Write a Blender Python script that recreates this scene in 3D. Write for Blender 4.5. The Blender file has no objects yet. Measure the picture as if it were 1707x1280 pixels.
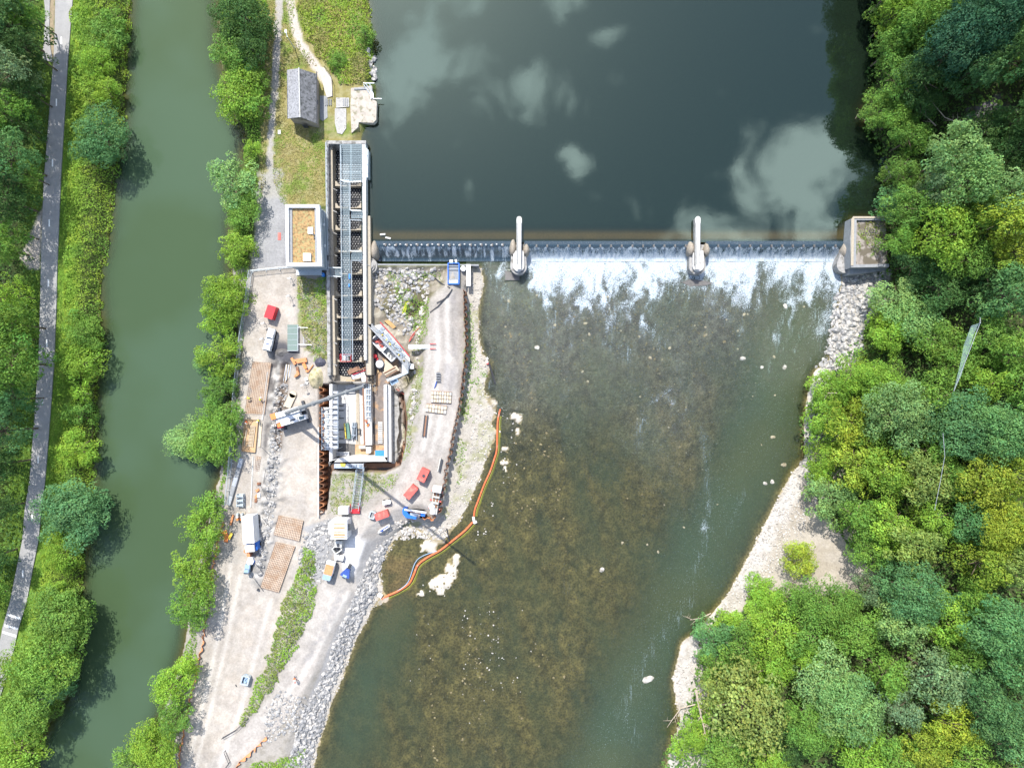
import bpy, math, random
import numpy as np
from mathutils import Vector, Matrix, noise as mnoise
R = math.radians
random.seed(7)
rng = np.random.default_rng(7)
scene = bpy.context.scene
COL = scene.collection

# ------------------------------------------------------------------ camera, sky, sun, exposure
H = 150.0                 # the drone hovers 150 m above the lower river
K = 0.13                  # metres per photo pixel at river level
cam_d = bpy.data.cameras.new('camera')
cam = bpy.data.objects.new('camera', cam_d); COL.objects.link(cam)
cam.location = (0, 0, H); cam.rotation_euler = (0, 0, 0)
cam_d.sensor_width = 36.0
cam_d.lens = 36.0 * H / (1707 * K)
cam_d.clip_start = 1.0; cam_d.clip_end = 5000
scene.camera = cam

SUN_EL = R(54.8); SUN_AZ = (-0.285, 0.958)      # the sun stands a little west of up-river
world = bpy.data.worlds.new('World'); scene.world = world; world.use_nodes = True
nt = world.node_tree; nt.nodes.clear()
def nn(tree, typ, **kw):
    n = tree.nodes.new(typ)
    for k, v in kw.items(): setattr(n, k, v)
    return n
def lk(tree, a, b): tree.links.new(a, b)
def mth(tree, op, a, b=None, c=None, clamp=False):
    n = tree.nodes.new('ShaderNodeMath'); n.operation = op; n.use_clamp = clamp
    for i, v in enumerate((a, b, c)):
        if v is None: continue
        if isinstance(v, (int, float)): n.inputs[i].default_value = v
        else: tree.links.new(v, n.inputs[i])
    return n.outputs[0]
def sstep(tree, v, a, b):
    n = tree.nodes.new('ShaderNodeMapRange'); n.interpolation_type = 'SMOOTHSTEP'
    tree.links.new(v, n.inputs[0])
    n.inputs[1].default_value = a; n.inputs[2].default_value = b
    n.inputs[3].default_value = 0; n.inputs[4].default_value = 1
    return n.outputs[0]
sky = nn(nt, 'ShaderNodeTexSky', sky_type='NISHITA', sun_disc=False)
sky.sun_elevation = SUN_EL; sky.sun_rotation = math.atan2(SUN_AZ[0], SUN_AZ[1])
sky.air_density = 1.0; sky.dust_density = 1.2; sky.ozone_density = 1.2
tc = nn(nt, 'ShaderNodeTexCoord'); sp = nn(nt, 'ShaderNodeSeparateXYZ'); lk(nt, tc.outputs['Generated'], sp.inputs[0])
zc = mth(nt, 'MAXIMUM', sp.outputs[2], 0.04)
u = mth(nt, 'DIVIDE', sp.outputs[0], zc); v = mth(nt, 'DIVIDE', sp.outputs[1], zc)
cmb = nn(nt, 'ShaderNodeCombineXYZ'); lk(nt, u, cmb.inputs[0]); lk(nt, v, cmb.inputs[1])
nz = nn(nt, 'ShaderNodeTexNoise'); nz.inputs['Scale'].default_value = 11; nz.inputs['Detail'].default_value = 7; nz.inputs['Roughness'].default_value = 0.62; nz.inputs['Distortion'].default_value = 1.1
lk(nt, cmb.outputs[0], nz.inputs['Vector'])
nz2 = nn(nt, 'ShaderNodeTexNoise'); nz2.inputs['Scale'].default_value = 2.2; nz2.inputs['Detail'].default_value = 8
lk(nt, cmb.outputs[0], nz2.inputs['Vector'])
# fair weather clouds: (photo px where the pool mirrors them, radius px, stretch, angle, strength)
CLOUDS = [(685,115,82,1.5,60,1.1),(640,170,45,1.3,0,0.7),(860,140,80,2.6,-12,.62),(955,262,40,1.0,50,.95),(1010,60,38,1.6,30,.65),
          (1330,290,120,1.7,28,1.05),(1420,230,70,1.3,30,.9),(1290,375,110,2.5,5,.72),(960,0,50,1.8,0,.6),(780,0,60,2.2,0,.5),
          (1190,940,90,1.3,60,.5),(1160,480,120,3,0,.35)]
acc = None
for (cx, cy, cr, st, an, s) in CLOUDS:
    du = mth(nt, 'SUBTRACT', u, (cx-853.5)*K/H); dv = mth(nt, 'SUBTRACT', v, -(cy-640)*K/H)
    ca, sa = math.cos(R(an)), math.sin(R(an)); rr = cr*K/H
    a = mth(nt, 'ADD', mth(nt, 'MULTIPLY', du, ca/(rr*st)), mth(nt, 'MULTIPLY', dv, sa/(rr*st)))
    b = mth(nt, 'ADD', mth(nt, 'MULTIPLY', du, -sa/rr), mth(nt, 'MULTIPLY', dv, ca/rr))
    d = mth(nt, 'SQRT', mth(nt, 'ADD', mth(nt, 'MULTIPLY', a, a), mth(nt, 'MULTIPLY', b, b)))
    f = mth(nt, 'MULTIPLY', sstep(nt, d, 1.25, 0.0), s)
    acc = f if acc is None else mth(nt, 'MAXIMUM', acc, f)
m1 = sstep(nt, mth(nt, 'ADD', acc, mth(nt, 'MULTIPLY', mth(nt, 'SUBTRACT', nz.outputs['Fac'], 0.5), 2.3)), 0.30, 0.90)
rad = mth(nt, 'SQRT', mth(nt, 'ADD', mth(nt, 'MULTIPLY', u, u), mth(nt, 'MULTIPLY', v, v)))
m2 = mth(nt, 'MULTIPLY', sstep(nt, nz2.outputs['Fac'], 0.52, 0.72), sstep(nt, rad, 0.62, 0.95))
m2 = mth(nt, 'MULTIPLY', m2, sstep(nt, sp.outputs[2], 0.02, 0.15))
cm = mth(nt, 'MAXIMUM', m1, m2)
mixc = nn(nt, 'ShaderNodeMix', data_type='RGBA'); lk(nt, cm, mixc.inputs[0])
lk(nt, sky.outputs[0], mixc.inputs[6]); mixc.inputs[7].default_value = (19.0, 18.6, 18.6, 1)
bg = nn(nt, 'ShaderNodeBackground'); bg.inputs['Strength'].default_value = 0.15
lk(nt, mixc.outputs[2], bg.inputs[0])
wo = nn(nt, 'ShaderNodeOutputWorld'); lk(nt, bg.outputs[0], wo.inputs[0])

sd_ = bpy.data.lights.new('sun', 'SUN'); sd_.energy = 4.0; sd_.angle = R(0.45); sd_.color = (1.0, 0.955, 0.89)
sun = bpy.data.objects.new('sun', sd_); COL.objects.link(sun)
ce = math.cos(SUN_EL)
sun.rotation_euler = Vector((-SUN_AZ[0]*ce, -SUN_AZ[1]*ce, -math.sin(SUN_EL))).to_track_quat('-Z', 'Y').to_euler()
sun.location = (-60, 120, 180)
vs = scene.view_settings
vs.view_transform = 'Standard'; vs.look = 'None'; vs.gamma = 1.0; vs.use_curve_mapping = False; vs.exposure = 0.95
scene.cycles.max_bounces = 6; scene.cycles.transparent_max_bounces = 8

# ------------------------------------------------------------------ surveying and mesh helpers
def at(px, py, z=0.0):
    """ground position (metres) of a feature surveyed at photo pixel px, py and height z"""
    s = K * (H - z) / H
    return Vector(((px - 853.5) * s, -(py - 640) * s, z))
def ats(pts, z=0.0): return [at(p[0], p[1], z)[:2] for p in pts]

def tag(o, label=None, cat=None, group=None, kind=None):
    if label: o['label'] = label
    if cat: o['category'] = cat
    if group: o['group'] = group
    if kind: o['kind'] = kind
    return o
def thing(name, label, cat, loc=(0, 0, 0), rot=0.0, group=None, kind=None):
    o = bpy.data.objects.new(name, None); o.empty_display_size = 0.5
    COL.objects.link(o); o.location = loc; o.rotation_euler = (0, 0, R(rot))
    return tag(o, label, cat, group, kind)
def link(name, me, parent=None, loc=(0, 0, 0), rot=(0, 0, 0), scale=(1, 1, 1)):
    o = bpy.data.objects.new(name, me); COL.objects.link(o)
    if parent is not None: o.parent = parent
    o.location = loc; o.rotation_euler = rot; o.scale = scale
    return o
def copy_tree(o, parent=None):
    c = o.copy(); COL.objects.link(c)
    if parent is not None: c.parent = parent
    for ch in [x for x in bpy.data.objects if x.parent == o]: copy_tree(ch, c)
    return c

class MB:
    def __init__(s): s.v = []; s.f = []; s.mi = []; s.cur = 0
    def add(s, vs, fs):
        n = len(s.v); s.v += [tuple(p) for p in vs]
        for f in fs: s.f.append(tuple(i + n for i in f)); s.mi.append(s.cur)
        return s
    def box(s, x, y, z, sx, sy, sz, rot=0.0, tilt=0.0):
        """centre x, y; bottom z; rot about z; tilt about the local y axis"""
        c, n = math.cos(R(rot)), math.sin(R(rot)); ct, st = math.cos(R(tilt)), math.sin(R(tilt))
        vs = []
        for dz in (0, sz):
            for dx, dy in ((-sx/2, -sy/2), (sx/2, -sy/2), (sx/2, sy/2), (-sx/2, sy/2)):
                X = dx*ct + dz*st; Z = -dx*st + dz*ct
                vs.append((x + X*c - dy*n, y + X*n + dy*c, z + Z))
        return s.add(vs, [(0,3,2,1),(4,5,6,7),(0,1,5,4),(1,2,6,5),(2,3,7,6),(3,0,4,7)])
    def prism(s, pts, z0, z1, top=None):
        """pts counter-clockwise; z0/z1 numbers or lists"""
        n = len(pts)
        a = sum(pts[i][0]*pts[(i+1)%n][1]-pts[(i+1)%n][0]*pts[i][1] for i in range(n))
        if a < 0: pts = list(pts)[::-1]
        tp = top if top is not None else pts
        vs = [(p[0], p[1], z0) for p in pts] + [(p[0], p[1], z1) for p in tp]
        fs = [tuple(range(n-1, -1, -1)), tuple(range(n, 2*n))] + [(i, (i+1)%n, n+(i+1)%n, n+i) for i in range(n)]
        return s.add(vs, fs)
    def strip(s, pts, width, z0, z1):
        """a wall of the given width along a polyline"""
        L = offset(pts, width/2); Rr = offset(pts, -width/2)
        for i in range(len(pts)-1):
            s.prism([L[i], Rr[i], Rr[i+1], L[i+1]], z0, z1)
        return s
    def tube(s, p, q, r, n=6, r2=None):
        p = Vector(p); q = Vector(q); d = q - p
        if d.length < 1e-6: return s
        if r2 is None: r2 = r
        a = d.normalized(); b = a.orthogonal().normalized(); c = a.cross(b)
        vs = []
        for k in range(n):
            t = 2*math.pi*k/n; o = b*math.cos(t) + c*math.sin(t); vs.append(p + o*r)
        for k in range(n):
            t = 2*math.pi*k/n; o = b*math.cos(t) + c*math.sin(t); vs.append(q + o*r2)
        return s.add(vs, [tuple(range(n-1, -1, -1)), tuple(range(n, 2*n))] + [(k, (k+1)%n, n+(k+1)%n, n+k) for k in range(n)])
    def path(s, pts, r, n=6):
        for i in range(len(pts)-1): s.tube(pts[i], pts[i+1], r, n)
        return s
    def cyl(s, x, y, z, r, h, n=16, r2=None): return s.tube((x, y, z), (x, y, z+h), r, n, r2)
    def build(s, name, m, parent=None, loc=None, smooth=False, **tags):
        me = bpy.data.meshes.new(name); me.from_pydata(s.v, [], s.f)
        ms = m if isinstance(m, (list, tuple)) else [m]
        for x in ms: me.materials.append(x)
        if len(ms) > 1: me.polygons.foreach_set('material_index', s.mi)
        if smooth: me.polygons.foreach_set('use_smooth', [True]*len(me.polygons))
        me.update()
        o = bpy.data.objects.new(name, me); COL.objects.link(o)
        if parent is not None:
            o.parent = parent
        if loc is not None: o.location = loc
        return tag(o, **tags) if tags else o
    def wbuild(s, name, m, parent, **kw):
        """vertices are world positions; parent is an unrotated root"""
        p = parent.location; s.v = [(a-p[0], b-p[1], c-p[2]) for a, b, c in s.v]
        return s.build(name, m, parent, **kw)
def offset(pts, d):
    out = []
    for i, p in enumerate(pts):
        a = Vector(pts[max(i-1, 0)][:2]); b = Vector(pts[min(i+1, len(pts)-1)][:2]); t = (b-a).normalized()
        out.append((p[0] - t.y*d, p[1] + t.x*d))
    return out
def npmesh(name, V, F, m, smooth=False, attrs=None, cols=None):
    """mesh from numpy arrays; F is (n,3) or (n,4)"""
    me = bpy.data.meshes.new(name); k = F.shape[1]
    me.vertices.add(len(V)); me.vertices.foreach_set('co', np.asarray(V, dtype=np.float32).ravel())
    me.loops.add(F.size); me.loops.foreach_set('vertex_index', np.asarray(F, dtype=np.int32).ravel())
    me.polygons.add(len(F)); me.polygons.foreach_set('loop_start', np.arange(0, F.size, k, dtype=np.int32))
    me.polygons.foreach_set('loop_total', np.full(len(F), k, dtype=np.int32))
    me.polygons.foreach_set('use_smooth', np.full(len(F), smooth))
    for an, av in (attrs or {}).items():
        a = me.attributes.new(an, 'FLOAT', 'POINT'); a.data.foreach_set('value', np.asarray(av, dtype=np.float32))
    for an, av in (cols or {}).items():
        a = me.attributes.new(an, 'FLOAT_COLOR', 'POINT')
        c = np.ones((len(V), 4), dtype=np.float32); c[:, :3] = av; a.data.foreach_set('color', c.ravel())
    me.update(calc_edges=True); me.validate()
    for x in (m if isinstance(m, (list, tuple)) else [m]): me.materials.append(x)
    return me

_L = rng.random((8, 256, 256)).astype(np.float32)
def vn(x, y, sc, seed=0):
    x = np.asarray(x)/sc + 37.7*seed; y = np.asarray(y)/sc + 19.3*seed
    xi = np.floor(x).astype(int); yi = np.floor(y).astype(int); fx = x-xi; fy = y-yi
    fx = fx*fx*(3-2*fx); fy = fy*fy*(3-2*fy); T = _L[seed % 8]
    a = T[xi & 255, yi & 255]; b = T[(xi+1) & 255, yi & 255]; c = T[xi & 255, (yi+1) & 255]; d = T[(xi+1) & 255, (yi+1) & 255]
    return (a*(1-fx)+b*fx)*(1-fy) + (c*(1-fx)+d*fx)*fy
def fbm(x, y, sc, seed=0, oc=4):
    s = 0; w = 1; t = 0
    for k in range(oc): s = s + w*vn(x, y, sc/2**k, seed+k); t += w; w *= .55
    return s/t
def ss(a, b, x):
    t = np.clip((x-a)/(b-a), 0, 1); return t*t*(3-2*t)
def sdist(X, Y, poly):
    """signed distance to polygon, positive inside"""
    P = np.array(poly, dtype=np.float64); d2 = np.full(X.shape, 1e18); ins = np.zeros(X.shape, bool)
    for i in range(len(P)):
        ax, ay = P[i]; bx, by = P[(i+1) % len(P)]
        ex, ey = bx-ax, by-ay; L = ex*ex+ey*ey
        if L < 1e-12: continue
        t = np.clip(((X-ax)*ex+(Y-ay)*ey)/L, 0, 1)
        d2 = np.minimum(d2, (X-ax-t*ex)**2+(Y-ay-t*ey)**2)
        if abs(ey) > 1e-12:
            c = ((ay > Y) != (by > Y)) & (X < ex*(Y-ay)/ey+ax); ins ^= c
    d = np.sqrt(d2); return np.where(ins, d, -d)
def ldist(X, Y, line):
    d2 = np.full(X.shape, 1e18)
    for (ax, ay), (bx, by) in zip(line[:-1], line[1:]):
        ex, ey = bx-ax, by-ay; L = ex*ex+ey*ey+1e-12
        t = np.clip(((X-ax)*ex+(Y-ay)*ey)/L, 0, 1)
        d2 = np.minimum(d2, (X-ax-t*ex)**2+(Y-ay-t*ey)**2)
    return np.sqrt(d2)

# ------------------------------------------------------------------ materials
def mat(name, col, rough=0.8, var=0.18, vscale=3.0, bump=0.0, bscale=8.0, metal=0.0, stain=None, smask=(0.5, 0.7), sscale=1.2, spec=0.4):
    m = bpy.data.materials.new(name); m.use_nodes = True; t = m.node_tree; t.nodes.clear()
    o = nn(t, 'ShaderNodeOutputMaterial'); b = nn(t, 'ShaderNodeBsdfPrincipled')
    b.inputs['Roughness'].default_value = rough; b.inputs['Metallic'].default_value = metal
    b.inputs['Specular IOR Level'].default_value = spec
    geo = nn(t, 'ShaderNodeNewGeometry')
    n1 = nn(t, 'ShaderNodeTexNoise'); n1.inputs['Scale'].default_value = vscale; n1.inputs['Detail'].default_value = 5
    lk(t, geo.outputs['Position'], n1.inputs['Vector'])
    hsv = nn(t, 'ShaderNodeHueSaturation'); hsv.inputs['Color'].default_value = (*col, 1)
    val = mth(t, 'ADD', mth(t, 'MULTIPLY', mth(t, 'SUBTRACT', n1.outputs['Fac'], .5), var*4), 1.0)
    lk(t, val, hsv.inputs['Value']); cout = hsv.outputs[0]
    if stain:
        n2 = nn(t, 'ShaderNodeTexNoise'); n2.inputs['Scale'].default_value = sscale; n2.inputs['Detail'].default_value = 6
        lk(t, geo.outputs['Position'], n2.inputs['Vector'])
        mx = nn(t, 'ShaderNodeMix', data_type='RGBA'); lk(t, sstep(t, n2.outputs['Fac'], *smask), mx.inputs[0])
        lk(t, cout, mx.inputs[6]); mx.inputs[7].default_value = (*stain, 1); cout = mx.outputs[2]
    lk(t, cout, b.inputs['Base Color'])
    if bump:
        n3 = nn(t, 'ShaderNodeTexNoise'); n3.inputs['Scale'].default_value = bscale; n3.inputs['Detail'].default_value = 4
        lk(t, geo.outputs['Position'], n3.inputs['Vector'])
        bp = nn(t, 'ShaderNodeBump'); bp.inputs['Strength'].default_value = bump; bp.inputs['Distance'].default_value = 0.1
        lk(t, n3.outputs['Fac'], bp.inputs['Height']); lk(t, bp.outputs[0], b.inputs['Normal'])
    lk(t, b.outputs[0], o.inputs[0]); return m

M = dict(
 concrete=mat('concrete', (.27,.265,.255), .85, .3, 1.5, .3, 6, stain=(.13,.125,.11), smask=(.50,.66)),
 conc_new=mat('new_concrete', (.50,.495,.48), .8, .10, 1.2, .15, 6, stain=(.36,.34,.32)),
 conc_grey=mat('grey_concrete', (.23,.24,.25), .85, .15, 2, .2, 6),
 conc_beige=mat('beige_concrete', (.34,.30,.235), .85, .15, 3, .2, 6),
 conc_dark=mat('wet_concrete', (.10,.095,.09), .5, .3, 2, .3, 6),
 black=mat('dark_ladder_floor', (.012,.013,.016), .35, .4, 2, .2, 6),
 asphalt=mat('asphalt', (.25,.248,.245), .9, .10, 1.0, .3, 20, stain=(.30,.295,.285), smask=(.5,.75), sscale=.4),
 paint=mat('road_paint', (.75,.75,.73), .7, .08, 6),
 white=mat('white_paint', (.66,.67,.68), .5, .06, 2, stain=(.6,.59,.56), smask=(.55,.8)),
 offwhite=mat('offwhite_panel', (.44,.44,.415), .6, .12, 3, stain=(.30,.27,.23), smask=(.5,.8)),
 bluegrey=mat('blue_grey_cladding', (.21,.25,.29), .5, .08, 2),
 steel=mat('galvanised_steel', (.42,.47,.50), .45, .15, 4, metal=.3),
 steel_blue=mat('blue_grey_steel', (.20,.27,.31), .45, .15, 4, metal=.2),
 darksteel=mat('dark_steel', (.05,.055,.065), .5, .2, 4, metal=.3),
 rust=mat('rust', (.17,.08,.05), .9, .3, 3, .3, 10, stain=(.28,.15,.08), smask=(.45,.65), sscale=2.5),
 rustred=mat('brown_mud', (.22,.12,.075), .9, .2, 2, .3, 6),
 orange=mat('orange_paint', (.62,.20,.06), .6, .15, 3),
 red=mat('red_paint', (.50,.02,.03), .5, .12, 2),
 redpale=mat('faded_red_paint', (.50,.09,.075), .6, .12, 3, stain=(.48,.17,.13), smask=(.45,.7)),
 blue=mat('blue_paint', (.02,.13,.50), .45, .12, 3),
 bluedark=mat('dark_blue_paint', (.03,.07,.27), .5, .12, 3),
 bluetarp=mat('blue_tarpaulin', (.03,.20,.55), .5, .12, 5, .4, 6),
 lightblue=mat('light_blue_paint', (.24,.34,.45), .5, .12, 3),
 yellow=mat('yellow_paint', (.62,.46,.06), .6, .12, 3),
 wood=mat('bare_timber', (.40,.29,.17), .8, .2, 5, .1, 10, stain=(.40,.27,.14), smask=(.5,.75), sscale=2),
 woodpale=mat('pale_timber', (.44,.38,.29), .8, .2, 5),
 floorbrown=mat('brown_formwork_board', (.42,.27,.15), .75, .15, 2, stain=(.30,.18,.10), smask=(.45,.7), sscale=1.2),
 slate=mat('mossy_slate', (.13,.135,.145), .85, .5, 1.4, .5, 6, stain=(.05,.055,.055), smask=(.50,.66), sscale=2.2),
 slate2=mat('pale_slate', (.24,.245,.26), .85, .35, 2.2, .5, 6, stain=(.09,.095,.10), smask=(.56,.7), sscale=2.4),
 limestone=mat('limestone_wall', (.27,.235,.19), .9, .25, 3, .4, 4),
 sedum=mat('sedum_roof', (.29,.19,.085), .95, .6, 2.5, .8, 8, stain=(.27,.24,.11), smask=(.5,.62), sscale=1.8),
 rock=mat('grey_rock', (.22,.22,.22), .9, .45, 1.5, .6, 4, stain=(.42,.40,.37), smask=(.50,.58), sscale=1.3),
 rockpale=mat('pale_rock', (.40,.375,.34), .9, .35, 1.3, .5, 4, stain=(.24,.22,.19), smask=(.54,.62), sscale=1.5),
 rockriver=mat('river_rock', (.26,.23,.16), .8, .25, 1.3, .5, 4, stain=(.13,.11,.06)),
 bedstone=mat('bed_stone', (.15,.125,.065), .9, .3, .6, .5, 4, stain=(.20,.17,.09), smask=(.5,.62), sscale=.5),
 bark=mat('bark', (.13,.10,.07), .95, .3, 3, .5, 8),
 deadwood=mat('dead_wood', (.40,.33,.26), .9, .2, 3, .3, 8),
 rubber=mat('tyre_rubber', (.02,.02,.022), .8, .1, 5),
 glass=mat('dark_glass', (.03,.05,.07), .08, .1, 2, spec=.8),
 skin=mat('skin', (.45,.27,.19), .6, .05, 5),
 cloth_blue=mat('dark_trousers', (.03,.04,.08), .9, .1, 5),
 cloth_orange=mat('orange_vest', (.75,.16,.04), .8, .1, 5),
 cloth_yellow=mat('yellow_vest', (.62,.60,.06), .8, .1, 5),
 boomyel=mat('yellow_green_skirt', (.40,.38,.06), .7, .3, 4),
 boomor=mat('orange_boom', (.58,.13,.045), .6, .12, 4, stain=(.50,.24,.17), smask=(.55,.75)),
 plywood=mat('plywood', (.45,.30,.17), .8, .12, 3),
 silver=mat('silver_sheet', (.42,.44,.47), .4, .2, 4, metal=.4),
 pipe=mat('black_pipe', (.03,.03,.035), .5, .1, 4),
 bagwhite=mat('white_bag', (.60,.59,.57), .8, .1, 4, .3, 6),
 mound=mat('pale_mound', (.40,.35,.22), .95, .3, 1.5, .7, 5, stain=(.25,.24,.12), smask=(.5,.66)),
)
# ------------------------------------------------------------------ terrain
ZP = 2.2      # upper pool and canal level
ZG = 3.3      # worksite level
canalL = [(232,-700),(226,-200),(214,0),(206,100),(203,200),(187,300),(177,400),(164,450),(163,500),(168,550),(160,600),(155,700),(152,800),(142,900),
          (134,950),(129,1000),(122,1080),(112,1162),(66,1230),(58,1290),(30,1450),(-40,1800)]
canalR = [(380,-700),(366,-200),(364,0),(368,100),(385,180),(409,225),(404,262),(396,320),(388,380),(385,440),(392,500),(398,560),(395,620),(388,680),(378,740),
          (364,800),(352,850),(336,920),(318,1000),(310,1068),(290,1140),(268,1200),(240,1260),(185,1420),(60,1800)]
canal_px = canalL + canalR[::-1]
pool_px = [(600,-700),(610,-200),(616,20),(624,60),(622,120),(627,150),(628,204),(612,212),(600,236),(612,240),(612,404),(1405,404),(1418,364),(1476,362),
           (1476,320),(1482,285),(1470,240),(1440,205),(1440,180),(1456,150),(1466,110),(1466,-40),(1475,-200),(1530,-700)]
rivL = [(795,404),(800,446),(806,470),(800,500),(796,530),(797,560),(803,590),(816,606),(810,630),(806,650),(812,668),(824,685),(818,705),(826,720),(818,745),(808,770),(800,795),(786,825),
        (776,850),(760,872),(745,884),(735,900),(712,892),(700,880),(668,892),(648,908),(640,930),(632,955),(638,985),(622,1010),(610,1035),(596,1060),(584,1090),(570,1130),
        (552,1170),(545,1200),(530,1240),(520,1290),(500,1400),(470,1560),(440,1900)]
rivR = [(1405,404),(1404,470),(1396,520),(1382,600),(1358,620),(1346,660),(1340,720),(1345,760),(1320,790),(1282,860),(1252,920),(1228,965),(1214,990),(1190,1020),(1165,1050),(1137,1070),
        (1122,1130),(1128,1170),(1136,1200),(1116,1250),(1112,1290),(1120,1400),(1180,1600),(1200,1900)]
river_px = rivL[::-1] + rivR
bar_px = [(776,482),(776,520),(779,571),(777,602),(775,620),(772,648),(768,676),(763,700),(757,727),(753,752),(747,779),(744,804),(739,832),(736,852),(729,869),(714,872),(683,866),(665,880),(640,905),
          (660,925),(800,930),(900,760),(860,560),(812,440),(790,440)]
rubble_px = [(622,446),(750,446),(742,470),(716,500),(706,560),(700,620),(676,650),(622,560)]
pit_px = [(550,638),(552,772),(610,775),(656,774),(670,735),(668,690),(660,655),(678,640),(682,605),(625,560),(616,540),(612,640)]
ladder_px = [(550,242),(606,242),(608,634),(553,634)]
track_px = [(756,470),(772,482),(773,519),(775,571),(774,601),(771,618),(768,648),(764,675),(759,697),(753,725),(749,751),(742,777),(739,802),(733,830),(731,850),(726,863),(683,856),(668,885),(640,890),(600,960),(560,1040),
            (520,1110),(470,1180),(400,1260),(290,1330),(300,1290),(318,1180),(340,1060),(362,920),(392,790),(404,650),(414,540),(420,452),(490,452),(500,560),(540,600),(540,860),(600,845),(660,800),(690,740),(700,660),(712,560),(730,490)]
roadL = [(91.5,-300),(92,-100),(92,0),(91,50),(89,100),(81,200),(73,300),(69,400),(68,450),(67,500),(64,600),(57,700),(49,800),(41,850),(37,900),(27,950),(17,1000),(3,1050),(-8,1110),(-28,1180),(-80,1330),(-180,1600)]
roadR = [(123,-300),(122,-100),(121,0),(117,50),(113,100),(107,200),(101,300),(97,400),(95,450),(94,500),(90,600),(83,700),(75,800),(69,850),(64,900),(54,950),(45,1000),(30,1050),(17,1110),(0,1160),(-50,1310),(-150,1600)]

xs = np.concatenate([-118 - np.geomspace(700, 4, 34), np.arange(-118, 118.01, .34), 118 + np.geomspace(4, 900, 38)])
ys = np.concatenate([-90 - np.geomspace(700, 4, 34), np.arange(-90, 90.01, .34), 90 + np.geomspace(4, 900, 38)])
X, Y = np.meshgrid(xs, ys)
dC = sdist(X, Y, ats(canal_px, ZP)); dP = sdist(X, Y, ats(pool_px, ZP)); dRv = sdist(X, Y, ats(river_px, 0))
dBar = sdist(X, Y, ats(bar_px, 0)); dRub = sdist(X, Y, ats(rubble_px, 1)); dPit = sdist(X, Y, ats(pit_px, ZG)); dLad = sdist(X, Y, ats(ladder_px, ZG))
dTrk = sdist(X, Y, ats(track_px, ZG))
n_a = fbm(X, Y, 6, 1) - .5; n_b = fbm(X, Y, 1.6, 2, 3) - .5; n_c = fbm(X, Y, 22, 3, 4) - .5; n_f = vn(X, Y, .7, 5) - .5
midx = at(280, 640, 0)[0]
left = X < np.interp(Y, [at(0, p[1], ZP)[1] for p in canalL][::-1], [at((a[0]+b[0])/2, 0, ZP)[0] for a, b in zip(canalL, canalR)][::-1])
right = X > at(1110, 640, 0)[0]
roadx = np.interp(Y, [at(0, p[1], 3.8)[1] for p in roadL][::-1], [at(p[0], 0, 3.8)[0] for p in roadL][::-1])
Z = np.full(X.shape, ZG) + n_a*.25
Z = np.where(left, 3.75 + n_a*.3 + np.maximum(0, roadx-1.5-X)*.28*(1+n_c*.5), Z)
# shores of canal and pool
sh = np.minimum(-dC, -dP)
Z = np.where(~right, np.minimum(Z, ZP - .05 + np.maximum(-np.minimum(-dC*-1, 0), 0)*0 + sh*.75 + n_b*.5), Z)
# river side slope
dl = -dRv
Z = np.where(~right, np.minimum(Z, .05 + dl*.55 + n_b*.35), Z)
# right bank: beach then hillside; a steeper unseen hill added up-river, north east, for shade
yn = ss(at(0, 120, 0)[1]-14, at(0, -160, 0)[1], Y)
yn2 = ss(at(0, 10, 0)[1], at(0, -260, 0)[1], Y)
hill = .06 + np.minimum(dl, 6)*.14 + np.maximum(0, dl-6)*(.36 + .45*yn + 1.1*yn2) + (n_a*1.3 + n_c*3)*ss(6, 20, dl)
far = np.maximum(0, dl-75)
hill = hill - far*(.22 + .40*yn); hill = np.minimum(hill, 110)
hp = ZP - .05 + np.maximum(-dP, 0)*(.5 + .55*yn + 1.1*yn2) + (n_a*1.3+n_c*3)*ss(4, 18, -dP)
wP = ss(at(0, 470, 0)[1], at(0, 380, 0)[1], Y)
Z = np.where(right, hill*(1-wP) + np.minimum(hp, 20+90*yn)*wP, Z)
# gravel bar below the sheet piles
Z = np.where(dBar > 0, np.minimum(Z, .08 + np.clip(dl, 0, 30)*.07 + n_b*.25), Z)
Z = np.where(dRub > -1.5, Z*(1-ss(-1.5, 1.0, dRub)) + ss(-1.5, 1.0, dRub)*(1.15 + n_a*2.2 + n_b*1.2), Z)
# beds
rx, ry = [at(1180,0,0)[0]], 0
chan = ldist(X, Y, ats([(1330,560),(1290,700),(1210,850),(1150,960),(1080,1100),(1000,1300),(960,1500)], 0))
chan2 = ldist(X, Y, ats([(660,1030),(640,1090),(600,1180),(570,1300),(560,1500)], 0))
chan3 = ldist(X, Y, ats([(960,640),(1010,760),(1000,900)], 0))
depth = .18 + 1.0*np.exp(-(chan/7.5)**2) + .55*np.exp(-(chan2/5)**2) + .18*ss(at(0,560,0)[1], at(0,470,0)[1], Y) + .30*n_a + .12*n_c + .15*np.exp(-(chan3/6)**2) + .55*(fbm(X*1.0+Y*.25, Y*.22-X*.05, 3.2, 3, 4)-.5)
wX = X+(fbm(X,Y,1.6,4,3)-.5)*2.6; wY = Y+(fbm(X,Y,1.6,1,3)-.5)*2.6
shoal = lambda px, py, r, h: h*np.exp(-(((wX-at(px,py,0)[0])**2 + (wY-at(px,py,0)[1])**2)/(r*K*.9)**2)**1.3)
gb = np.zeros(X.shape)
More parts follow.
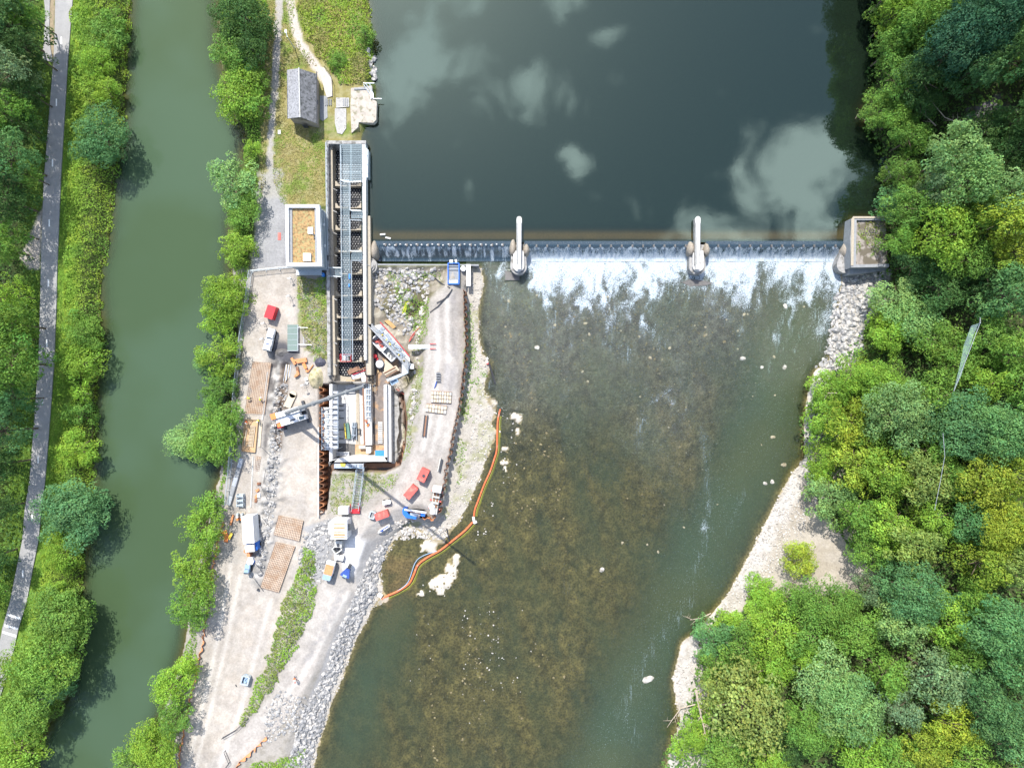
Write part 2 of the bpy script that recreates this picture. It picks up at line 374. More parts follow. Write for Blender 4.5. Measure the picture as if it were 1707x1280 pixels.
for px, py, r, h in [(742,968,13,.62),(752,950,12,.6),(762,934,9,.55),(725,975,12,.5),(735,982,10,.45),(842,748,7,.55),(841,770,7,.52),(845,782,5,.4),(701,992,6,.5),(720,905,13,.6),(708,915,9,.5),(700,890,9,.6),(862,718,6,.45),
                     (735,890,14,.6),(806,705,14,.6),(822,675,10,.4),(640,1000,12,.4),(860,700,8,.42),(778,1108,50,.05),(800,1040,50,.05)]:
    gb = np.maximum(gb, shoal(px, py, r, h))
depth = np.maximum(depth, .1)*ss(0, 2.2, dRv) - gb*(1+n_b*1.2)
Z = np.where(dRv > 0, np.minimum(-depth, .3) + n_b*.10 + n_f*.05, Z)
sill = np.exp(-((Y-at(0,392,ZP)[1])/1.9)**2) * ((X > at(612,0,ZP)[0]) & (X < at(1410,0,ZP)[0]))
shal_pool = np.clip(dP, 0, 9)*.4
Z = np.where(dP > 0, ZP - .05 - np.maximum(0, np.minimum(shal_pool, 3)*(1-sill) + sill*.22) + n_b*.2*(1-sill), Z)
Z = np.where(dC > 0, ZP - .05 - np.clip(dC, 0, 1.8)*.16 - np.clip(dC-1.8, 0, 5)*.4 + n_b*.2, Z)
# under the weir apron
wy0, wy1 = at(0,404,1.5)[1], at(0,440,0)[1]
wx = (X > at(612,0,0)[0]) & (X < at(1405,0,0)[0])
Z = np.where(wx & (Y <= wy0) & (Y > wy1-.5), np.minimum(Z, -.5), Z)
Z = np.where(dPit > 0, -1.1 + n_a*.1, Z); Z = np.where(dLad > -.2, -.9, Z)
dBld = sdist(X, Y, ats([(476,341),(530,341),(534,441),(478,441)], 10))
# spoil ridge on the site (rubble between track and haul road)
ridge = ldist(X, Y, ats([(470,600),(462,660),(458,720),(452,790),(444,850),(440,905),(432,960)], ZG))
Z = np.where(dPit <= 0, Z + .55*np.exp(-(ridge/1.7)**2)*(1+n_b*3+n_f*2), Z)
trench = ldist(X, Y, ats([(476,610),(470,680),(462,745)], ZG)); Z -= .8*np.exp(-(trench/.8)**2)*(dRv < 0)
trench2 = ldist(X, Y, ats([(456,600),(449,690),(446,760)], ZG)); Z -= .7*np.exp(-(trench2/.9)**2)*(dRv < 0)
trk_w = ldist(X, Y, ats([(475,760),(468,830),(455,900)], ZG)); Z += .25*np.exp(-(trk_w/.7)**2)*(1+n_f*3)
pilesd = sdist(X, Y, ats([(531,640),(551,640),(551,770),(640,772),(660,768),(668,735),(668,690),(660,655),(672,650),(680,700),(676,745),(668,778),(640,790),(553,786),(545,852),(531,852)], ZG))
Z = np.where((pilesd > 0) & (dPit <= 0), Z - 3.2*ss(0, .5, pilesd), Z)

def hgt(x, y):
    x = np.asarray(x, float); y = np.asarray(y, float)
    i = np.clip(np.searchsorted(xs, x)-1, 0, len(xs)-2); j = np.clip(np.searchsorted(ys, y)-1, 0, len(ys)-2)
    fx = np.clip((x-xs[i])/(xs[i+1]-xs[i]), 0, 1); fy = np.clip((y-ys[j])/(ys[j+1]-ys[j]), 0, 1)
    return (Z[j, i]*(1-fx)+Z[j, i+1]*fx)*(1-fy) + (Z[j+1, i]*(1-fx)+Z[j+1, i+1]*fx)*fy
def h1(x, y): return float(hgt(x, y))
def on(px, py, dz=0.0):
    """point on the terrain seen at photo pixel"""
    z = ZG
    for _ in range(3):
        p = at(px, py, z); z = h1(p[0], p[1])
    return at(px, py, z) + Vector((0, 0, dz))

# ground colours: every zone has its own earth
def c3(r, g, b): return np.array([r, g, b])
C = np.zeros(X.shape + (3,)); C[:] = c3(.060,.085,.022)
def paint(w, col, nz=None):
    global C
    w = np.clip(w, 0, 1)[..., None]; C = C*(1-w) + np.asarray(col)*w
g2 = fbm(X, Y, 3, 4, 4); g3 = fbm(X, Y, .9, 6, 2)
isl = (~left) & (~right)
dMead = sdist(X, Y, ats([(435,-200),(625,-200),(612,80),(600,240),(548,245),(548,342),(475,345),(430,340),(436,240),(430,100)], ZG))
paint(ss(-.5,.5,dMead), c3(.27,.24,.09)); paint(ss(-.5,.5,dMead)*ss(.48,.62,g2), c3(.15,.19,.045)); paint(ss(-.5,.5,dMead)*ss(.55,.68,g3)*.6, c3(.36,.33,.17))
def line(px, z=ZG): return ldist(X, Y, ats(px, z))
jit = (g3-.5)*1.2
dpth = line([(470,-200),(466,0),(462,80),(457,160),(451,230),(449,300),(452,350)])
paint(ss(.95,.45,dpth+jit), c3(.38,.36,.33)); paint(ss(3.2,1.8,line([(452,300),(450,340),(445,370)])+jit*2), c3(.36,.35,.32))
wpx = [(478,-200),(482,-40),(485,10),(490,40),(500,72),(515,95),(530,115),(542,132)]
paint(ss(1.15,.7,line(wpx)+jit*.5), c3(.52,.47,.42))
dPav = sdist(X, Y, ats([(440,330),(474,330),(480,350),(545,352),(545,450),(490,456),(420,456),(424,400)], ZG))
paint(ss(-.6,.6,dPav+jit), c3(.33,.33,.335)); paint(ss(-.6,.6,dPav+jit)*ss(.5,.7,g2)*.5, c3(.24,.24,.25))
paint(isl*(dRv <= 0)*ss(at(0,446,ZG)[1]+.4, at(0,450,ZG)[1]-.4, Y), c3(.36,.335,.30)); paint(isl*(dRv <= 0)*ss(at(0,446,ZG)[1]+.4, at(0,450,ZG)[1]-.4, Y)*ss(.5,.62,g3)*.6, c3(.25,.23,.19))
dS = sdist(X, Y, ats([(420,450),(492,446),(497,520),(500,570),(545,600),(545,870),(520,870),(516,900),(530,930),(500,1000),(470,1080),(420,1170),(398,1230),(370,1290),(300,1420),(200,1600),(120,1600),(250,1400),(296,1290),(306,1200),(335,1060),(356,920),(386,800),(400,650),(412,540)], ZG))
paint(ss(-.5,.7,dS+jit*.8), c3(.45,.405,.35))
dS2 = sdist(X, Y, ats([(520,880),(560,860),(610,850),(650,830),(680,770),(700,700),(706,620),(716,540),(730,490),(774,480),(777,571),(774,620),(766,690),(750,770),(736,850),(690,870),(664,882),(640,900),(612,960),(576,1030),(540,1100),(490,1180),(440,1240),(390,1275),(300,1420),(330,1290),(400,1220),(450,1160),(500,1060),(540,960)], ZG))
paint(ss(-.5,.7,dS2+jit*.8), c3(.42,.39,.355))
dAny = np.maximum(dS, dS2)
paint(ss(.2,.8,dAny)*ss(.52,.66,g2)*.45, c3(.36,.33,.30)); paint(ss(.2,.8,dAny)*ss(.60,.42,g3)*.25, c3(.60,.57,.53))
# wheel tracks on the haul road
for tk in ([(452,1000),(430,1080),(405,1170),(372,1260),(330,1400)],[(400,960),(380,1060),(356,1160),(330,1260),(300,1400)],[(385,940),(368,1040),(345,1150),(318,1260),(285,1400)],[(745,500),(748,600),(738,680),(718,760)],[(728,520),(730,600),(722,680),(705,750)],[(580,990),(545,1060),(500,1130),(440,1200)]):
    d = line(tk); paint(np.exp(-((d)/.45)**2)*.55, c3(.60,.57,.53)); paint(np.exp(-((d-1.1)/.35)**2)*.35*(dAny > 0), c3(.36,.33,.30))
paint(np.exp(-((line([(748,500),(752,600),(742,690)])-.6)/.8)**2)*.5*ss(.4,.6,g2), c3(.27,.26,.27))
paint(np.exp(-((line([(574,980),(540,1050),(512,1100)]))/.9)**2)*.45*ss(.42,.6,g3), c3(.30,.30,.31))
# rubble ridge
paint(np.exp(-(ridge/2.3)**4)*.9, c3(.33,.32,.30)); paint(np.exp(-(ridge/2.3)**4)*ss(.5,.65,g3)*.8, c3(.55,.53,.50))
paint(np.exp(-(trench/1.0)**4), c3(.20,.155,.12)); paint(np.exp(-(trench2/1.0)**4)*ss(.35,.6,g2), c3(.13,.12,.115))
dk = ldist(X, Y, ats([(470,585),(480,590)], ZG)); paint(ss(3.2,1.2,dk+jit), c3(.10,.10,.11))
rb = (line([(392,860),(386,905),(390,925)]) ); paint(ss(2.8,1.0,rb+jit)*.5, c3(.25,.24,.22))
whp = line([(590,912),(604,925),(588,940)]); paint(ss(3.6,.8,whp+jit), c3(.88,.87,.86))
# grass on the track's west side and below the pit
for poly, den in (([(700,480),(716,500),(706,560),(704,640),(698,700),(684,760),(664,790),(672,700),(690,640),(695,560)], .6), ([(552,785),(664,785),(650,812),(600,838),(548,856)], .6), ([(494,462),(545,462),(545,600),(510,590),(497,540)], 1.1)):
    d = sdist(X, Y, ats(poly, ZG)); paint(ss(-.5,.8,d+jit)*ss(.46,.60,g2*.6+g3*.4)*den, c3(.15,.20,.04)); paint(ss(-.5,.8,d+jit)*ss(.56,.66,g3)*.6, c3(.36,.33,.20))
paint(ss(-.5,.5,dRub), c3(.27,.24,.19)); paint(ss(-.5,.5,dRub)*ss(.5,.6,g3), c3(.40,.37,.30)); paint(ss(-.5,.5,dRub)*ss(.54,.62,g2), c3(.13,.12,.07))
# revetment and bars
drv = -dRv
bar = (dBar > 0) & (dRv <= 0)
paint(bar*1.0, c3(.42,.39,.34)); paint(bar*ss(.55,.66,g2)*.6, c3(.24,.25,.10)); paint(bar*ss(.5,.62,g3)*.45, c3(.52,.49,.44))
rev = (~right)*(dRv <= 0)*ss(5.0,4.2,drv)*ss(at(0,885,0)[1], at(0,905,0)[1], Y)*1.0
paint(rev, c3(.34,.335,.33)); paint(rev*ss(1.6,.6,drv), c3(.52,.48,.42))
dB2 = sdist(X, Y, ats([(500,880),(560,862),(566,900),(540,960),(510,985),(498,930),(515,890)], ZG)); paint(ss(-.4,.4,dB2), c3(.33,.33,.33))
paint(ss(.4,-.2,pilesd-.3)*0 + ss(0,.4,pilesd), c3(.16,.10,.07))
# right bank
rb = right & (dRv <= 0)
paint(rb*ss(8.5,6.5,drv+jit*2)*ss(at(0,640,0)[1], at(0,740,0)[1], Y)*1.0, c3(.46,.42,.36))
dBe = sdist(X, Y, ats([(1345,740),(1352,800),(1360,860),(1425,880),(1450,960),(1380,980),(1310,990),(1240,1010),(1190,1060),(1150,1080),(1160,1180),(1140,1260),(1080,1260),(1100,1060),(1330,780)], 1))
WW=1
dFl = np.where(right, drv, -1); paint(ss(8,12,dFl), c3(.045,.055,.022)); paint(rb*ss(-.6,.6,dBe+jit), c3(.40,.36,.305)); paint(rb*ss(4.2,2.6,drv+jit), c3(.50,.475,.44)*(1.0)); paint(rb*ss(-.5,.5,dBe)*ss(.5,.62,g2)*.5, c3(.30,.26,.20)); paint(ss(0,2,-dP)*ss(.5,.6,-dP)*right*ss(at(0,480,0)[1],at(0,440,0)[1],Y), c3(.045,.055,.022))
paint(ss(3.8,1.8,((X-at(1655,190,12)[0])**2*.8+(Y-at(1655,190,12)[1])**2)**.5+jit*3), c3(.16,.15,.16))
paint(ss(-.5,.5,sdist(X,Y,ats([(1398,460),(1478,455),(1478,500),(1440,545),(1425,620),(1380,625),(1395,540)],1))+jit*.5), c3(.40,.38,.35))
# left bank verge, forest floor, gravel lay-by
dvr = X-roadx
paint(left*ss(3,3.4,dvr)*ss(9,6.5,dvr+jit), c3(.10,.19,.02)); paint(left*ss(3,3.4,dvr)*ss(9,6.5,dvr+jit)*ss(.5,.6,g3)*.5, c3(.17,.23,.04))
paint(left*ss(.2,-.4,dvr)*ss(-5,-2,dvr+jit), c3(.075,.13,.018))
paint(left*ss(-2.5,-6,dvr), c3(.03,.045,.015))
dLay = sdist(X, Y, ats([(72,340),(66,450),(50,448),(36,430),(46,405),(60,370)], 3.8)); paint(ss(-.3,.4,dLay+jit*.5), c3(.42,.38,.34))
dLay2 = sdist(X, Y, ats([(74,-30),(92,-30),(90,110),(84,96),(78,40)], 3.8)); paint(ss(-.3,.3,dLay2+jit*.5)*.9, c3(.33,.26,.18))
# beds
bedr = c3(.205,.172,.085)*(1+n_b[...,None]*1.0)
topw = ss(at(0,800,0)[1], at(0,560,0)[1], Y)[..., None]
bedr = bedr*(1-topw) + c3(.105,.104,.090)*(1+n_b[...,None]*1.2)*topw
w = (dRv > 0)[..., None]; mot = fbm(X, Y*.6, .9, 7, 3); C = np.where(w, bedr*(1-ss(.5,.66,g3)[...,None]*.35)*(.78+.45*ss(.32,.66,mot))[...,None], C)
C = np.where((dRv > 0)[..., None] & (gb > .25)[..., None], c3(.55,.51,.44), C)
paint((dRv > 0)*ss(1.3,.2,dRv), c3(.30,.25,.15))
dSd = np.minimum(ldist(X,Y,ats([(672,960),(655,1010),(650,1040)],0)), ldist(X,Y,ats([(690,950),(660,945)],0)))
paint((dRv > 0)*ss(3.6,.8,dSd+jit*1.5)*.8, c3(.36,.25,.14))
paint((dP > 0)*1.0, c3(.10,.10,.06)); paint(sill*(dP > 0)*1.0, c3(.34,.26,.14))
paint((dC > 0)*1.0, c3(.15,.13,.08)); paint((dC > 0)*ss(2.2,.5,dC), c3(.22,.18,.11))

def sheet(name, gx, gy, GZ, m, cols=None, attrs=None, mask=None, smooth=True):
    ny, nx = GZ.shape; GX, GY = np.meshgrid(gx, gy)
    V = np.stack([GX, GY, GZ], -1).reshape(-1, 3)
    i = np.arange(nx-1)[None, :] + nx*np.arange(ny-1)[:, None]
    F = np.stack([i, i+1, i+nx+1, i+nx], -1)
    if mask is not None:
        mk = mask[:-1, :-1] | mask[1:, :-1] | mask[:-1, 1:] | mask[1:, 1:]; F = F[mk]
    return npmesh(name, V, F.reshape(-1, 4), m, smooth, attrs, cols)

def ground_mat():
    m = bpy.data.materials.new('ground_earth'); m.use_nodes = True; t = m.node_tree; t.nodes.clear()
    o = nn(t, 'ShaderNodeOutputMaterial'); b = nn(t, 'ShaderNodeBsdfPrincipled'); b.inputs['Roughness'].default_value = .95; b.inputs['Specular IOR Level'].default_value = .2
    at_ = nn(t, 'ShaderNodeAttribute'); at_.attribute_name = 'earth'; geo = nn(t, 'ShaderNodeNewGeometry')
    n1 = nn(t, 'ShaderNodeTexNoise'); n1.inputs['Scale'].default_value = 2.6; n1.inputs['Detail'].default_value = 6; n1.inputs['Roughness'].default_value = .65
    n2 = nn(t, 'ShaderNodeTexVoronoi'); n2.inputs['Scale'].default_value = 2.3
    n3 = nn(t, 'ShaderNodeTexNoise'); n3.inputs['Scale'].default_value = .35; n3.inputs['Detail'].default_value = 4
    for n in (n1, n2, n3): lk(t, geo.outputs['Position'], n.inputs['Vector'])
    hs = nn(t, 'ShaderNodeHueSaturation'); lk(t, at_.outputs['Color'], hs.inputs['Color'])
    sx = nn(t, 'ShaderNodeSeparateXYZ'); lk(t, geo.outputs['Position'], sx.inputs[0])
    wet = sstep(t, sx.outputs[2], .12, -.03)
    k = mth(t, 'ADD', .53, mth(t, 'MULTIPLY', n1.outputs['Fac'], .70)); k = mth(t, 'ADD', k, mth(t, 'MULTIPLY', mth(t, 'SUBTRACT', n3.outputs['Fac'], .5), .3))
    vv = mth(t, 'MULTIPLY', mth(t, 'SUBTRACT', n2.outputs['Distance'], .35), mth(t, 'MULTIPLY', wet, 1.15)); k = mth(t, 'ADD', k, vv)  # shading of the bed cobbles put into the colour below the waterline
    lk(t, k, hs.inputs['Value']); hs.inputs['Saturation'].default_value = 1.0
    lk(t, hs.outputs[0], b.inputs['Base Color'])
    bp = nn(t, 'ShaderNodeBump'); bp.inputs['Strength'].default_value = .55; bp.inputs['Distance'].default_value = .12
    lk(t, mth(t, 'ADD', n1.outputs['Fac'], mth(t, 'MULTIPLY', n2.outputs['Distance'], .3)), bp.inputs['Height']); lk(t, bp.outputs[0], b.inputs['Normal'])
    lk(t, b.outputs[0], o.inputs[0]); return m
lum = C.mean(-1, keepdims=True); grn = (C[..., 1:2] > C[..., 0:1]*1.05); C = np.where(grn, C, C*np.where(lum > .16, .86, .95))
damp = ss(.50,.66,fbm(X,Y,7,6,4))[...,None]*(dAny > 0)[...,None]; C = C*(1-.13*damp)
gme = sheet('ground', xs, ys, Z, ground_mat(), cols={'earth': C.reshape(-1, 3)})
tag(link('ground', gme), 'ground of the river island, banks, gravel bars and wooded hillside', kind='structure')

# ------------------------------------------------------------------ water
def water_mat(name, murk, tint, ior, bsc, bst, stretch=(1, 1, 1), foam=False, drough=.03, murk2=None, gtint=(1, 1, 1), fst=(1.0, .6, 1)):
    m = bpy.data.materials.new(name); m.use_nodes = True; t = m.node_tree; t.nodes.clear()
    o = nn(t, 'ShaderNodeOutputMaterial'); geo = nn(t, 'ShaderNodeNewGeometry')
    tr = nn(t, 'ShaderNodeBsdfTransparent'); tr.inputs[0].default_value = (*tint, 1)
    df = nn(t, 'ShaderNodeBsdfDiffuse'); df.inputs[0].default_value = (*murk, 1)
    n3 = nn(t, 'ShaderNodeTexNoise'); n3.inputs['Scale'].default_value = .035; n3.inputs['Detail'].default_value = 3; lk(t, geo.outputs['Position'], n3.inputs['Vector'])
    if murk2:
        mx = nn(t, 'ShaderNodeMix', data_type='RGBA'); lk(t, sstep(t, n3.outputs['Fac'], .4, .62), mx.inputs[0]); mx.inputs[6].default_value = (*murk, 1); mx.inputs[7].default_value = (*murk2, 1); lk(t, mx.outputs[2], df.inputs[0])
    a = nn(t, 'ShaderNodeAttribute'); a.attribute_name = 'murk'
    mp = nn(t, 'ShaderNodeMapping'); mp.inputs['Scale'].default_value = stretch; lk(t, geo.outputs['Position'], mp.inputs[0])
    nb = nn(t, 'ShaderNodeTexNoise'); nb.inputs['Scale'].default_value = bsc; nb.inputs['Detail'].default_value = 6; nb.inputs['Roughness'].default_value = .6; lk(t, mp.outputs[0], nb.inputs['Vector'])
    bp = nn(t, 'ShaderNodeBump'); bp.inputs['Distance'].default_value = .25; lk(t, nb.outputs['Fac'], bp.inputs['Height']); bp.inputs['Strength'].default_value = bst
    ar = nn(t, 'ShaderNodeAttribute'); ar.attribute_name = 'rough'
    if foam: lk(t, mth(t, 'MULTIPLY', ar.outputs['Fac'], bst), bp.inputs['Strength'])
    m1 = nn(t, 'ShaderNodeMixShader'); lk(t, a.outputs['Fac'], m1.inputs[0]); lk(t, tr.outputs[0], m1.inputs[1]); lk(t, df.outputs[0], m1.inputs[2])
    gl = nn(t, 'ShaderNodeBsdfGlossy'); gl.inputs['Roughness'].default_value = drough; gl.inputs['Color'].default_value = (*gtint, 1); lk(t, bp.outputs[0], gl.inputs['Normal'])
    fr = nn(t, 'ShaderNodeFresnel'); fr.inputs['IOR'].default_value = ior; lk(t, bp.outputs[0], fr.inputs['Normal'])
    m2 = nn(t, 'ShaderNodeMixShader'); lk(t, fr.outputs[0], m2.inputs[0]); lk(t, m1.outputs[0], m2.inputs[1]); lk(t, gl.outputs[0], m2.inputs[2])
    out = m2.outputs[0]
    if foam:
        af = nn(t, 'ShaderNodeAttribute'); af.attribute_name = 'foam'
        mp2 = nn(t, 'ShaderNodeMapping'); mp2.inputs['Scale'].default_value = fst; lk(t, geo.outputs['Position'], mp2.inputs[0])
        f1 = nn(t, 'ShaderNodeTexNoise'); f1.inputs['Scale'].default_value = 5.5; f1.inputs['Detail'].default_value = 9; f1.inputs['Roughness'].default_value = .72; f1.inputs['Distortion'].default_value = .9; lk(t, mp2.outputs[0], f1.inputs['Vector'])
        f2 = nn(t, 'ShaderNodeTexNoise'); f2.inputs['Scale'].default_value = .55; f2.inputs['Detail'].default_value = 4; lk(t, mp2.outputs[0], f2.inputs['Vector'])
        s = mth(t, 'ADD', mth(t, 'MULTIPLY', mth(t, 'SUBTRACT', f1.outputs['Fac'], .5), 2.3), mth(t, 'MULTIPLY', mth(t, 'SUBTRACT', f2.outputs['Fac'], .5), .5))
        s = mth(t, 'ADD', s, af.outputs['Fac'])
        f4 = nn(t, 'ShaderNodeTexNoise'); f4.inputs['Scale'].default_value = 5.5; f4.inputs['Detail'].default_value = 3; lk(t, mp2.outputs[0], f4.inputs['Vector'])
        fl4 = mth(t, 'MULTIPLY', sstep(t, f4.outputs['Fac'], .60, .74), mth(t, 'MULTIPLY', ar.outputs['Fac'], .50), clamp=True)  # white flecks painted on rough water as ripple sparkle
        mp5 = nn(t, 'ShaderNodeMapping'); mp5.inputs['Scale'].default_value = (1.9, .20, 1); lk(t, geo.outputs['Position'], mp5.inputs[0]); f5 = nn(t, 'ShaderNodeTexNoise'); f5.inputs['Scale'].default_value = 1.0; f5.inputs['Detail'].default_value = 6; f5.inputs['Roughness'].default_value = .65; f5.inputs['Distortion'].default_value = .6; lk(t, mp5.outputs[0], f5.inputs['Vector'])
        st5 = mth(t, 'MULTIPLY', mth(t, 'MULTIPLY', sstep(t, f5.outputs['Fac'], .54, .64), sstep(t, f1.outputs['Fac'], .42, .60)), mth(t, 'MULTIPLY', sstep(t, af.outputs['Fac'], .22, .62), .8))
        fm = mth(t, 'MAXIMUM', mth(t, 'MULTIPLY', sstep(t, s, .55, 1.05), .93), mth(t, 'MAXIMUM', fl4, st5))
        fd = nn(t, 'ShaderNodeBsdfDiffuse'); fd.inputs[0].default_value = (.60, .68, .74, 1)
        fmx = nn(t, 'ShaderNodeMix', data_type='RGBA'); lk(t, mth(t, 'MULTIPLY', sstep(t, f1.outputs['Fac'], .36, .60), sstep(t, s, .5, 1.3)), fmx.inputs[0]); fmx.inputs[6].default_value = (.30,.39,.46,1); fmx.inputs[7].default_value = (.56,.59,.62,1); lk(t, fmx.outputs[2], fd.inputs[0])
        b2 = nn(t, 'ShaderNodeBump'); b2.inputs['Distance'].default_value = .35; b2.inputs['Strength'].default_value = .8; lk(t, f1.outputs['Fac'], b2.inputs['Height']); lk(t, b2.outputs[0], fd.inputs['Normal'])
        m3 = nn(t, 'ShaderNodeMixShader'); lk(t, fm, m3.inputs[0]); lk(t, out, m3.inputs[1]); lk(t, fd.outputs[0], m3.inputs[2]); out = m3.outputs[0]
    lk(t, out, o.inputs[0]); return m
wm_pool = water_mat('pool_water', (.007,.013,.008), (.80,.77,.58), 1.64, .6, .010, gtint=(.72,.98,.95))
wm_can = water_mat('canal_water', (.045,.074,.036), (.66,.68,.45), 1.33, .5, .03, murk2=(.052,.086,.050), gtint=(.95,1,.85))
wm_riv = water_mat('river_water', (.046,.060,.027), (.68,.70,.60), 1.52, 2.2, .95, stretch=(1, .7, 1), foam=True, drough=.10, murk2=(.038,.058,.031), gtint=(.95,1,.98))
def subgrid(px0, py0, px1, py1, step, z):
    a = at(px0, py1, z); b = at(px1, py0, z)
    return np.arange(a[0], b[0]+step, step), np.arange(a[1], b[1]+step, step)
# pool
gx, gy = subgrid(560,-1500,1640,404,.9,ZP); GX, GY = np.meshgrid(gx, gy); d = sdist(GX, GY, ats(pool_px, ZP)); dep = ZP - hgt(GX, GY)
murk = np.clip(1-np.exp(-np.maximum(dep,0)*1.9), 0, .97)
wxm = at(612,404,ZP); 
pmask = (d > -3)&(GY > at(0,406,ZP)[1])&(GX > at(606,0,ZP)[0])
tag(link('pool_water', sheet('pool_water', gx, gy, np.full(GX.shape, ZP), wm_pool, attrs={'murk': murk.ravel(), 'foam': 0*murk.ravel(), 'rough': 0*murk.ravel()}, mask=pmask)), 'still dark teal water above the weir', kind='structure')
gx, gy = subgrid(-300,-1500,480,2200,.9,ZP); GX, GY = np.meshgrid(gx, gy); d = sdist(GX, GY, ats(canal_px, ZP)); dep = ZP - hgt(GX, GY)
murk = np.clip(1-np.exp(-np.maximum(dep,0)*2.6), 0, .98)
tag(link('canal_water', sheet('canal_water', gx, gy, np.full(GX.shape, ZP), wm_can, attrs={'murk': murk.ravel()}, mask=(d > -3))), 'calm green canal water left of the island', kind='structure')
# river
gx, gy = subgrid(400,404,1500,2200,.45,0); GX, GY = np.meshgrid(gx, gy); d = sdist(GX, GY, ats(river_px, 0)); dep = -hgt(GX, GY)
murk = np.clip(1-np.exp(-np.maximum(dep-.05,0)*1.75), .12, .92)
ty = lambda py: at(0, py, 0)[1]
gn = fbm(GX, GY, 2.2, 2, 3); wrp = (fbm(GX, GY, 4.0, 7, 2)-.5)*5; gs = fbm(GX+wrp, GY*.30+wrp*.5, 1.2, 5, 4); gl_ = fbm(GX, GY*.5, 9, 1, 3)
midf = (GX > at(868,0,0)[0])
foam = midf*(ss(ty(512), ty(462), GY)*.46 + ss(ty(468), ty(436), GY)*.26) + midf*ss(ty(640), ty(450), GY)*(.34+.75*(gs-.5))
foam = foam + ss(ty(900), ty(560), GY)*(.05+(gl_-.5)*.6+(gs-.5)*.8) + .14
for ln, wd, st in (([(1170,715),(1180,800),(1182,840),(1172,880)],1.1,.36),([(1240,820),(1225,860),(1215,890)],1.3,.30),([(1085,672),(1105,660),(1118,648),(1105,655),(1122,672)],.7,.36),([(1060,1230),(1040,1190),(1080,1090),(1150,1000)],2.2,.30),([(1180,880),(1165,930),(1150,970)],1.6,.30),([(1070,700),(1060,740)],1.5,.3),([(940,950),(950,1000)],2,.18),
                   ([(830,470),(850,500),(860,560)],1.8,.35),([(1290,560),(1275,640),(1262,700)],1.6,.3)):
    foam = foam + st*np.exp(-(ldist(GX, GY, ats(ln, 0))/wd)**2)
foam = foam + (~midf)*ss(ty(470),ty(455),GY)*.35
foam = np.where(d < .4, foam-.3, foam)
rough = .25 + .8*ss(ty(900), ty(560), GY) + .55*np.exp(-(ldist(GX,GY,ats([(1100,720),(1190,900),(1080,1090),(1000,1280)],0))/9)**2) + .25*(gl_-.3)
rough = np.clip(rough*ss(-1, 3, d), .04, 1.2)
hz = np.clip(foam, 0, 1)*.10*(gn-.4)
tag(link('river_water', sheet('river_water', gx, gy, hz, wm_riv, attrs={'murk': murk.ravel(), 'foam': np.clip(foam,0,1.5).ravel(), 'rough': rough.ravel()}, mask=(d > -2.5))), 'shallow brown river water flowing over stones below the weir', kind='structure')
wm_pud = water_mat('puddle_water', (.10,.075,.03), (.7,.65,.5), 1.5, .8, .02)
# ------------------------------------------------------------------ weir, piers, abutments
def root_at(name, label, cat, px, py, z=None, **kw):
    p = on(px, py) if z is None else at(px, py, z)
    return thing(name, label, cat, p, **kw)
wr = root_at('weir', 'low concrete weir in three bays spilling white water between round-nosed piers', 'weir', 1000, 420, 0)
bays = [(628,852,'left'),(877,1150,'mid'),(1177,1405,'right')]
yc, yt = at(0,404,ZP)[1], at(0,436,0)[1]
def profile(t, left=False):
    """crest to toe: t 0..1 -> (y, z)"""
    y = yc + .25 - t*(yc+.25-yt); z = ZP+.03 - (ZP-.02)*ss(.20, .92, np.asarray(t))
    return y, float(z)
for (a, b, nm) in bays:
    mb = MB(); xa, xb = at(a-4,0,1)[0], at(b+4,0,1)[0]; N = 14
    pr = [profile(i/N) for i in range(N+1)]
    pts = [(xa, y, z-.16) for y, z in pr] + [(xb, y, z-.16) for y, z in pr]
    mb.add(pts, [(i, i+1, N+2+i, N+1+i) for i in range(N)])
    mb.add([(xa, yc+.25, ZP-.13),(xb, yc+.25, ZP-.13),(xb, yc+.6, ZP-.9),(xa, yc+.6, ZP-.9)], [(0,1,2,3)])
    mb.wbuild('apron', M['conc_dark'], wr, smooth=True)
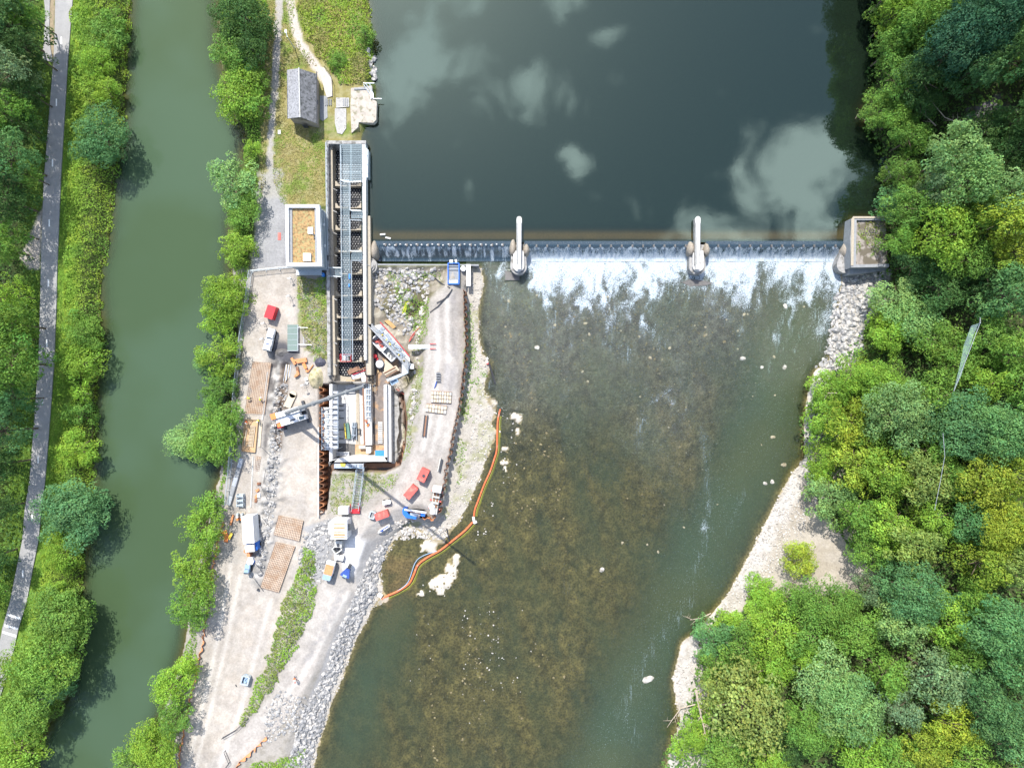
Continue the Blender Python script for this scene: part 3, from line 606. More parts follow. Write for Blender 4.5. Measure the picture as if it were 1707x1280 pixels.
# falling sheet of water with a foam attribute
wm_fall = water_mat('falling_water', (.030,.055,.075), (.4,.5,.5), 1.7, 2.2, .5, stretch=(1.6, .35, .5), foam=True, drough=.12, fst=(1.5, .22, .4))
for (a, b, nm) in bays:
    xa, xb = at(a-3,0,1)[0], at(b+3,0,1)[0]; gx = np.arange(xa, xb, .13); T = np.linspace(0, 1.0, 30)
    V = []; fo = []; per = at(1000,0,1)[0]-at(1000-17.6,0,1)[0] if nm != 'left' else at(1000,0,1)[0]-at(1000-17.6,0,1)[0]
    for t in T:
        y, z = profile(t)
        ph = (gx-xa-.3)/per; tooth = np.abs((ph % 1)-.5)*2            # 1 at a tooth, 0 between
        nzv = vn(gx, gx*0+t*1.5, .45, 3)-.5
        if nm == 'left':
            f = ss(.16, .36, t)*(.70+.9*nzv) + .25*ss(.22,.35,t)*(tooth>.8) - .5*ss(.66,.9,t)
            zz = z + .10*nzv*ss(.2,.5,t) + .05
        else:
            f = ss(.15+.17*(1-tooth), .32+.12*(1-tooth), t)*(.80+.40*ss(.40,.85,t)) + .34*nzv + .25*(tooth>.86)*ss(.1,.2,t)*ss(.5,.2,t)
            zz = z + .05 + .22*ss(.28,.42,t)*ss(.62,.42,t)*(tooth**2) + .16*nzv*ss(.4,.8,t)
        V.append(np.stack([gx, np.full(gx.shape, y), zz + 0*gx], -1)); fo.append(f + 0*gx)
    V = np.array(V); ny, nx = V.shape[:2]; i = np.arange(nx-1)[None, :] + nx*np.arange(ny-1)[:, None]
    F = np.stack([i+nx, i+nx+1, i+1, i], -1).reshape(-1, 4); fo = np.array(fo).ravel()
    me = npmesh('falling_water', V.reshape(-1, 3), F, wm_fall, True, {'murk': np.full(fo.shape, .80), 'foam': np.clip(fo,0,1.5), 'rough': np.full(fo.shape, .5)})
    o = link('falling_water', me); tag(o, {'left':'thin streaks of water sliding down the left weir bay beside the fish ladder','mid':'wide curtain of white water in the middle bay between the two piers','right':'curtain of white water in the right bay beside the abutment'}[nm], kind='structure')
mb = MB(); mb.box(0,0,-.25,.34,.55,.55).box(0,-.22,.1,.2,.25,.38)
tooth_me = mb.build('baffle_tooth', M['conc_dark'], wr); first = True
for (a, b, nm) in bays:
    n = 13 if nm == 'left' else 16 if nm == 'mid' else 13
    n = int((at(b,0,1)[0]-at(a,0,1)[0])/per)
    for k in range(n+1):
        x = at(a-3,0,1)[0]+.3+k*per; y, z = profile(.22 if nm == 'left' else .27)
        if x > at(b,0,1)[0]: break
        loc = Vector((x, y, z+.12)) - wr.location
        if first: o = tooth_me; first = False
        else: o = tooth_me.copy(); COL.objects.link(o)
        o.location = loc
mb = MB(); mb.cyl(0,0,-.3,.17,.75,8).cyl(0,0,.45,.09,.2,6)
peg0 = mb.build('crest_peg', M['conc_new'], wr)
for k in range(23):
    o = peg0 if k == 0 else peg0.copy()
    if k: COL.objects.link(o)
    p = at(641+k*8.9, 408 + (k % 3)*.7, ZP); o.location = p - wr.location
mb = MB(); a = at(622,441,1.9); b = at(798,442,1.9); mb.prism([(a[0],a[1]-.16),(b[0],b[1]-.16),(b[0],b[1]+.16),(a[0],a[1]+.16)], -.6, 1.9)
mb.wbuild('downstream_wall', M['conc_grey'], wr)
mb = MB(); mb.prism(ats([(842,451),(866,458),(866,467),(842,467)],.35), -.5, .32); mb.wbuild('toe_slab', M['conc_dark'], wr)
mb = MB(); mb.prism(ats([(1136,470),(1152,465),(1178,468),(1190,472),(1176,476),(1150,477)],.3), -.5, .10)
mb.wbuild('toe_slab', M['conc_dark'], wr)

def pier(px, label):
    r = root_at('weir_pier', label, 'pier', px, 410, 0, group='weir piers')
    mb = MB(); w = 4.6
    top = 3.9
    pts = []
    for k in range(9): t = math.pi*k/8; pts.append((px+w*math.cos(t), 366-w*math.sin(t)))
    pts += [(px-w, 440), (px+w-1, 446)]
    mb.prism(ats(pts, top), -.8, top-.35); mb.wbuild('pier_wall', M['concrete'], r)
    mb = MB(); pts = [(px+4.4*math.cos(math.pi*k/8), 365-4.4*math.sin(math.pi*k/8)) for k in range(9)] + [(px-3.8,449),(px+3.2,449)]
    mb.prism(ats(pts, top), top-.35, top); mb.wbuild('coping', M['offwhite'], r)
    for s in (-1, 1):
        mb = MB(); a = at(px+s*3.6, 372, top); b = at(px+s*3.0, 440, top); mb.tube((a[0],a[1],top+.07),(b[0],b[1],top+.07),.09,5); mb.wbuild('rail', M['conc_grey'], r)
    mb = MB(); c = at(px-1, 444, 2.2)
    pts = [(c[0]+1.78*math.cos(math.pi*(1+k/12)), c[1]+1.75*math.sin(math.pi*(1+k/12))) for k in range(13)] + [(c[0]+1.45,c[1]+4.6),(c[0]-1.45,c[1]+4.6)]
    mb.prism(pts, -.8, 2.2); mb.wbuild('round_nose', M['concrete'], r)
    mb = MB(); pts = [(c[0]+1.2*math.cos(math.pi*(1+k/12)), c[1]+1.2*math.sin(math.pi*(1+k/12))) for k in range(13)] + [(c[0]+1.1,c[1]+3.2),(c[0]-1.1,c[1]+3.2)]
    mb.prism(pts, 2.2, 2.9); mb.wbuild('nose_step', M['conc_new'], r)
    return r
pier(865.5, 'grey pier with thin top between the left and middle weir bays')
pier(1163.5, 'grey pier with thin top between the middle and right weir bays')
def wing(px, py, sx, sy, label, z=2.2, peak=1.3):
    p = at(px, py, z); bm_v = []; n = 12
    mb = MB(); rings = [(1.0, -2.3), (1.0, 0), (.8, peak*.55), (.45, peak*.9), (.12, peak)]
    for rr, zz in rings:
        for k in range(n):
            t = 2*math.pi*k/n; pin = 1-.35*abs(math.sin(t)) if True else 1
            w = (mnoise.noise(Vector((px*.3+math.cos(t), py*.3+math.sin(t), zz)))*.18+1)
            bm_v.append((p[0]+sx*K*rr*math.cos(t)*w*(1 - .35*max(0, math.sin(t))), p[1]+sy*K*rr*math.sin(t)*w, z+zz))
    m = len(rings); fs = [(r*n+k, r*n+(k+1)%n, (r+1)*n+(k+1)%n, (r+1)*n+k) for r in range(m-1) for k in range(n)] + [tuple((m-1)*n+k for k in range(n))]
    mb.add(bm_v, fs); o = mb.build('flank_block', M['limestone'], None, smooth=True); return tag(o, label, 'stone block')
wing(624,417,6.5,16,'pointed weathered flank block beside the fish ladder end of the weir')
wing(855,413,6,15,'pointed weathered flank block left of the first pier'); wing(877,417,6,10,'brown weathered flank block right of the first pier')
wing(1151,415,7,12,'weathered flank block left of the second pier'); wing(1177,417,6,11,'weathered flank block right of the second pier')
wing(1409,417,8,13,'weathered flank block against the right-bank abutment')
mb = MB(); c = at(617,448,2.2)
for k, (rr, z1) in enumerate(((1.55,2.4),(1.15,2.75),(.75,3.05))):
    mb.prism([(c[0]+rr*math.cos(2*math.pi*i/18), c[1]+.6+rr*1.1*math.sin(2*math.pi*i/18)) for i in range(18)], -.5 if k == 0 else 2.4, z1)
tag(mb.build('rounded_buttress', M['concrete'], None), 'stepped rounded concrete buttress where the left weir bay meets the fish ladder', 'buttress')

ab = root_at('abutment', 'right-bank concrete abutment box filled with soil and weeds', 'abutment', 1440, 410, 0)
zt = 5.2
mb = MB(); mb.prism(ats([(1420,364),(1427,362),(1476,362),(1476,367),(1428,367),(1427,441),(1482,440),(1482,445),(1419,446),(1417,400)], zt), -.6, zt); mb.wbuild('retaining_wall', M['conc_grey'], ab)
mb = MB(); mb.prism(ats([(1418.6,366),(1422,361.2),(1476,361.2),(1476,364.4),(1423.5,364.4),(1422,443),(1418,443)], zt), zt, zt+.16); mb.wbuild('coping', M['conc_beige'], ab)
mb = MB(); mb.prism(ats([(1427.5,367.2),(1479,367.2),(1482,439.8),(1427.5,440.5)], zt), -.5, zt-.55); mb.wbuild('soil_fill', mat('weedy_soil', (.24,.215,.19), .95, .3, 1.5, .6, 6, stain=(.11,.095,.07), smask=(.46,.56), sscale=.6), ab)
mb = MB(); c = at(1408,442,2.2); pts = [(c[0]+1.7*math.cos(math.pi*(.9+.75*k/12)), c[1]+1.7*math.sin(math.pi*(.9+.75*k/12))) for k in range(13)] + [at(1440,458,2.2)[:2], at(1420,410,2.2)[:2], at(1405,412,2.2)[:2]]
mb.prism(pts, -.6, 2.3); mb.wbuild('round_nose', M['concrete'], ab)
mb = MB(); mb.prism(ats([(1417,445),(1482,444),(1478,450),(1440,456),(1415,458)], 3.2), -.5, 3.2); mb.wbuild('wing_wall', M['conc_grey'], ab)

# ------------------------------------------------------------------ fish ladder
fl = root_at('fish_ladder', 'long concrete fish ladder of pegged chambers with a grating walkway down its middle', 'fish ladder', 578, 430, 0)
ZT = 4.4
def wprism(px, z0, z1, name, m, par=None, lab=None):
    mb = MB(); mb.prism(ats(px, z1), z0, z1); o = mb.wbuild(name, m, par or fl)
    if lab: o['label'] = lab
    return o
wprism([(542,237),(547.3,237),(549,430),(551.2,625),(546,627),(544,430)], -1, ZT, 'west_wall', M['concrete'])
wprism([(547.8,241),(554,241),(556,430),(559.5,625),(552,625),(550,430)], -1, 3.2, 'west_ledge', M['conc_beige'])
wprism([(543,234.5),(610,234.5),(610,240),(543,240)], -1, ZT+.1, 'head_wall', M['concrete'])
wprism([(603.6,240.5),(609.5,240.5),(610,360),(611,600),(606.8,600),(605,430)], -1, ZT, 'east_wall', M['conc_new'])
wprism([(611.0,360),(617,360),(618,450),(619,625),(611.6,625),(611.6,600)], -1, 3.4, 'outer_east_wall', M['conc_beige'])
wprism([(609.4,246),(614,250),(614,296),(611,296)], 2.0, 4.2, 'intake_screen', M['steel'])
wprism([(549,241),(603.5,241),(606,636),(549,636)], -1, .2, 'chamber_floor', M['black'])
# pegs: too many to count one by one
mb = MB(); gx0 = 553
for r in range(98):
    py = 246 + r*3.9
    for c in range(12):
        px = 555.5 + c*4.55 + (2.27 if r % 2 else 0)
        if px > 604.5 or (py > 598 and px < 558): continue
        p = at(px+2, py, .9); mb.tube((p[0],p[1],.2),(p[0],p[1],.42),.10,6)
o = mb.wbuild('pegs', M['conc_new'], fl); o['kind'] = 'stuff'
bl = MB(); bl.prism([(-.55,-.30),(.55,-.30),(.55,.0),(.1,.12),(-.25,.75),(-.55,.75)], 0, 1.9); b1 = bl.build('baffle_block', M['conc_beige'], fl)
bl = MB(); bl.prism([(.55,-.30),(-.55,-.30),(-.55,.0),(-.1,.12),(.25,.75),(.55,.75)], 0, 1.9); b2 = bl.build('baffle_block', M['conc_beige'], fl)
wl = MB(); wl.box(0,0,0,1,.2,1.5); w1 = wl.build('cross_wall', M['conc_beige'], fl)
bt = MB(); bt.prism([(-.25,.18),(.35,-.15),(.5,-.15),(.5,.0),(-.25,.35)], 0, .9); q1 = bt.build('wall_buttress', M['concrete'], fl)
ft = True
for k in range(9):
    py = 310 + k*36.6
    pl = at(563, py-2, 2.1)-fl.location; pr = at(599, py-2, 2.1)-fl.location; pw = at(581, py, 1.7)-fl.location; pq = at(557, py+6, ZT)-fl.location
    for src, p, z in ((b1, pl, .2), (b2, pr, .2), (q1, pq, 3.2)):
        o = src if ft else src.copy()
        if not ft: COL.objects.link(o)
        o.location = (p[0], p[1], z)
    o = w1 if ft else w1.copy()
    if not ft: COL.objects.link(o)
    o.location = (pw[0], pw[1], .2); o.scale = (5.7, 1, 1)
    ft = False
# grating walkway: panels with open bars
wk = root_at('grating_walkway', 'blue-grey steel grating walkway with handrails running along the fish ladder', 'walkway', 575, 430, ZT)
def panel(w, l):
    mb = MB(); mb.box(-w/2,0,0,.07,l,.10).box(w/2,0,0,.07,l,.10).box(0,-l/2,0,w,.07,.10).box(0,l/2,0,w,.07,.10)
    n = int(w/.17)
    for i in range(1, n): mb.box(-w/2+w*i/n,0,.02,.045,l,.05)
    for j in range(1, 5): mb.box(0,-l/2+l*j/5,.045,w,.05,.05)
    return mb
g0 = panel(1.62, 1.95).build('grating_panel', M['steel_blue'], wk); g1 = None
k = 0
for py in np.arange(308, 600, 15.4):
    o = g0 if k == 0 else g0.copy()
    if k: COL.objects.link(o)
    o.location = at(575.3+ (py-308)*.011, py, ZT) - wk.location; o.rotation_euler = (0,0,R(-.0)); k += 1
gw = panel(2.15, 1.95).build('grating_panel', M['steel_blue'], wk); k = 0
for ci, px in enumerate((576.5, 594.0)):
    for py in (249, 264.5, 280, 295):
        o = gw if k == 0 else gw.copy()
        if k: COL.objects.link(o)
        o.location = at(px, py, ZT) - wk.location; k += 1
gs_ = panel(2.2, 1.5).build('grating_panel', M['steel_blue'], wk); k = 0
for px, py in ((595,358),(595,426.5),(559.5,453)):
    o = gs_ if k == 0 else gs_.copy()
    if k: COL.objects.link(o)
    o.location = at(px, py, ZT) - wk.location; k += 1
def rail(pts, name='handrail', par=wk, z=ZT, h=1.05, step=14, m=None):
    mb = MB(); P = [at(p[0], p[1], z+h) for p in pts]
    for a, b in zip(P[:-1], P[1:]):
        n = max(1, round((b-a).length/1.7))
        for i in range(n+1):
            q = a.lerp(b, i/n); mb.tube((q[0],q[1],z),(q[0],q[1],z+h),.045,4)
        for hh in (0, -.5): mb.tube(a+Vector((0,0,hh)), b+Vector((0,0,hh)), .05, 5)
    return mb.wbuild(name, m or M['steel'], par)
rail([(567,240),(567.6,300),(568.5,420),(570.5,600)]); rail([(567,300),(583,303),(602,302)]); rail([(583,303),(583,350),(602,351)]); rail([(602,367),(583,366),(583,418),(602,418)]); rail([(602,434),(585,434),(587.5,600)])
rail([(547,446),(568,446)]); rail([(547,460),(568,461)]); rail([(543,237),(543,300),(546,420)], m=M['steel']); rail([(609,240),(610,300)], m=M['steel'])
def tarp(px, py, z, w, l, rot, m, label, cat='tarpaulin', name='folded_tarpaulin', h=.35):
    mb = MB(); mb.box(0,0,0,w,l,h*.6).box(.05,0,h*.6,w*.7,l*.75,h*.4,8)
    o = mb.build(name, m, None, loc=at(px,py,z)); o.rotation_euler = (0,0,R(rot)); return tag(o, label, cat)
tarp(583,461,ZT+.1,.35,1.1,0,M['bluetarp'],'small bright blue bag on the fish ladder walkway, upper of two','bag','bag')
tarp(582.5,476,ZT+.1,.35,.6,0,M['bluetarp'],'tiny bright blue bag on the fish ladder walkway, lower of two','bag','bag')
# red framed trap at the foot of the walkway
tr = root_at('fish_trap', 'red framed cage trap with white netting at the foot of the grating walkway', 'trap', 578, 597, 2.2)
mb = MB()
for z in (0, 1.2):
    for a, b in (((-1.1,-.75),(1.1,-.75)),((1.1,-.75),(1.1,.75)),((1.1,.75),(-1.1,.75)),((-1.1,.75),(-1.1,-.75))): mb.tube((*a, z), (*b, z), .06, 5)
for a in ((-1.1,-.75),(1.1,-.75),(1.1,.75),(-1.1,.75)): mb.tube((*a, 0), (*a, 1.2), .06, 5)
mb.build('frame', M['red'], tr)
mb = MB()
for i in range(9): t = -1+.25*i; mb.tube((t,-.7,1.2),(t*.2,.0,1.0),.03,4).tube((t,.7,1.2),(t*.2,0,1.0),.03,4)
mb.prism([(-.3,-.5),(.5,-.2),(.3,.6),(-.5,.4)], .5, .95); mb.build('netting', M['bagwhite'], tr)

# ------------------------------------------------------------------ gatehouse building with planted roof
bd = root_at('control_building', 'flat-roofed white and grey control building with a planted brown roof beside the fish ladder', 'building', 530, 392)
zb = 10.6; gb_ = 3.0
outer = ats([(475.5,343),(478,341),(530,341),(533,343),(537,441),(534,443.5),(480,444),(477,442)], zb)
inner = ats([(480.5,346),(526.5,346),(530,438),(481.5,438)], zb)
wallp = ats([(477,343.5),(530.5,343.5),(534.5,441.5),(479,441.5)], zb)
mb = MB(); mb.prism(wallp, gb_, zb-1.3); mb.wbuild('wall', M['bluegrey'], bd)
mb = MB(); n = 4; io = inner
oo = [outer[0], outer[2], outer[4], outer[6]]
for i in range(4):
    j = (i+1) % 4; mb.prism([ (ats([(475.5,341),(532,341),(536.5,443.5),(477,444)],zb))[i], (ats([(475.5,341),(532,341),(536.5,443.5),(477,444)],zb))[j], io[j], io[i]], zb-1.35, zb)
mb.wbuild('parapet', M['white'], bd)
mb = MB(); mb.prism([(x*1, y) for x, y in ats([(480.5,346),(526.5,346),(530,438),(481.5,438)], zb-.02)], zb-1.6, zb-.75); mb.wbuild('planted_roof', M['sedum'], bd)
mb = MB(); mb.prism(ats([(480.7,346.2),(485.5,346.2),(486,437.6),(481.7,437.6)], zb), zb-.8, zb-.55); mb.prism(ats([(523,346.2),(526.3,346.2),(529.7,437.6),(524.5,437.6)], zb), zb-.8, zb-.5); mb.wbuild('gravel_strip', M['conc_grey'], bd)
mb = MB(); mb.prism(ats([(505,422),(517.5,422),(517.5,435),(505,435)], zb), zb-.8, zb-.1); mb.wbuild('rooflight', M['white'], bd)
mb = MB(); mb.prism(ats([(512,378),(520.5,378),(520.5,389),(512,389)], zb), zb-.8, zb-.45); mb.wbuild('rooflight', M['white'], bd)
mb = MB(); mb.cyl(*at(522,391,zb)[:2], zb-.7,.16,.5,8).cyl(*at(523,396,zb)[:2], zb-.7,.14,.4,8); mb.wbuild('vent', M['darksteel'], bd)
# cladding ribs and parapet lip on the visible walls
e0, e1 = Vector(wallp[1]), Vector(wallp[2]); s0, s1 = Vector(wallp[3]), Vector(wallp[2])
mb = MB()
for z in (4.6, 6.2, 7.8):
    for a, b, d in ((e0, e1, Vector((.06, 0))), (s0, s1, Vector((0, -.06)))):
        mb.prism([tuple(a-d*.5), tuple(b-d*.5), tuple(b+d), tuple(a+d)], z, z+.14)
mb.wbuild('cladding_rib', M['steel'], bd)
mb = MB()
for t in (.25, .62): q = e0.lerp(e1, t); mb.box(q.x+.12, q.y, 7.0, .22, .5, .35)
mb.wbuild('wall_lamp', M['white'], bd)
mb = MB(); q = e0.lerp(e1, .8); mb.box(q.x+.02, q.y, gb_+.3, .1, 1.1, 2.2); mb.wbuild('door', M['darksteel'], bd)
st = root_at('staircase', 'short flight of steel steps along the south side of the control building', 'stairs', 515, 453)
mb0 = MB(); mb0.box(0,0,0,.42,1.3,.12); s_ = mb0.build('step', M['steel'], st)
for k in range(14):
    o = s_ if k == 0 else s_.copy()
    if k: COL.objects.link(o)
    p = at(496+k*3.0, 453, 3.3+k*.07); o.location = p - st.location
    if k % 2 == 0 and k: pass
mb = MB(); 
for dy in (-5.4, 5.4):
    a = at(494, 453+dy, 3.5); b = at(538, 453+dy, 4.4); mb.tube(a, b, .07, 5); mb.tube(a+Vector((0,0,.9)), b+Vector((0,0,.9)), .04, 5)
mb.wbuild('stringer', M['steel'], st)
mb = MB(); mb.cyl(0,0,0,.42,.9,14).cyl(0,0,.9,.38,.05,14); o = mb.build('barrel', M['bluetarp'], None, loc=at(540,459,ZG)); tag(o, 'blue plastic barrel at the top of the steps by the fish ladder', 'barrel')

# ------------------------------------------------------------------ old stone hut
hu = root_at('stone_hut', 'old stone hut with a mossy grey slate gable roof beside the towpath', 'hut', 506, 165)
zr, ze = 8.6, 6.4
rn, rs = at(498.5,114.5,zr), at(500.5,195.5,zr); wl0, wl1 = at(479,117,ze), at(480,198,ze); el0, el1 = at(527,123.5,ze), at(527.5,206,ze)
mb = MB(); b_ = .25
cor = [(wl0[0]+b_, wl0[1]-b_), (el0[0]-b_, el0[1]-b_), (el1[0]-b_, el1[1]+b_), (wl1[0]+b_, wl1[1]+b_)]
mb.prism(cor, 2.8, ze-.15)
mb.add([(cor[2][0],cor[2][1],ze-.15),(cor[3][0],cor[3][1],ze-.15),(rs[0],rs[1]+b_,zr-.2)], [(0,1,2),(2,1,0)])
mb.add([(cor[0][0],cor[0][1],ze-.15),(cor[1][0],cor[1][1],ze-.15),(rn[0],rn[1]-b_,zr-.2)], [(0,1,2),(2,1,0)])
mb.wbuild('wall', M['limestone'], hu)
for nm, a0, a1, mt, up in (('west',wl0,wl1,M['slate2'],0),('east',el0,el1,M['slate'],0)):
    rf = MB(); rr = 17; 
    sl = thing('roof', None, None); 
    bpy.data.objects.remove(sl)
    # slates in overlapping courses, each course stepped
    for k in range(rr):
        t0, t1 = k/rr, (k+1)/rr
        A, B = a0.lerp(rn, t0), a1.lerp(rs, t0); Cc, D = a0.lerp(rn, t1), a1.lerp(rs, t1); ups = Vector((0,0,.07))
        rf.add([A+ups*1.1, B+ups*1.1, D+ups*.2, Cc+ups*.2, A-ups, B-ups, D-ups*1.5, Cc-ups*1.5], [(0,1,2,3),(7,6,5,4),(0,4,5,1),(1,5,6,2),(2,6,7,3),(3,7,4,0)])
    rf.wbuild('roof', mt, hu)
mb = MB(); mb.tube(rn+Vector((0,.1,.12)), rs+Vector((0,-.1,.12)), .13, 6); mb.wbuild('ridge', M['offwhite'], hu)
mb = MB(); mb.tube(el0+Vector((.1,.5,-.1)), el1+Vector((.1,-.2,-.1)), .10, 6).tube(wl0+Vector((-.1,0,-.1)), wl1+Vector((-.1,0,-.1)), .07, 6); mb.wbuild('gutter', M['darksteel'], hu)
mb = MB(); mb.box((cor[2][0]+cor[3][0])/2, cor[2][1]-.02, 2.9, 1.0, .1, 2.0); mb.wbuild('door', M['darksteel'], hu)
mb = MB(); mb.box(cor[1][0]+.02, (cor[1][1]+cor[2][1])/2, 4.3, .1, .9, 1.0); mb.wbuild('window', M['glass'], hu)

# landing stage by the pool and old walls
ls = root_at('landing_stage', 'cracked pale concrete landing stage at the pool edge with rusted rails', 'landing stage', 606, 178, ZP)
mb = MB(); mb.prism(ats([(585,147),(620,143),(622,165),(628,170),(627,200),(622,205),(598,204),(597,212),(586,222),(584,180)], 3.6), 1.0, 3.6); mb.wbuild('deck', mat('cracked_concrete', (.36,.325,.28), .9, .2, 1.2, .5, 5, stain=(.20,.19,.13), smask=(.52,.66), sscale=1.3), ls)
mb = MB(); mb.prism(ats([(590,147),(610,146),(610,149),(590,150)], 3.8), 3.6, 3.8); mb.wbuild('kerb', M['conc_grey'], ls)
for a, b, nm in (((606,139),(624,139),'rail'),((606,141),(622,165),'rail'),((616,139),(622,160),'rail'),((622,165),(636,165),'rail'),((609,139),(622,158),'rail')):
    mb = MB(); mb.tube(at(*a,3.8), at(*b,3.7), .10, 5); mb.wbuild(nm, M['steel'], ls)
mb = MB(); mb.prism(ats([(617,152),(622,155),(623,163),(618,165)], 3.8), 3.1, 3.9); mb.wbuild('winch_box', M['silver'], ls)
ow = root_at('ramp', 'cracked concrete ramp between the stone hut and the landing stage', 'ramp', 568, 190)
mb = MB(); mb.prism(ats([(558,181),(577,181),(577,214),(570,224),(562,222),(558,205)], 3.45), 2.9, 3.42); mb.prism(ats([(560,163),(582,163),(582,178),(560,180)], 3.5), 2.9, 3.48); mb.wbuild('slab', mat('worn_slab', (.33,.325,.31), .9, .2, 1.2, .4, 5, stain=(.22,.21,.19), smask=(.58,.66)), ow)
mb0 = MB(); mb0.box(0,0,0,.16,1.4,.22); s_ = mb0.build('step', M['conc_grey'], ow)
for k in range(7):
    o = s_ if k == 0 else s_.copy()
    if k: COL.objects.link(o)
    p = at([543,546,549,552,573,576,579][k], 171, 3.4); o.location = p - ow.location
mb = MB(); mb.prism(ats([(533,160),(545,160),(546,196),(538,202),(533,199)], 3.4), 2.9, 3.40); mb.wbuild('slab', M['conc_grey'], ow)
wp = root_at('retaining_path', 'raised pale concrete end of the footpath curving past the stone hut', 'path', 548, 140)
mb = MB(); mb.prism(ats([(528,110),(540,113),(552,128),(554.5,160),(545,163),(541,152),(536,130)], 3.55), 2.9, 3.52); mb.wbuild('slab', mat('path_slab', (.42,.39,.35), .9, .12, 1.5, .3, 5, stain=(.35,.32,.25), smask=(.58,.7)), wp)
mb = MB(); mb.path([at(540,110,4.4),at(549,122,4.4),at(554,135,4.4),at(554,162,4.4)], .05, 5); [mb.tube(at(*q,3.4), at(*q,4.4), .04, 4) for q in ((540,110),(549,122),(554,135),(554,162))]; mb.wbuild('handrail', M['darksteel'], wp)
mb = MB(); a = on(492,82); mb.tube(a, a+Vector((0,0,5.2)), .11, 8, .07).tube(a+Vector((0,0,5.1)), a+Vector((-.3,1.0,5.2)), .07, 6).box(a[0]-.3,a[1]+1.1,a[2]+5.05,.35,.6,.18)
o = mb.build('street_lamp', M['steel'], None); tag(o, 'slim grey lamp post on the grass just north of the stone hut', 'street lamp')
mb = MB(); mb.prism(ats([(463,217),(468,217),(468,224),(463,224)], 3.5), 3.2, 3.55); tag(mb.build('manhole_cover', M['offwhite'], None), 'small pale manhole cover on the grass left below the hut', 'manhole')
mb = MB(); mb.prism(ats([(463,388),(468,388),(468,400),(463,400)], 3.5), 3.2, 3.42); tag(mb.build('manhole_cover', M['redpale'], None), 'pinkish rectangular manhole cover on the paving left of the control building', 'manhole')

# ------------------------------------------------------------------ road
def ribbon(name, L, Rr, z, m, label, dz=.0, parent=None):
    V = []; 
    def dens(P):
        out = []
        for a, b in zip(P[:-1], P[1:]):
            for k in range(6): t = k/6; out.append((a[0]+(b[0]-a[0])*t, a[1]+(b[1]-a[1])*t))
        return out+[P[-1]]
    a = ats(dens(L), z); b = ats(dens(Rr), z); n = len(a)
    for p in a+b: V.append((p[0], p[1], z+dz))
    mb = MB(); mb.add(V + [(x, y, zz-.5) for x, y, zz in V], [(i+n, i, i+1, i+1+n)[::-1] for i in range(n-1)] + [(2*n+i, i, i+1, 2*n+i+1) for i in range(n-1)] + [(n+i, 3*n+i, 3*n+i+1, n+i+1) for i in range(n-1)])
    o = mb.build(name, m, parent); return tag(o, label, kind='structure') if label else o
ZR = 3.98
# bring the ground down under the road happens through the road's own height
ribbon('road', roadL, roadR, ZR, M['asphalt'], 'narrow grey asphalt towpath road with white dashes along the left bank')
ribbon('road', [(70,-60),(71,0),(66,50),(64,75),(72,100)], [(84,-60),(83,0),(82,50),(84,80),(88,104)], ZR-.06, M['asphalt'], 'short side strip of shaded asphalt joining the road at the top left')
dash = None
def quad_on(px4, z, name, m, label, cat=None):
    mb = MB(); mb.prism(ats(px4, z), z-.02, z); o = mb.build(name, m, None); o['label'] = label; o['kind'] = 'structure'; return o
desc = ['first dash from the top','second dash from the top','dash level with the big blue-green bank tree','dash level with the lay-by','dash just below the gravel lay-by','dash half way down','dash in shade','dash above the second blue-green tree','dash beside the second blue-green tree','dash above the stop bars']
for (px, py), ds in zip([(102.5,68),(94.5,171),(88,272),(82.5,372),(81,472),(78.5,572),(71.5,668),(64.5,766),(54.5,862),(39,956)], desc):
    sl = -.1 if py < 600 else -.2
    quad_on([(px-1.1-sl*-5,py-6),(px+1.1-sl*-5,py-6),(px+1.1+sl*5,py+6),(px-1.1+sl*5,py+6)], ZR+.006, 'road_marking', M['paint'], 'white centre line '+ds)
for (x0,y0,x1,y1), ds in zip([(12,1024,34.5,1031),(7.5,1042,30,1048),(4.5,1053,27,1060)], ['uppermost','middle','lowest']):
    quad_on([(x0,y0-1.8),(x1,y1-1.8),(x1,y1+1.8),(x0,y0+1.8)], ZR+.006, 'road_marking', M['paint'], 'white transverse bar, the %s of three across the road' % ds)
# ------------------------------------------------------------------ foliage
def leaf_mat(name='foliage', objcol=True):
    m = bpy.data.materials.new(name); m.use_nodes = True; t = m.node_tree; t.nodes.clear()
    o = nn(t, 'ShaderNodeOutputMaterial'); a = nn(t, 'ShaderNodeAttribute'); a.attribute_name = 'tint'
    oi = nn(t, 'ShaderNodeObjectInfo')
    mx = nn(t, 'ShaderNodeMix', data_type='RGBA', blend_type='MULTIPLY'); mx.inputs[0].default_value = 1
    if objcol: lk(t, oi.outputs['Color'], mx.inputs[6])
    else: mx.inputs[6].default_value = (1, 1, 1, 1)
    lk(t, a.outputs['Color'], mx.inputs[7])
    d = nn(t, 'ShaderNodeBsdfPrincipled'); d.inputs['Roughness'].default_value = .6; d.inputs['Specular IOR Level'].default_value = .25
    tl = nn(t, 'ShaderNodeBsdfTranslucent'); lk(t, mx.outputs[2], d.inputs['Base Color'])
    hs = nn(t, 'ShaderNodeHueSaturation'); hs.inputs['Hue'].default_value = .485; hs.inputs['Value'].default_value = 1.1; lk(t, mx.outputs[2], hs.inputs['Color']); lk(t, hs.outputs[0], tl.inputs[0])
    ms = nn(t, 'ShaderNodeMixShader'); ms.inputs[0].default_value = .42; lk(t, d.outputs[0], ms.inputs[1]); lk(t, tl.outputs[0], ms.inputs[2])
    lk(t, ms.outputs[0], o.inputs[0]); return m
LEAF = leaf_mat(); LEAFG = leaf_mat('undergrowth_foliage', False)
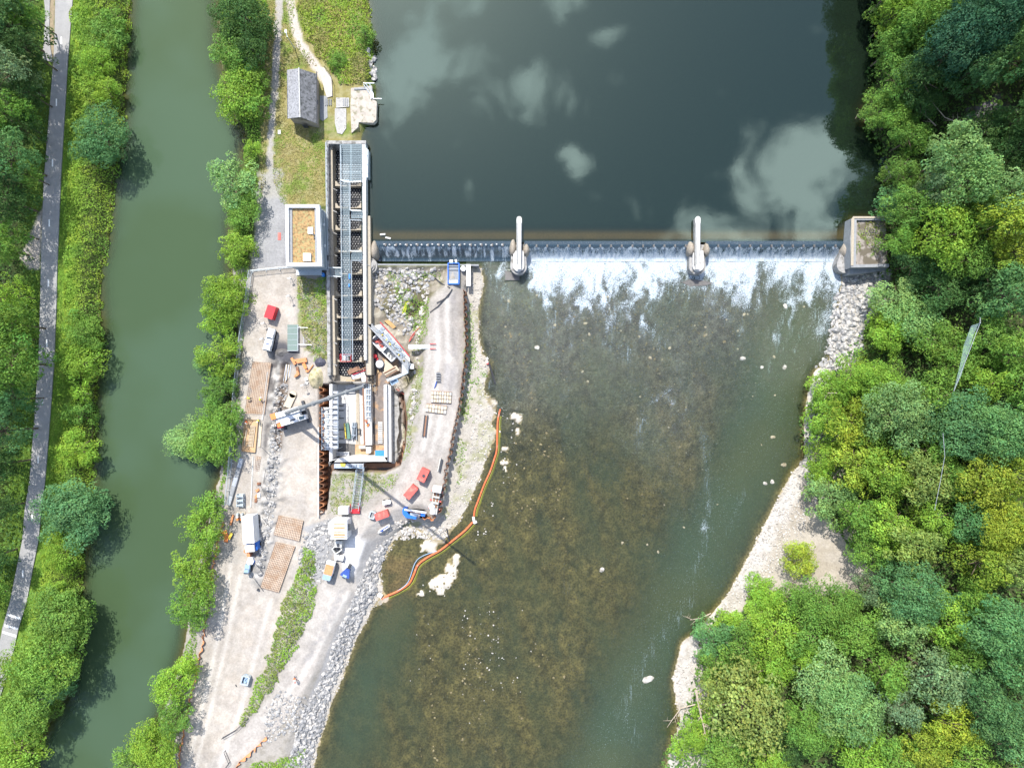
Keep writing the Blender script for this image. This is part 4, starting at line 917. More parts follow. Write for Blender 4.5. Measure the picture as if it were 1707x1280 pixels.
def leaf_quads(P, Nn, size, rg):
    """one kite-shaped spray of leaves per point, lying across the normal"""
    n = len(P); a = rg.normal(size=(n, 3)); a -= (a*Nn).sum(1)[:, None]*Nn; a /= np.linalg.norm(a, axis=1)[:, None]+1e-9
    b = np.cross(Nn, a); s = size[:, None]
    asp = rg.uniform(.45, .8, (n, 1))
    V = np.stack([P - a*s*.5, P + b*s*asp*.5 + Nn*s*.05, P + a*s*.55 - Nn*s*.12, P - b*s*asp*.5 + Nn*s*.05], 1).reshape(-1, 3)
    F = np.arange(4*n).reshape(-1, 4); return V, F
def crown_mesh(name, Rad, nl, seed, flat=.75, leaf=.42, dens=1.0, ragged=.25):
    rg = np.random.default_rng(seed); P = []; Nn = []; T = []
    lobes = []
    for i in range(nl):
        th = rg.uniform(0, 2*np.pi); u = rg.uniform(-.1, 1); rr = math.sqrt(max(0, 1-max(u,0)**2))*rg.uniform(.55, .82+ragged*.4)
        lobes.append((Rad*rr*math.cos(th), Rad*rr*math.sin(th), Rad*flat*(u*.72), Rad*rg.uniform(.22, .40)))
    for i in range(nl//2):       # lower skirts
        th = rg.uniform(0, 2*np.pi); rr = rg.uniform(.45, .78); lobes.append((Rad*rr*math.cos(th), Rad*rr*math.sin(th), -Rad*rg.uniform(.2, .85), Rad*rg.uniform(.22, .36)))
    lobes.append((0, 0, Rad*flat*.45, Rad*.5)); lobes.append((0, 0, -Rad*.4, Rad*.5))
    for (x, y, z, r) in lobes:
        n = int(dens*4*math.pi*r*r/(leaf*leaf)*1.25); d = rg.normal(size=(n, 3)); d[:, 2] = np.abs(d[:, 2])*1.0 - .35*rg.random(n); d /= np.linalg.norm(d, axis=1)[:, None]
        # clumps: bumps on each lobe
        bump = np.zeros(n); cc = rg.normal(size=(16, 3)); cc[:,2] = np.abs(cc[:,2]); cc /= np.linalg.norm(cc, axis=1)[:, None]
        for c in cc: bump = np.maximum(bump, np.exp(-((1-(d*c).sum(1))/.055)))
        kk = rg.random(n) < .22+1.1*bump; d = d[kk]; bump = bump[kk]; n = len(d)
        rad = r*(.66 + .40*bump + rg.normal(size=n)*.07); rad *= np.where(rg.random(n) < .10, rg.uniform(.5, 1.18, n), 1)
        p = d*rad[:, None]; p[:, 2] *= .8
        P.append(p + np.array([x, y, z])); q = d + rg.normal(size=(n, 3))*.45; q[:, 2] += .35; q /= np.linalg.norm(q, axis=1)[:, None]; Nn.append(q)
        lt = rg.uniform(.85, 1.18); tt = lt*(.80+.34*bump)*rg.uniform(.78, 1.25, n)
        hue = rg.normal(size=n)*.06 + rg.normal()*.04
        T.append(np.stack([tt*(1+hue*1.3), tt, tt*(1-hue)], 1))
    P = np.concatenate(P); Nn = np.concatenate(Nn); T = np.concatenate(T)
    V, F = leaf_quads(P, Nn, leaf*rg.uniform(.65, 1.35, len(P)), rg)
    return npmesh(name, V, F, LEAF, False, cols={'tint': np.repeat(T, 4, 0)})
def trunk_mesh(name, Rad, seed):
    rg = random.Random(seed); mb = MB(); hh = 1.0
    mb.tube((0,0,-1.5), (0.02*Rad,0,-.3*Rad+0), .09*Rad, 7, .065*Rad) if False else None
    mb.tube((0,0,-3.2*Rad), (.03*Rad,.02*Rad,-.35*Rad), .055*Rad, 7, .04*Rad)
    for k in range(6):
        a = 2*math.pi*k/6 + rg.uniform(-.3,.3); m = Vector((math.cos(a)*.35*Rad, math.sin(a)*.35*Rad, rg.uniform(-.1,.1)*Rad)); e = Vector((math.cos(a)*.72*Rad, math.sin(a)*.72*Rad, rg.uniform(.1,.35)*Rad))
        mb.tube((.03*Rad,.02*Rad,-.4*Rad), m, .035*Rad, 5, .022*Rad).tube(m, e, .022*Rad, 5, .008*Rad)
    mb.tube((.03*Rad,.02*Rad,-.4*Rad), (0,0,.4*Rad), .045*Rad, 5, .012*Rad)
    me = bpy.data.meshes.new(name); me.from_pydata(mb.v, [], mb.f); me.materials.append(M['bark']); me.update(); return me
CR = {'s': [], 'm': [], 'l': []}
for i in range(4): CR['s'].append(crown_mesh('crown', 2.4, 13, 10+i, .9, .27, .85, .7))
for i in range(5): CR['m'].append(crown_mesh('crown', 4.2, 24, 30+i, .8, .31, .75, .55))
for i in range(5): CR['l'].append(crown_mesh('crown', 6.8, 44, 50+i, .62, .36, .62, .5))
CRW = [crown_mesh('crown', 4.2, 30, 70+i, .7, .29, .5, .9) for i in range(2)]     # ragged, open
TM = {k: trunk_mesh('trunk', r, 3) for k, r in (('s',2.4),('m',4.2),('l',6.8))}
BR = {'s': 2.4, 'm': 4.2, 'l': 6.8}
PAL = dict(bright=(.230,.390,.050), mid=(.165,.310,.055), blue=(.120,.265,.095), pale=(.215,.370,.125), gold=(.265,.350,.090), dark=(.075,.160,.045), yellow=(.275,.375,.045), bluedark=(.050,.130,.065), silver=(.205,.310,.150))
trn = 0
def tree(px, py, rpx, typ, h, label, cat='tree', group=None, name='broadleaf_tree', ragged=False, base=None):
    """crown seen at px, py with radius rpx; h is the height of the crown's middle above ground"""
    global trn; trn += 1; rg = random.Random(trn*13)
    z = 3
    for _ in range(4):
        p = at(px, py, z+h); z = h1(p[0], p[1]) if base is None else base
    zc = z+h; r = rpx*K*(H-zc)/H; sz = 's' if r < 3.0 else 'm' if r < 5.2 else 'l'
    k = r/BR[sz]; me = rg.choice(CR[sz]) if not ragged else rg.choice(CRW)
    if ragged: sz = 'm'; k = r/4.2
    root = thing(name, label, cat, (p[0], p[1], z), rg.uniform(0, 360), group)
    kz = min(max(k*rg.uniform(.9, 1.15), .66*h/BR[sz]), k*2.5)
    c = link('crown', me, root, (0, 0, h-.15*r), (0, 0, 0), (k*rg.uniform(.86,1.16), k*rg.uniform(.86,1.16), kz))
    b = PAL[typ]; j = rg.uniform(.88, 1.12); c.color = (b[0]*j*rg.uniform(.94,1.06), b[1]*j, b[2]*j*rg.uniform(.92,1.08), 1)
    tz = (h+.2*r)/(3.2*BR[sz]); link('trunk', TM[sz], root, (0, 0, h-.1*r), (0, 0, 0), (k, k, max(.15, tz)))
    return root
BK = 'trees and bushes along the left bank of the canal'; IS = 'trees along the island shore of the canal'; FR = 'trees of the right-bank forest'; LF = 'trees of the wood left of the road'
T = [
 # wood left of the road
 (18,40,44,'dark',13,'dark green tree in the top left corner',LF),(52,18,26,'mid',11,'smaller tree beside the shaded side strip at the top left',LF),(48,78,30,'dark',12,'dark tree left of the side strip of asphalt',LF),
 (14,118,40,'silver',14,'greyish tree with pale twigs at the left edge near the top',LF),(50,150,26,'dark',10,'low dark tree on the verge left of the second road dash',LF),(16,190,36,'mid',12,'medium green tree at the left edge',LF),
 (46,215,26,'dark',9,'dark bush-like tree hugging the road, upper shaded stretch',LF),(18,262,42,'blue',14,'blue-green tree at the left edge level with the big bank tree',LF),(50,290,20,'mid',9,'narrow tree beside the road in the shaded stretch',LF),
 (12,330,34,'dark',12,'dark tree above the gravel lay-by',LF),(30,385,24,'mid',9,'bright-tipped tree above the gravel lay-by',LF),(2,410,30,'mid',11,'tree left of the gravel lay-by',LF),
 (14,488,32,'bright',11,'yellow-green tree just below the gravel lay-by',LF),(22,540,36,'mid',13,'rounded sunlit tree left of the road, upper of the large pair',LF),(20,605,42,'mid',14,'largest rounded sunlit tree left of the road',LF),
 (30,665,26,'blue',11,'blue-green tree left of the road half way down',LF),(2,560,26,'dark',13,'dark tree on the left edge behind the large pair',LF),(8,720,34,'blue',13,'blue-green tree near the left edge below the large pair',LF),(6,775,30,'dark',11,'dark tree near the left edge, below the blue-green one',LF),
 (2,850,26,'dark',10,'dark low tree at the left edge in the lower shade',LF),(-8,930,30,'dark',9,'dark tree cut by the left edge beside the stop bars',LF),(-14,1000,28,'mid',8,'tree cut by the left edge beside the lowest road bend',LF),
 (-28,60,34,'dark',13,'tree behind the corner tree at the top left',LF),(-30,240,36,'dark',13,'dark tree cut off by the left edge',LF),(-34,640,36,'dark',13,'dark tree cut off by the left edge behind the largest tree',LF),
 # left bank of the canal
 (163,226,43,'blue',7,'large blue-green bank tree casting a long shadow on the canal',BK),(138,556,28,'mid',3,'round green bush on the left bank, uppermost of the lower row',BK),(141,606,33,'bright',4,'bright green tree on the left bank above the shaded verge',BK),
 (138,655,20,'bright',3,'small pale green bush on the left bank',BK),(132,690,22,'mid',3,'flat-topped green bush beside the shaded verge',BK),(130,748,32,'bright',4,'bright green bush on the left bank above the blue-green tree',BK),(117,856,48,'blue',6,'dense round blue-green tree on the left bank, lower one',BK),
 (105,925,30,'bright',3,'yellow-green bushy tree below the round blue-green one',BK),(96,1034,46,'mid',8,'great round green tree over the lower left bank, upper crown',BK),(72,1098,52,'mid',9,'great round green tree over the lower left bank, middle crown',BK),(95,1000,26,'bright',6,'light green crown on the upper side of the great tree',BK),
 (40,1180,48,'mid',7,'green tree below the great round trees at the lower left',BK),(28,1255,44,'bright',6,'bright tree in the bottom left corner',BK),(8,1120,30,'bright',5,'bright yellow-green tree at the left edge by the lower road',BK),(85,1150,30,'blue',6,'dark blue-green crown leaning over the canal at the lower left',BK),
 (182,60,26,'mid',2.4,'green bush overhanging the canal near the top',BK),(190,30,22,'mid',2.4,'bush at the very top of the left bank',BK),(160,100,24,'bright',2.4,'yellow-green bush on the upper left bank',BK),(175,150,24,'bright',2.2,'yellow-green bush above the big blue-green bank tree',BK),
 # island shore
 (402,22,48,'dark',7,'tall dark tree at the top of the island shore',IS),(385,75,34,'mid',6,'green tree below the tall dark one on the island shore',IS),(418,80,30,'dark',6,'dark tree between the shore and the dirt path',IS),(394,160,42,'bright',5,'round bright green tree left of the stone hut',IS),
 (432,132,20,'mid',4,'small green tree beside the dirt path, left of the hut roof',IS),(428,175,22,'mid',4,'small tree nestled right of the round bright one',IS),(420,245,16,'bright',3,'narrow strip bush on the shore below the hut',IS),(388,306,41,'pale',5,'round pale green tree left of the dirt path',IS),
 (402,355,28,'mid',4,'green bush below the round pale tree',IS),(396,412,26,'bright',3,'small bright bush leaning over the canal by the paving',IS),(376,497,44,'bright',5,'large bright green tree left of the red skip',IS),(362,535,26,'bright',4,'bright yellow-green crown leaning over the canal',IS),
 (366,592,38,'bright',5,'bright round tree left of the upper rust-brown mat',IS),(338,605,18,'pale',4,'pale branch crown pointing left over the canal',IS),(364,648,28,'mid',4,'green tree between the two larger shore trees',IS),(372,690,30,'mid',4,'green tree left of the formwork tray',IS),
 (318,734,44,'pale',5,'pale green tree reaching farthest over the canal',IS),(355,728,44,'mid',6,'large green tree left of the long grey beam',IS),(335,880,38,'bright',5,'bright tree on the shore left of the white trailer',IS),(352,840,24,'mid',3,'bush on the shore below the long grey beam',IS),
 (325,948,36,'bright',5,'bright tree on the shore beside the orange netting, upper',IS),(318,1010,36,'mid',5,'green tree on the shore beside the orange netting, lower',IS),(312,1110,22,'bright',3,'little bright bush on the lower shore',IS),
 (286,1142,38,'bright',5,'bright round tree on the lower island shore',IS),(290,1200,28,'mid',4,'green bush below the bright round tree',IS),(256,1250,44,'bright',5,'wide bright tree at the bottom edge of the island shore',IS),(220,1275,30,'mid',4,'tree cut by the bottom edge over the canal',IS),
 (608,55,18,'mid',2.2,'dark green bush at the pool edge',None),(560,100,14,'mid',1.2,'green bush above the landing stage',None),
 # right bank forest, top
 (1496,20,30,'bright',11,'green tree over the pool in the top right forest',FR),(1530,50,34,'mid',12,'green tree behind the bank at the top right',FR),(1492,75,30,'mid',10,'green tree over the dark reflection',FR),(1496,128,32,'mid',9,'bush-crowned tree above the fallen white trunk',FR),(1560,25,34,'mid',14,'yellowish tree near the top edge',FR),
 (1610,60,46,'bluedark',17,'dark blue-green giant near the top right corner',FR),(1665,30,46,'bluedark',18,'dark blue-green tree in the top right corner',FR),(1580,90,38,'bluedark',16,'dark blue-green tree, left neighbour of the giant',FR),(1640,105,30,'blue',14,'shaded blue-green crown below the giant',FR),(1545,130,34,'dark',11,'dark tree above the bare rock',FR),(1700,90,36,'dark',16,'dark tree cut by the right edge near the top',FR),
 (1468,185,30,'mid',6,'olive bush leaning over the water with a fallen white trunk',FR),(1498,195,26,'mid',7,'small bush beside the fallen white trunk',FR),(1520,230,30,'mid',8,'bush below the tangle of dead trunks',FR),(1505,285,28,'mid',8,'green tree near the bank above the abutment',FR),(1480,340,22,'blue',6,'blue-green bush right beside the abutment corner',FR),(1515,345,34,'mid',10,'green tree behind the abutment',FR),
 (1500,400,24,'mid',7,'green bush touching the abutment soil',FR),(1590,260,40,'pale',15,'pale silvery tree with a bright crown, upper lobe',FR),(1618,300,48,'pale',15,'largest pale silvery tree above the yellow ones',FR),(1565,310,26,'silver',12,'silvery side crown of the largest pale tree',FR),(1572,392,42,'bright',12,'bright light green round tree right of the abutment',FR),
 (1650,215,34,'dark',8,'dark tree on the shaded slope below the bare rock',FR),(1690,250,36,'dark',10,'dark tree at the right edge beside the bare rock',FR),(1540,170,26,'dark',7,'dark bush beside the dead trunks',FR),(1690,330,34,'pale',12,'pale green crown at the right edge',FR),(1672,370,40,'yellow',13,'bright yellow tree at the right edge, upper',FR),
 (1700,415,30,'yellow',12,'yellow-green crown below the bright yellow tree',FR),(1640,350,34,'mid',11,'green tree between the pale and the yellow tree',FR),(1620,430,34,'mid',9,'dark green tree below the bright round tree',FR),(1685,492,42,'blue',13,'large blue-green tree at the right edge above the cables',FR),(1650,455,30,'dark',8,'dark tree in the hollow above the cables',FR),
 (1525,440,30,'dark',7,'dark green bush right of the riprap path',FR),(1500,500,34,'pale',5,'pale green bush beside the riprap',FR),(1532,535,38,'pale',6,'greyish green bush above the great bright grove',FR),(1470,535,22,'bright',4,'small bright bush at the edge of the riprap',FR),(1485,560,30,'bright',5,'bright bush below the riprap stones',FR),(1570,480,34,'dark',8,'dark tree in the shaded middle of the slope',FR),
 (1560,570,34,'mid',7,'green tree left of the grey cable streak',FR),(1600,610,34,'mid',8,'green tree under the grey cable streak',FR),(1650,560,38,'mid',9,'green tree right of the grey cable streak',FR),(1695,590,34,'mid',10,'green tree at the right edge beside the cables',FR),(1655,640,34,'bright',9,'lighter tree right of the cables',FR),
 (1382,650,34,'bright',7,'bright tree leaning over the river with a dead twig',FR),(1425,625,36,'bright',8,'bright tree at the lower end of the riprap',FR),(1378,700,34,'bright',7,'bright overhanging tree, lower left of the grove',FR),(1420,705,36,'yellow',8,'yellow-green tree in the overhanging grove',FR),(1470,640,44,'bright',10,'large green tree at the top of the bright grove',FR),
 (1500,690,52,'pale',12,'largest pale green tree in the centre of the grove',FR),(1560,670,42,'mid',11,'dense green tree right of the largest pale one',FR),(1455,735,30,'mid',7,'green tree in the hollow of the grove',FR),(1610,710,48,'blue',12,'big blue-green tree in the middle of the forest',FR),(1670,720,44,'blue',13,'big blue-green tree at the right edge, middle',FR),
 (1560,750,36,'mid',9,'green tree above the golden row',FR),(1372,760,24,'bright',5,'small bright bush at the head of the gravel beach',FR),(1365,790,22,'bright',4,'yellow-green bush on the gravel beach top',FR),(1430,775,38,'yellow',9,'yellow-green tree with pale dead twigs',FR),(1480,790,40,'bright',10,'bright tree in the golden row, left',FR),(1540,800,38,'gold',11,'golden olive tree in the middle of the forest',FR),
 (1590,800,28,'mid',9,'green crown right of the golden olive tree',FR),(1385,830,36,'pale',7,'pale bush above the sandy hollow',FR),(1430,862,40,'mid',9,'green tree right of the sandy hollow',FR),(1485,880,40,'bright',9,'bright tree in the lower row',FR),(1520,905,36,'gold',10,'golden tree above the round blue-green one',FR),(1560,870,34,'bright',9,'bright green tree beside the golden one',FR),
 (1640,800,40,'yellow',11,'yellow tree right of the fallen cable, upper',FR),(1690,800,34,'yellow',11,'yellow tree at the right edge, upper of the lower group',FR),(1620,870,36,'blue',10,'blue-green tree between the yellow trees',FR),(1670,880,44,'yellow',12,'large yellow-green tree at the right edge',FR),(1640,940,38,'yellow',11,'yellow-green tree with a bare branch at the lower right',FR),(1695,950,30,'gold',11,'golden crown at the right edge',FR),
 (1335,932,26,'yellow',4,'yellow-green bush standing alone on the gravel beach',FR),(1265,985,24,'bright',3,'low bright bush at the beach edge, upper',FR),(1290,1000,24,'bright',3,'low yellow-green bush on the beach, beside the lone bush',FR),(1322,1000,26,'mid',4,'pale bush below the lone yellow-green bush',FR),(1205,1028,18,'bright',3,'small bush at the tip of the beach above the driftwood',FR),(1255,1028,28,'bright',4,'bright bush above the spreading grove',FR),
 (1385,1010,42,'mid',8,'green tree right of the beach bushes',FR),(1350,1060,40,'mid',8,'green tree with a shaded right side',FR),(1300,1060,38,'bright',6,'bright crown left of the shaded tree',FR),(1190,1065,30,'blue',5,'blue-green bush over the narrow beach, upper',FR),(1235,1080,38,'mid',6,'green tree above the golden olive giant',FR),(1290,1115,36,'bright',7,'light green tree right above the golden olive giant',FR),
 (1195,1112,30,'mid',5,'green bush left of the golden olive giant',FR),(1245,1172,66,'gold',9,'golden olive giant with a rounded crown near the bottom',FR),(1200,1150,30,'gold',7,'golden left shoulder of the olive giant',FR),(1525,990,48,'blue',12,'round blue-green tree in the lower forest',FR),(1500,1040,34,'pale',10,'pale green crown below the round blue-green tree',FR),(1455,985,26,'silver',6,'greyish willow bush beside the path of sand',FR),
 (1430,1060,38,'mid',8,'green tree in the lower middle forest',FR),(1580,1030,40,'bright',9,'bright diagonal crown right of the blue-green tree',FR),(1630,1000,30,'mid',9,'dark green tree between two groups',FR),(1670,1050,48,'blue',13,'large blue-green tree at the right edge, lower',FR),(1700,1110,36,'blue',13,'blue-green crown cut by the right edge',FR),(1370,1135,46,'pale',10,'pale green tree right of the golden olive giant',FR),
 (1420,1180,56,'pale',12,'largest pale green tree near the bottom edge',FR),(1360,1210,44,'mid',10,'green tree below the golden olive giant',FR),(1480,1125,34,'mid',9,'green tree left of the silver-leaved one',FR),(1565,1130,42,'silver',11,'silver-leaved tree in the lower forest',FR),(1500,1185,30,'silver',9,'grey-green narrow tree between the large crowns',FR),(1590,1215,38,'yellow',9,'yellow tree near the bottom edge',FR),
 (1550,1255,34,'yellow',8,'yellow tree touching the bottom edge',FR),(1660,1180,46,'blue',13,'broad blue-green tree at the lower right',FR),(1695,1240,40,'blue',12,'blue-green tree in the bottom right corner',FR),(1440,1265,44,'bright',8,'bright tree cut by the bottom edge',FR),(1500,1265,30,'mid',7,'green tree on the bottom edge left of the yellow ones',FR),(1625,1275,34,'mid',8,'dark green tree on the bottom edge',FR),
 (1160,1225,28,'bright',5,'bright bush over the narrow beach near the bottom',FR),(1130,1248,20,'bright',3.5,'small bright bush leaning out over the river',FR),(1210,1255,38,'mid',6,'green bush below the dead trunk',FR),(1290,1265,36,'bright',6,'bright tree on the bottom edge under the olive giant',FR),(1175,1190,22,'bright',4,'little bush beside the leaning dead trunk',FR),(1320,1240,28,'dark',6,'dark tree in the shade below the olive giant',FR),
 (1450,920,26,'mid',7,'green crown above the sandy gap',FR),(1345,1105,28,'bright',8,'light crown between the shaded tree and the pale one',FR),(1610,1090,28,'mid',9,'green crown right of the silver-leaved tree',FR),
 (1500,-30,34,'mid',12,'tree just beyond the top edge over the pool',FR),(1740,180,40,'dark',16,'dark tree beyond the right edge beside the bare rock',FR),(1745,640,44,'mid',12,'tree beyond the right edge, middle',FR),(1745,900,44,'mid',12,'tree beyond the right edge, lower',FR)]
for i, (px, py, rp, ty_, h, lab, grp) in enumerate(T):
    small = rp < 27 and h <= 5
    if grp == LF: px -= 11; rp *= .92; h *= .88
    if grp == IS: rp *= .92
    tree(px, py, rp*1.06, ty_, h, lab, 'bush' if small else 'tree', grp, 'bush' if small else 'broadleaf_tree', ragged=(ty_ in ('silver',) or i % 5 == 2))
# trees added beyond the frame, north east, to shade the top right corner
shade_trees = [(1500,-70),(1580,-60),(1660,-70),(1740,-60),(1800,20),(1800,110),(1540,-120),(1620,-130),(1700,-130),(1780,-90)]
for k, (px, py) in enumerate(shade_trees):
    tree(px, py, 48, 'dark', 11, 'dark tree added out of view beyond the top right corner to shade it', 'tree', 'trees added beyond the top right corner for shade')

# undergrowth: low scrub that nobody could count
def veg(name, polys, z, dens, hmin, hmax, cols, label, leaf=.34, seed=1, bsc=2.2, thr=None, avoid=None, keep=None, zbase=None):
    rg = np.random.default_rng(seed); Ps = []
    for poly in polys:
        P = np.array(ats(poly, z)); x0, y0 = P.min(0); x1, y1 = P.max(0); n = int((x1-x0)*(y1-y0)*dens)
        x = rg.uniform(x0, x1, n); y = rg.uniform(y0, y1, n); d = sdist(x, y, P.tolist()); d = d + (fbm(x, y, 1.8, seed+2, 2)-.5)*2.0
        k = d > 0
        if keep is not None: k &= keep(x, y)
        if thr is not None: k &= fbm(x, y, 2.6, seed+1, 3) > thr
        Ps.append(np.stack([x[k], y[k], np.clip(d[k], 0, 2)/2], 1))
    P = np.concatenate(Ps); x, y, e = P.T; n = len(x)
    bh = np.abs(2*vn(x, y, bsc, seed)-1); bh = 1-bh*.9; bh = bh*.6 + .4*(1-np.abs(2*vn(x, y, bsc*.4, seed+3)-1))
    h = hmin + (hmax-hmin)*bh*fbm(x, y, 9, seed+4, 2)*1.6*e
    zz = (hgt(x, y) if zbase is None else zbase) + h*rg.uniform(.65, 1.0, n)
    eps = .25; 
    Nn = rg.normal(size=(n, 3))*.5; Nn[:, 2] += 1.0
    # lean the sprays with the bumps
    def H_(a, b): return 1-np.abs(2*vn(a, b, bsc, seed)-1)
    Nn[:, 0] -= (H_(x+eps, y)-H_(x-eps, y))*1.1*(hmax-hmin); Nn[:, 1] -= (H_(x, y+eps)-H_(x, y-eps))*1.1*(hmax-hmin)
    Nn /= np.linalg.norm(Nn, axis=1)[:, None]
    V, F = leaf_quads(np.stack([x, y, zz], 1), Nn, leaf*rg.uniform(.6, 1.4, n), rg)
    ci = fbm(x, y, 4.5, seed+5, 3)*len(cols)*1.5-.25*len(cols) + rg.normal(size=n)*.35; ci = np.clip(ci, 0, len(cols)-1.001); a = ci.astype(int); f = (ci-a)[:, None]
    cc = np.array([PAL[c] if isinstance(c, str) else c for c in cols] + [[0,0,0]]); colr = cc[a]*(1-f) + cc[np.minimum(a+1, len(cols)-1)]*f
    colr = colr*rg.uniform(.75, 1.3, (n, 1))
    return tag(link(name, npmesh(name, V, F, LEAFG, False, cols={'tint': np.repeat(colr, 4, 0)})), label, kind='stuff')
dry = (.36,.31,.14); drygreen = (.21,.24,.06)
veg('bank_scrub', [[(124,-60),(215,-60),(214,0),(208,90),(203,200),(190,300),(178,400),(166,450),(163,500),(165,560),(158,620),(125,640),(106,560),(108,440),(112,300),(118,160),(122,40)],
                   [(118,640),(158,640),(155,720),(150,820),(140,900),(132,950),(127,1010),(115,1080),(105,1160),(66,1230),(50,1320),(-10,1320),(0,1190),(24,1130),(50,1030),(66,960),(76,880),(84,790),(106,720)]],
    3.8, 24, .4, 2.8, ['mid','bright',(.22,.36,.05),'yellow','bright','mid'], 'dense yellow-green scrub between the road verge and the canal', seed=3)
veg('shore_scrub', [[(366,-60),(448,-60),(444,80),(438,200),(428,300),(418,380),(414,450),(404,560),(396,650),(386,760),(366,860),(345,960),(328,1060),(318,1130),(300,1210),(286,1300),(180,1320),(240,1250),(272,1195),(294,1135),(314,1060),(322,1000),(340,920),(356,850),(368,800),(382,740),(392,680),(399,620),(402,560),(396,500),(389,440),(392,380),(399,320),(406,262),(411,225),(388,180),(371,100)]],
    3.0, 22, .15, .9, ['mid','bright','mid','bright'], 'low green scrub along the island shore of the canal', seed=5)
veg('pool_scrub', [[(494,-60),(612,-60),(616,20),(622,60),(620,120),(600,140),(570,142),(556,128),(540,100),(512,70),(498,30)]], 3.0, 26, .4, 1.9, ['mid','bright','yellow',drygreen], 'green and yellowish scrub between the pale footpath and the pool', seed=8)
veg('meadow_grass', [[(438,-60),(482,-60),(494,60),(530,112),(478,116),(478,206),(530,210),(548,240),(547,342),(474,342),(432,338),(438,240),(440,100)]], 3.3, 24, .05, .30, [drygreen, dry, drygreen, 'bright', dry], 'dry yellowish meadow grass around the hut and the dirt path', leaf=.22, seed=9, keep=lambda x, y: (ldist(x, y, ats([(470,-200),(466,0),(462,80),(457,160),(451,230),(449,300),(452,350)], ZG)) > .75) & (np.abs(x-at(450,0,ZG)[0]) + (y-at(0,300,ZG)[1])*.35 > .6))
veg('verge_grass', [[(122,-60),(132,-60),(124,160),(116,300),(110,450),(108,560),(122,640),(112,720),(92,800),(80,880),(72,960),(52,1030),(24,1130),(4,1180),(-6,1180),(18,1110),(46,1003),(66,900),(77,800),(85,700),(92,600),(97,450),(100,390),(108,210),(118,60)], [(62,460),(66,520),(60,620),(52,720),(44,800),(36,880),(20,950),(4,1020),(-20,1020),(-10,900),(10,760),(34,600),(40,480)]], 3.8, 30, .04, .22, ['mid',(.10,.18,.02),'bright'], 'short green verge grass beside the road', leaf=.2, seed=11)
veg('ladder_scrub', [[(495,462),(546,462),(546,598),(528,602),(512,588),(506,545),(497,500)]], 3.3, 30, .2, 1.1, ['mid',dry,'bright','bright','mid'], 'green and straw coloured weeds between the yard and the fish ladder', leaf=.28, seed=13)
veg('site_weeds', [[(708,470),(716,500),(712,540),(704,600),(700,660),(690,720),(680,760),(664,780),(672,715),(684,650),(690,580),(696,520)], [(552,786),(664,790),(652,812),(600,846),(550,858)]], 3.3, 16, .06, .45, ['bright',(.12,.22,.03),drygreen,'bright'], 'bright weeds on the bank of the excavation', leaf=.24, seed=15, thr=.41)
veg('rubble_weeds', [[(655,470),(690,470),(716,500),(712,560),(690,560),(668,530)], [(640,452),(740,452),(735,465),(650,468)]], 1.8, 14, .1, .7, ['bright','mid','bright'], 'green weeds on the rubble beside the fish ladder', leaf=.28, seed=17, thr=.38)
veg('bar_weeds', [[(776,500),(784,510),(794,560),(800,610),(812,625),(798,650),(790,700),(776,760),(762,830),(742,866),(752,780),(766,700),(776,640)]], .8, 22, .05, .5, ['bright','mid','bright',drygreen], 'scattered weeds on the gravel bar below the sheet piles', leaf=.24, seed=19, thr=.47)
veg('spit_scrub', [[(508,905),(526,920),(522,940),(528,985),(526,1010),(508,1050),(480,1100),(458,1140),(434,1172),(404,1210),(400,1195),(420,1160),(440,1110),(460,1060),(470,1015),(492,960)], [(385,1290),(430,1268),(480,1262),(505,1250),(505,1300),(470,1330),(385,1330)]], 3.3, 28, .3, 1.7, ['mid','bright','bright',drygreen,'mid'], 'long strip of green scrub between the two haul roads', seed=21)
veg('abutment_weeds', [[(1428,368),(1476,368),(1484,440),(1450,440),(1456,410),(1436,395)], [(1427,400),(1440,420),(1436,438),(1428,438)]], 5.0, 18, .1, .8, ['mid','bright',drygreen], 'weeds growing on the soil of the abutment', leaf=.26, seed=23, thr=.42, zbase=4.66)
bpy.data.objects['abutment_weeds'].location.z = 0
veg('forest_undergrowth', [[(1466,-200),(1860,-200),(1900,1500),(1090,1500),(1112,1290),(1150,1230),(1180,1080),(1200,1045),(1300,1010),(1400,1000),(1450,960),(1430,930),(1370,830),(1350,700),(1400,630),(1450,560),(1485,500),(1482,440),(1480,300),(1450,190)]], 6, 5.5, .3, 3.2, ['dark','mid','dark','mid'], 'shaded undergrowth covering the slope of the right-bank forest', leaf=.60, seed=25, bsc=3.5)
veg('wood_undergrowth', [[(84,-200),(66,60),(76,180),(68,300),(44,400),(60,470),(58,620),(44,780),(30,900),(0,1000),(-60,1200),(-300,1200),(-300,-200)]], 5, 5, .3, 2.6, ['dark','mid','dark'], 'dark undergrowth of the wood left of the road', leaf=.5, seed=27, bsc=3)
ivy = bpy.data.objects['forest_undergrowth']

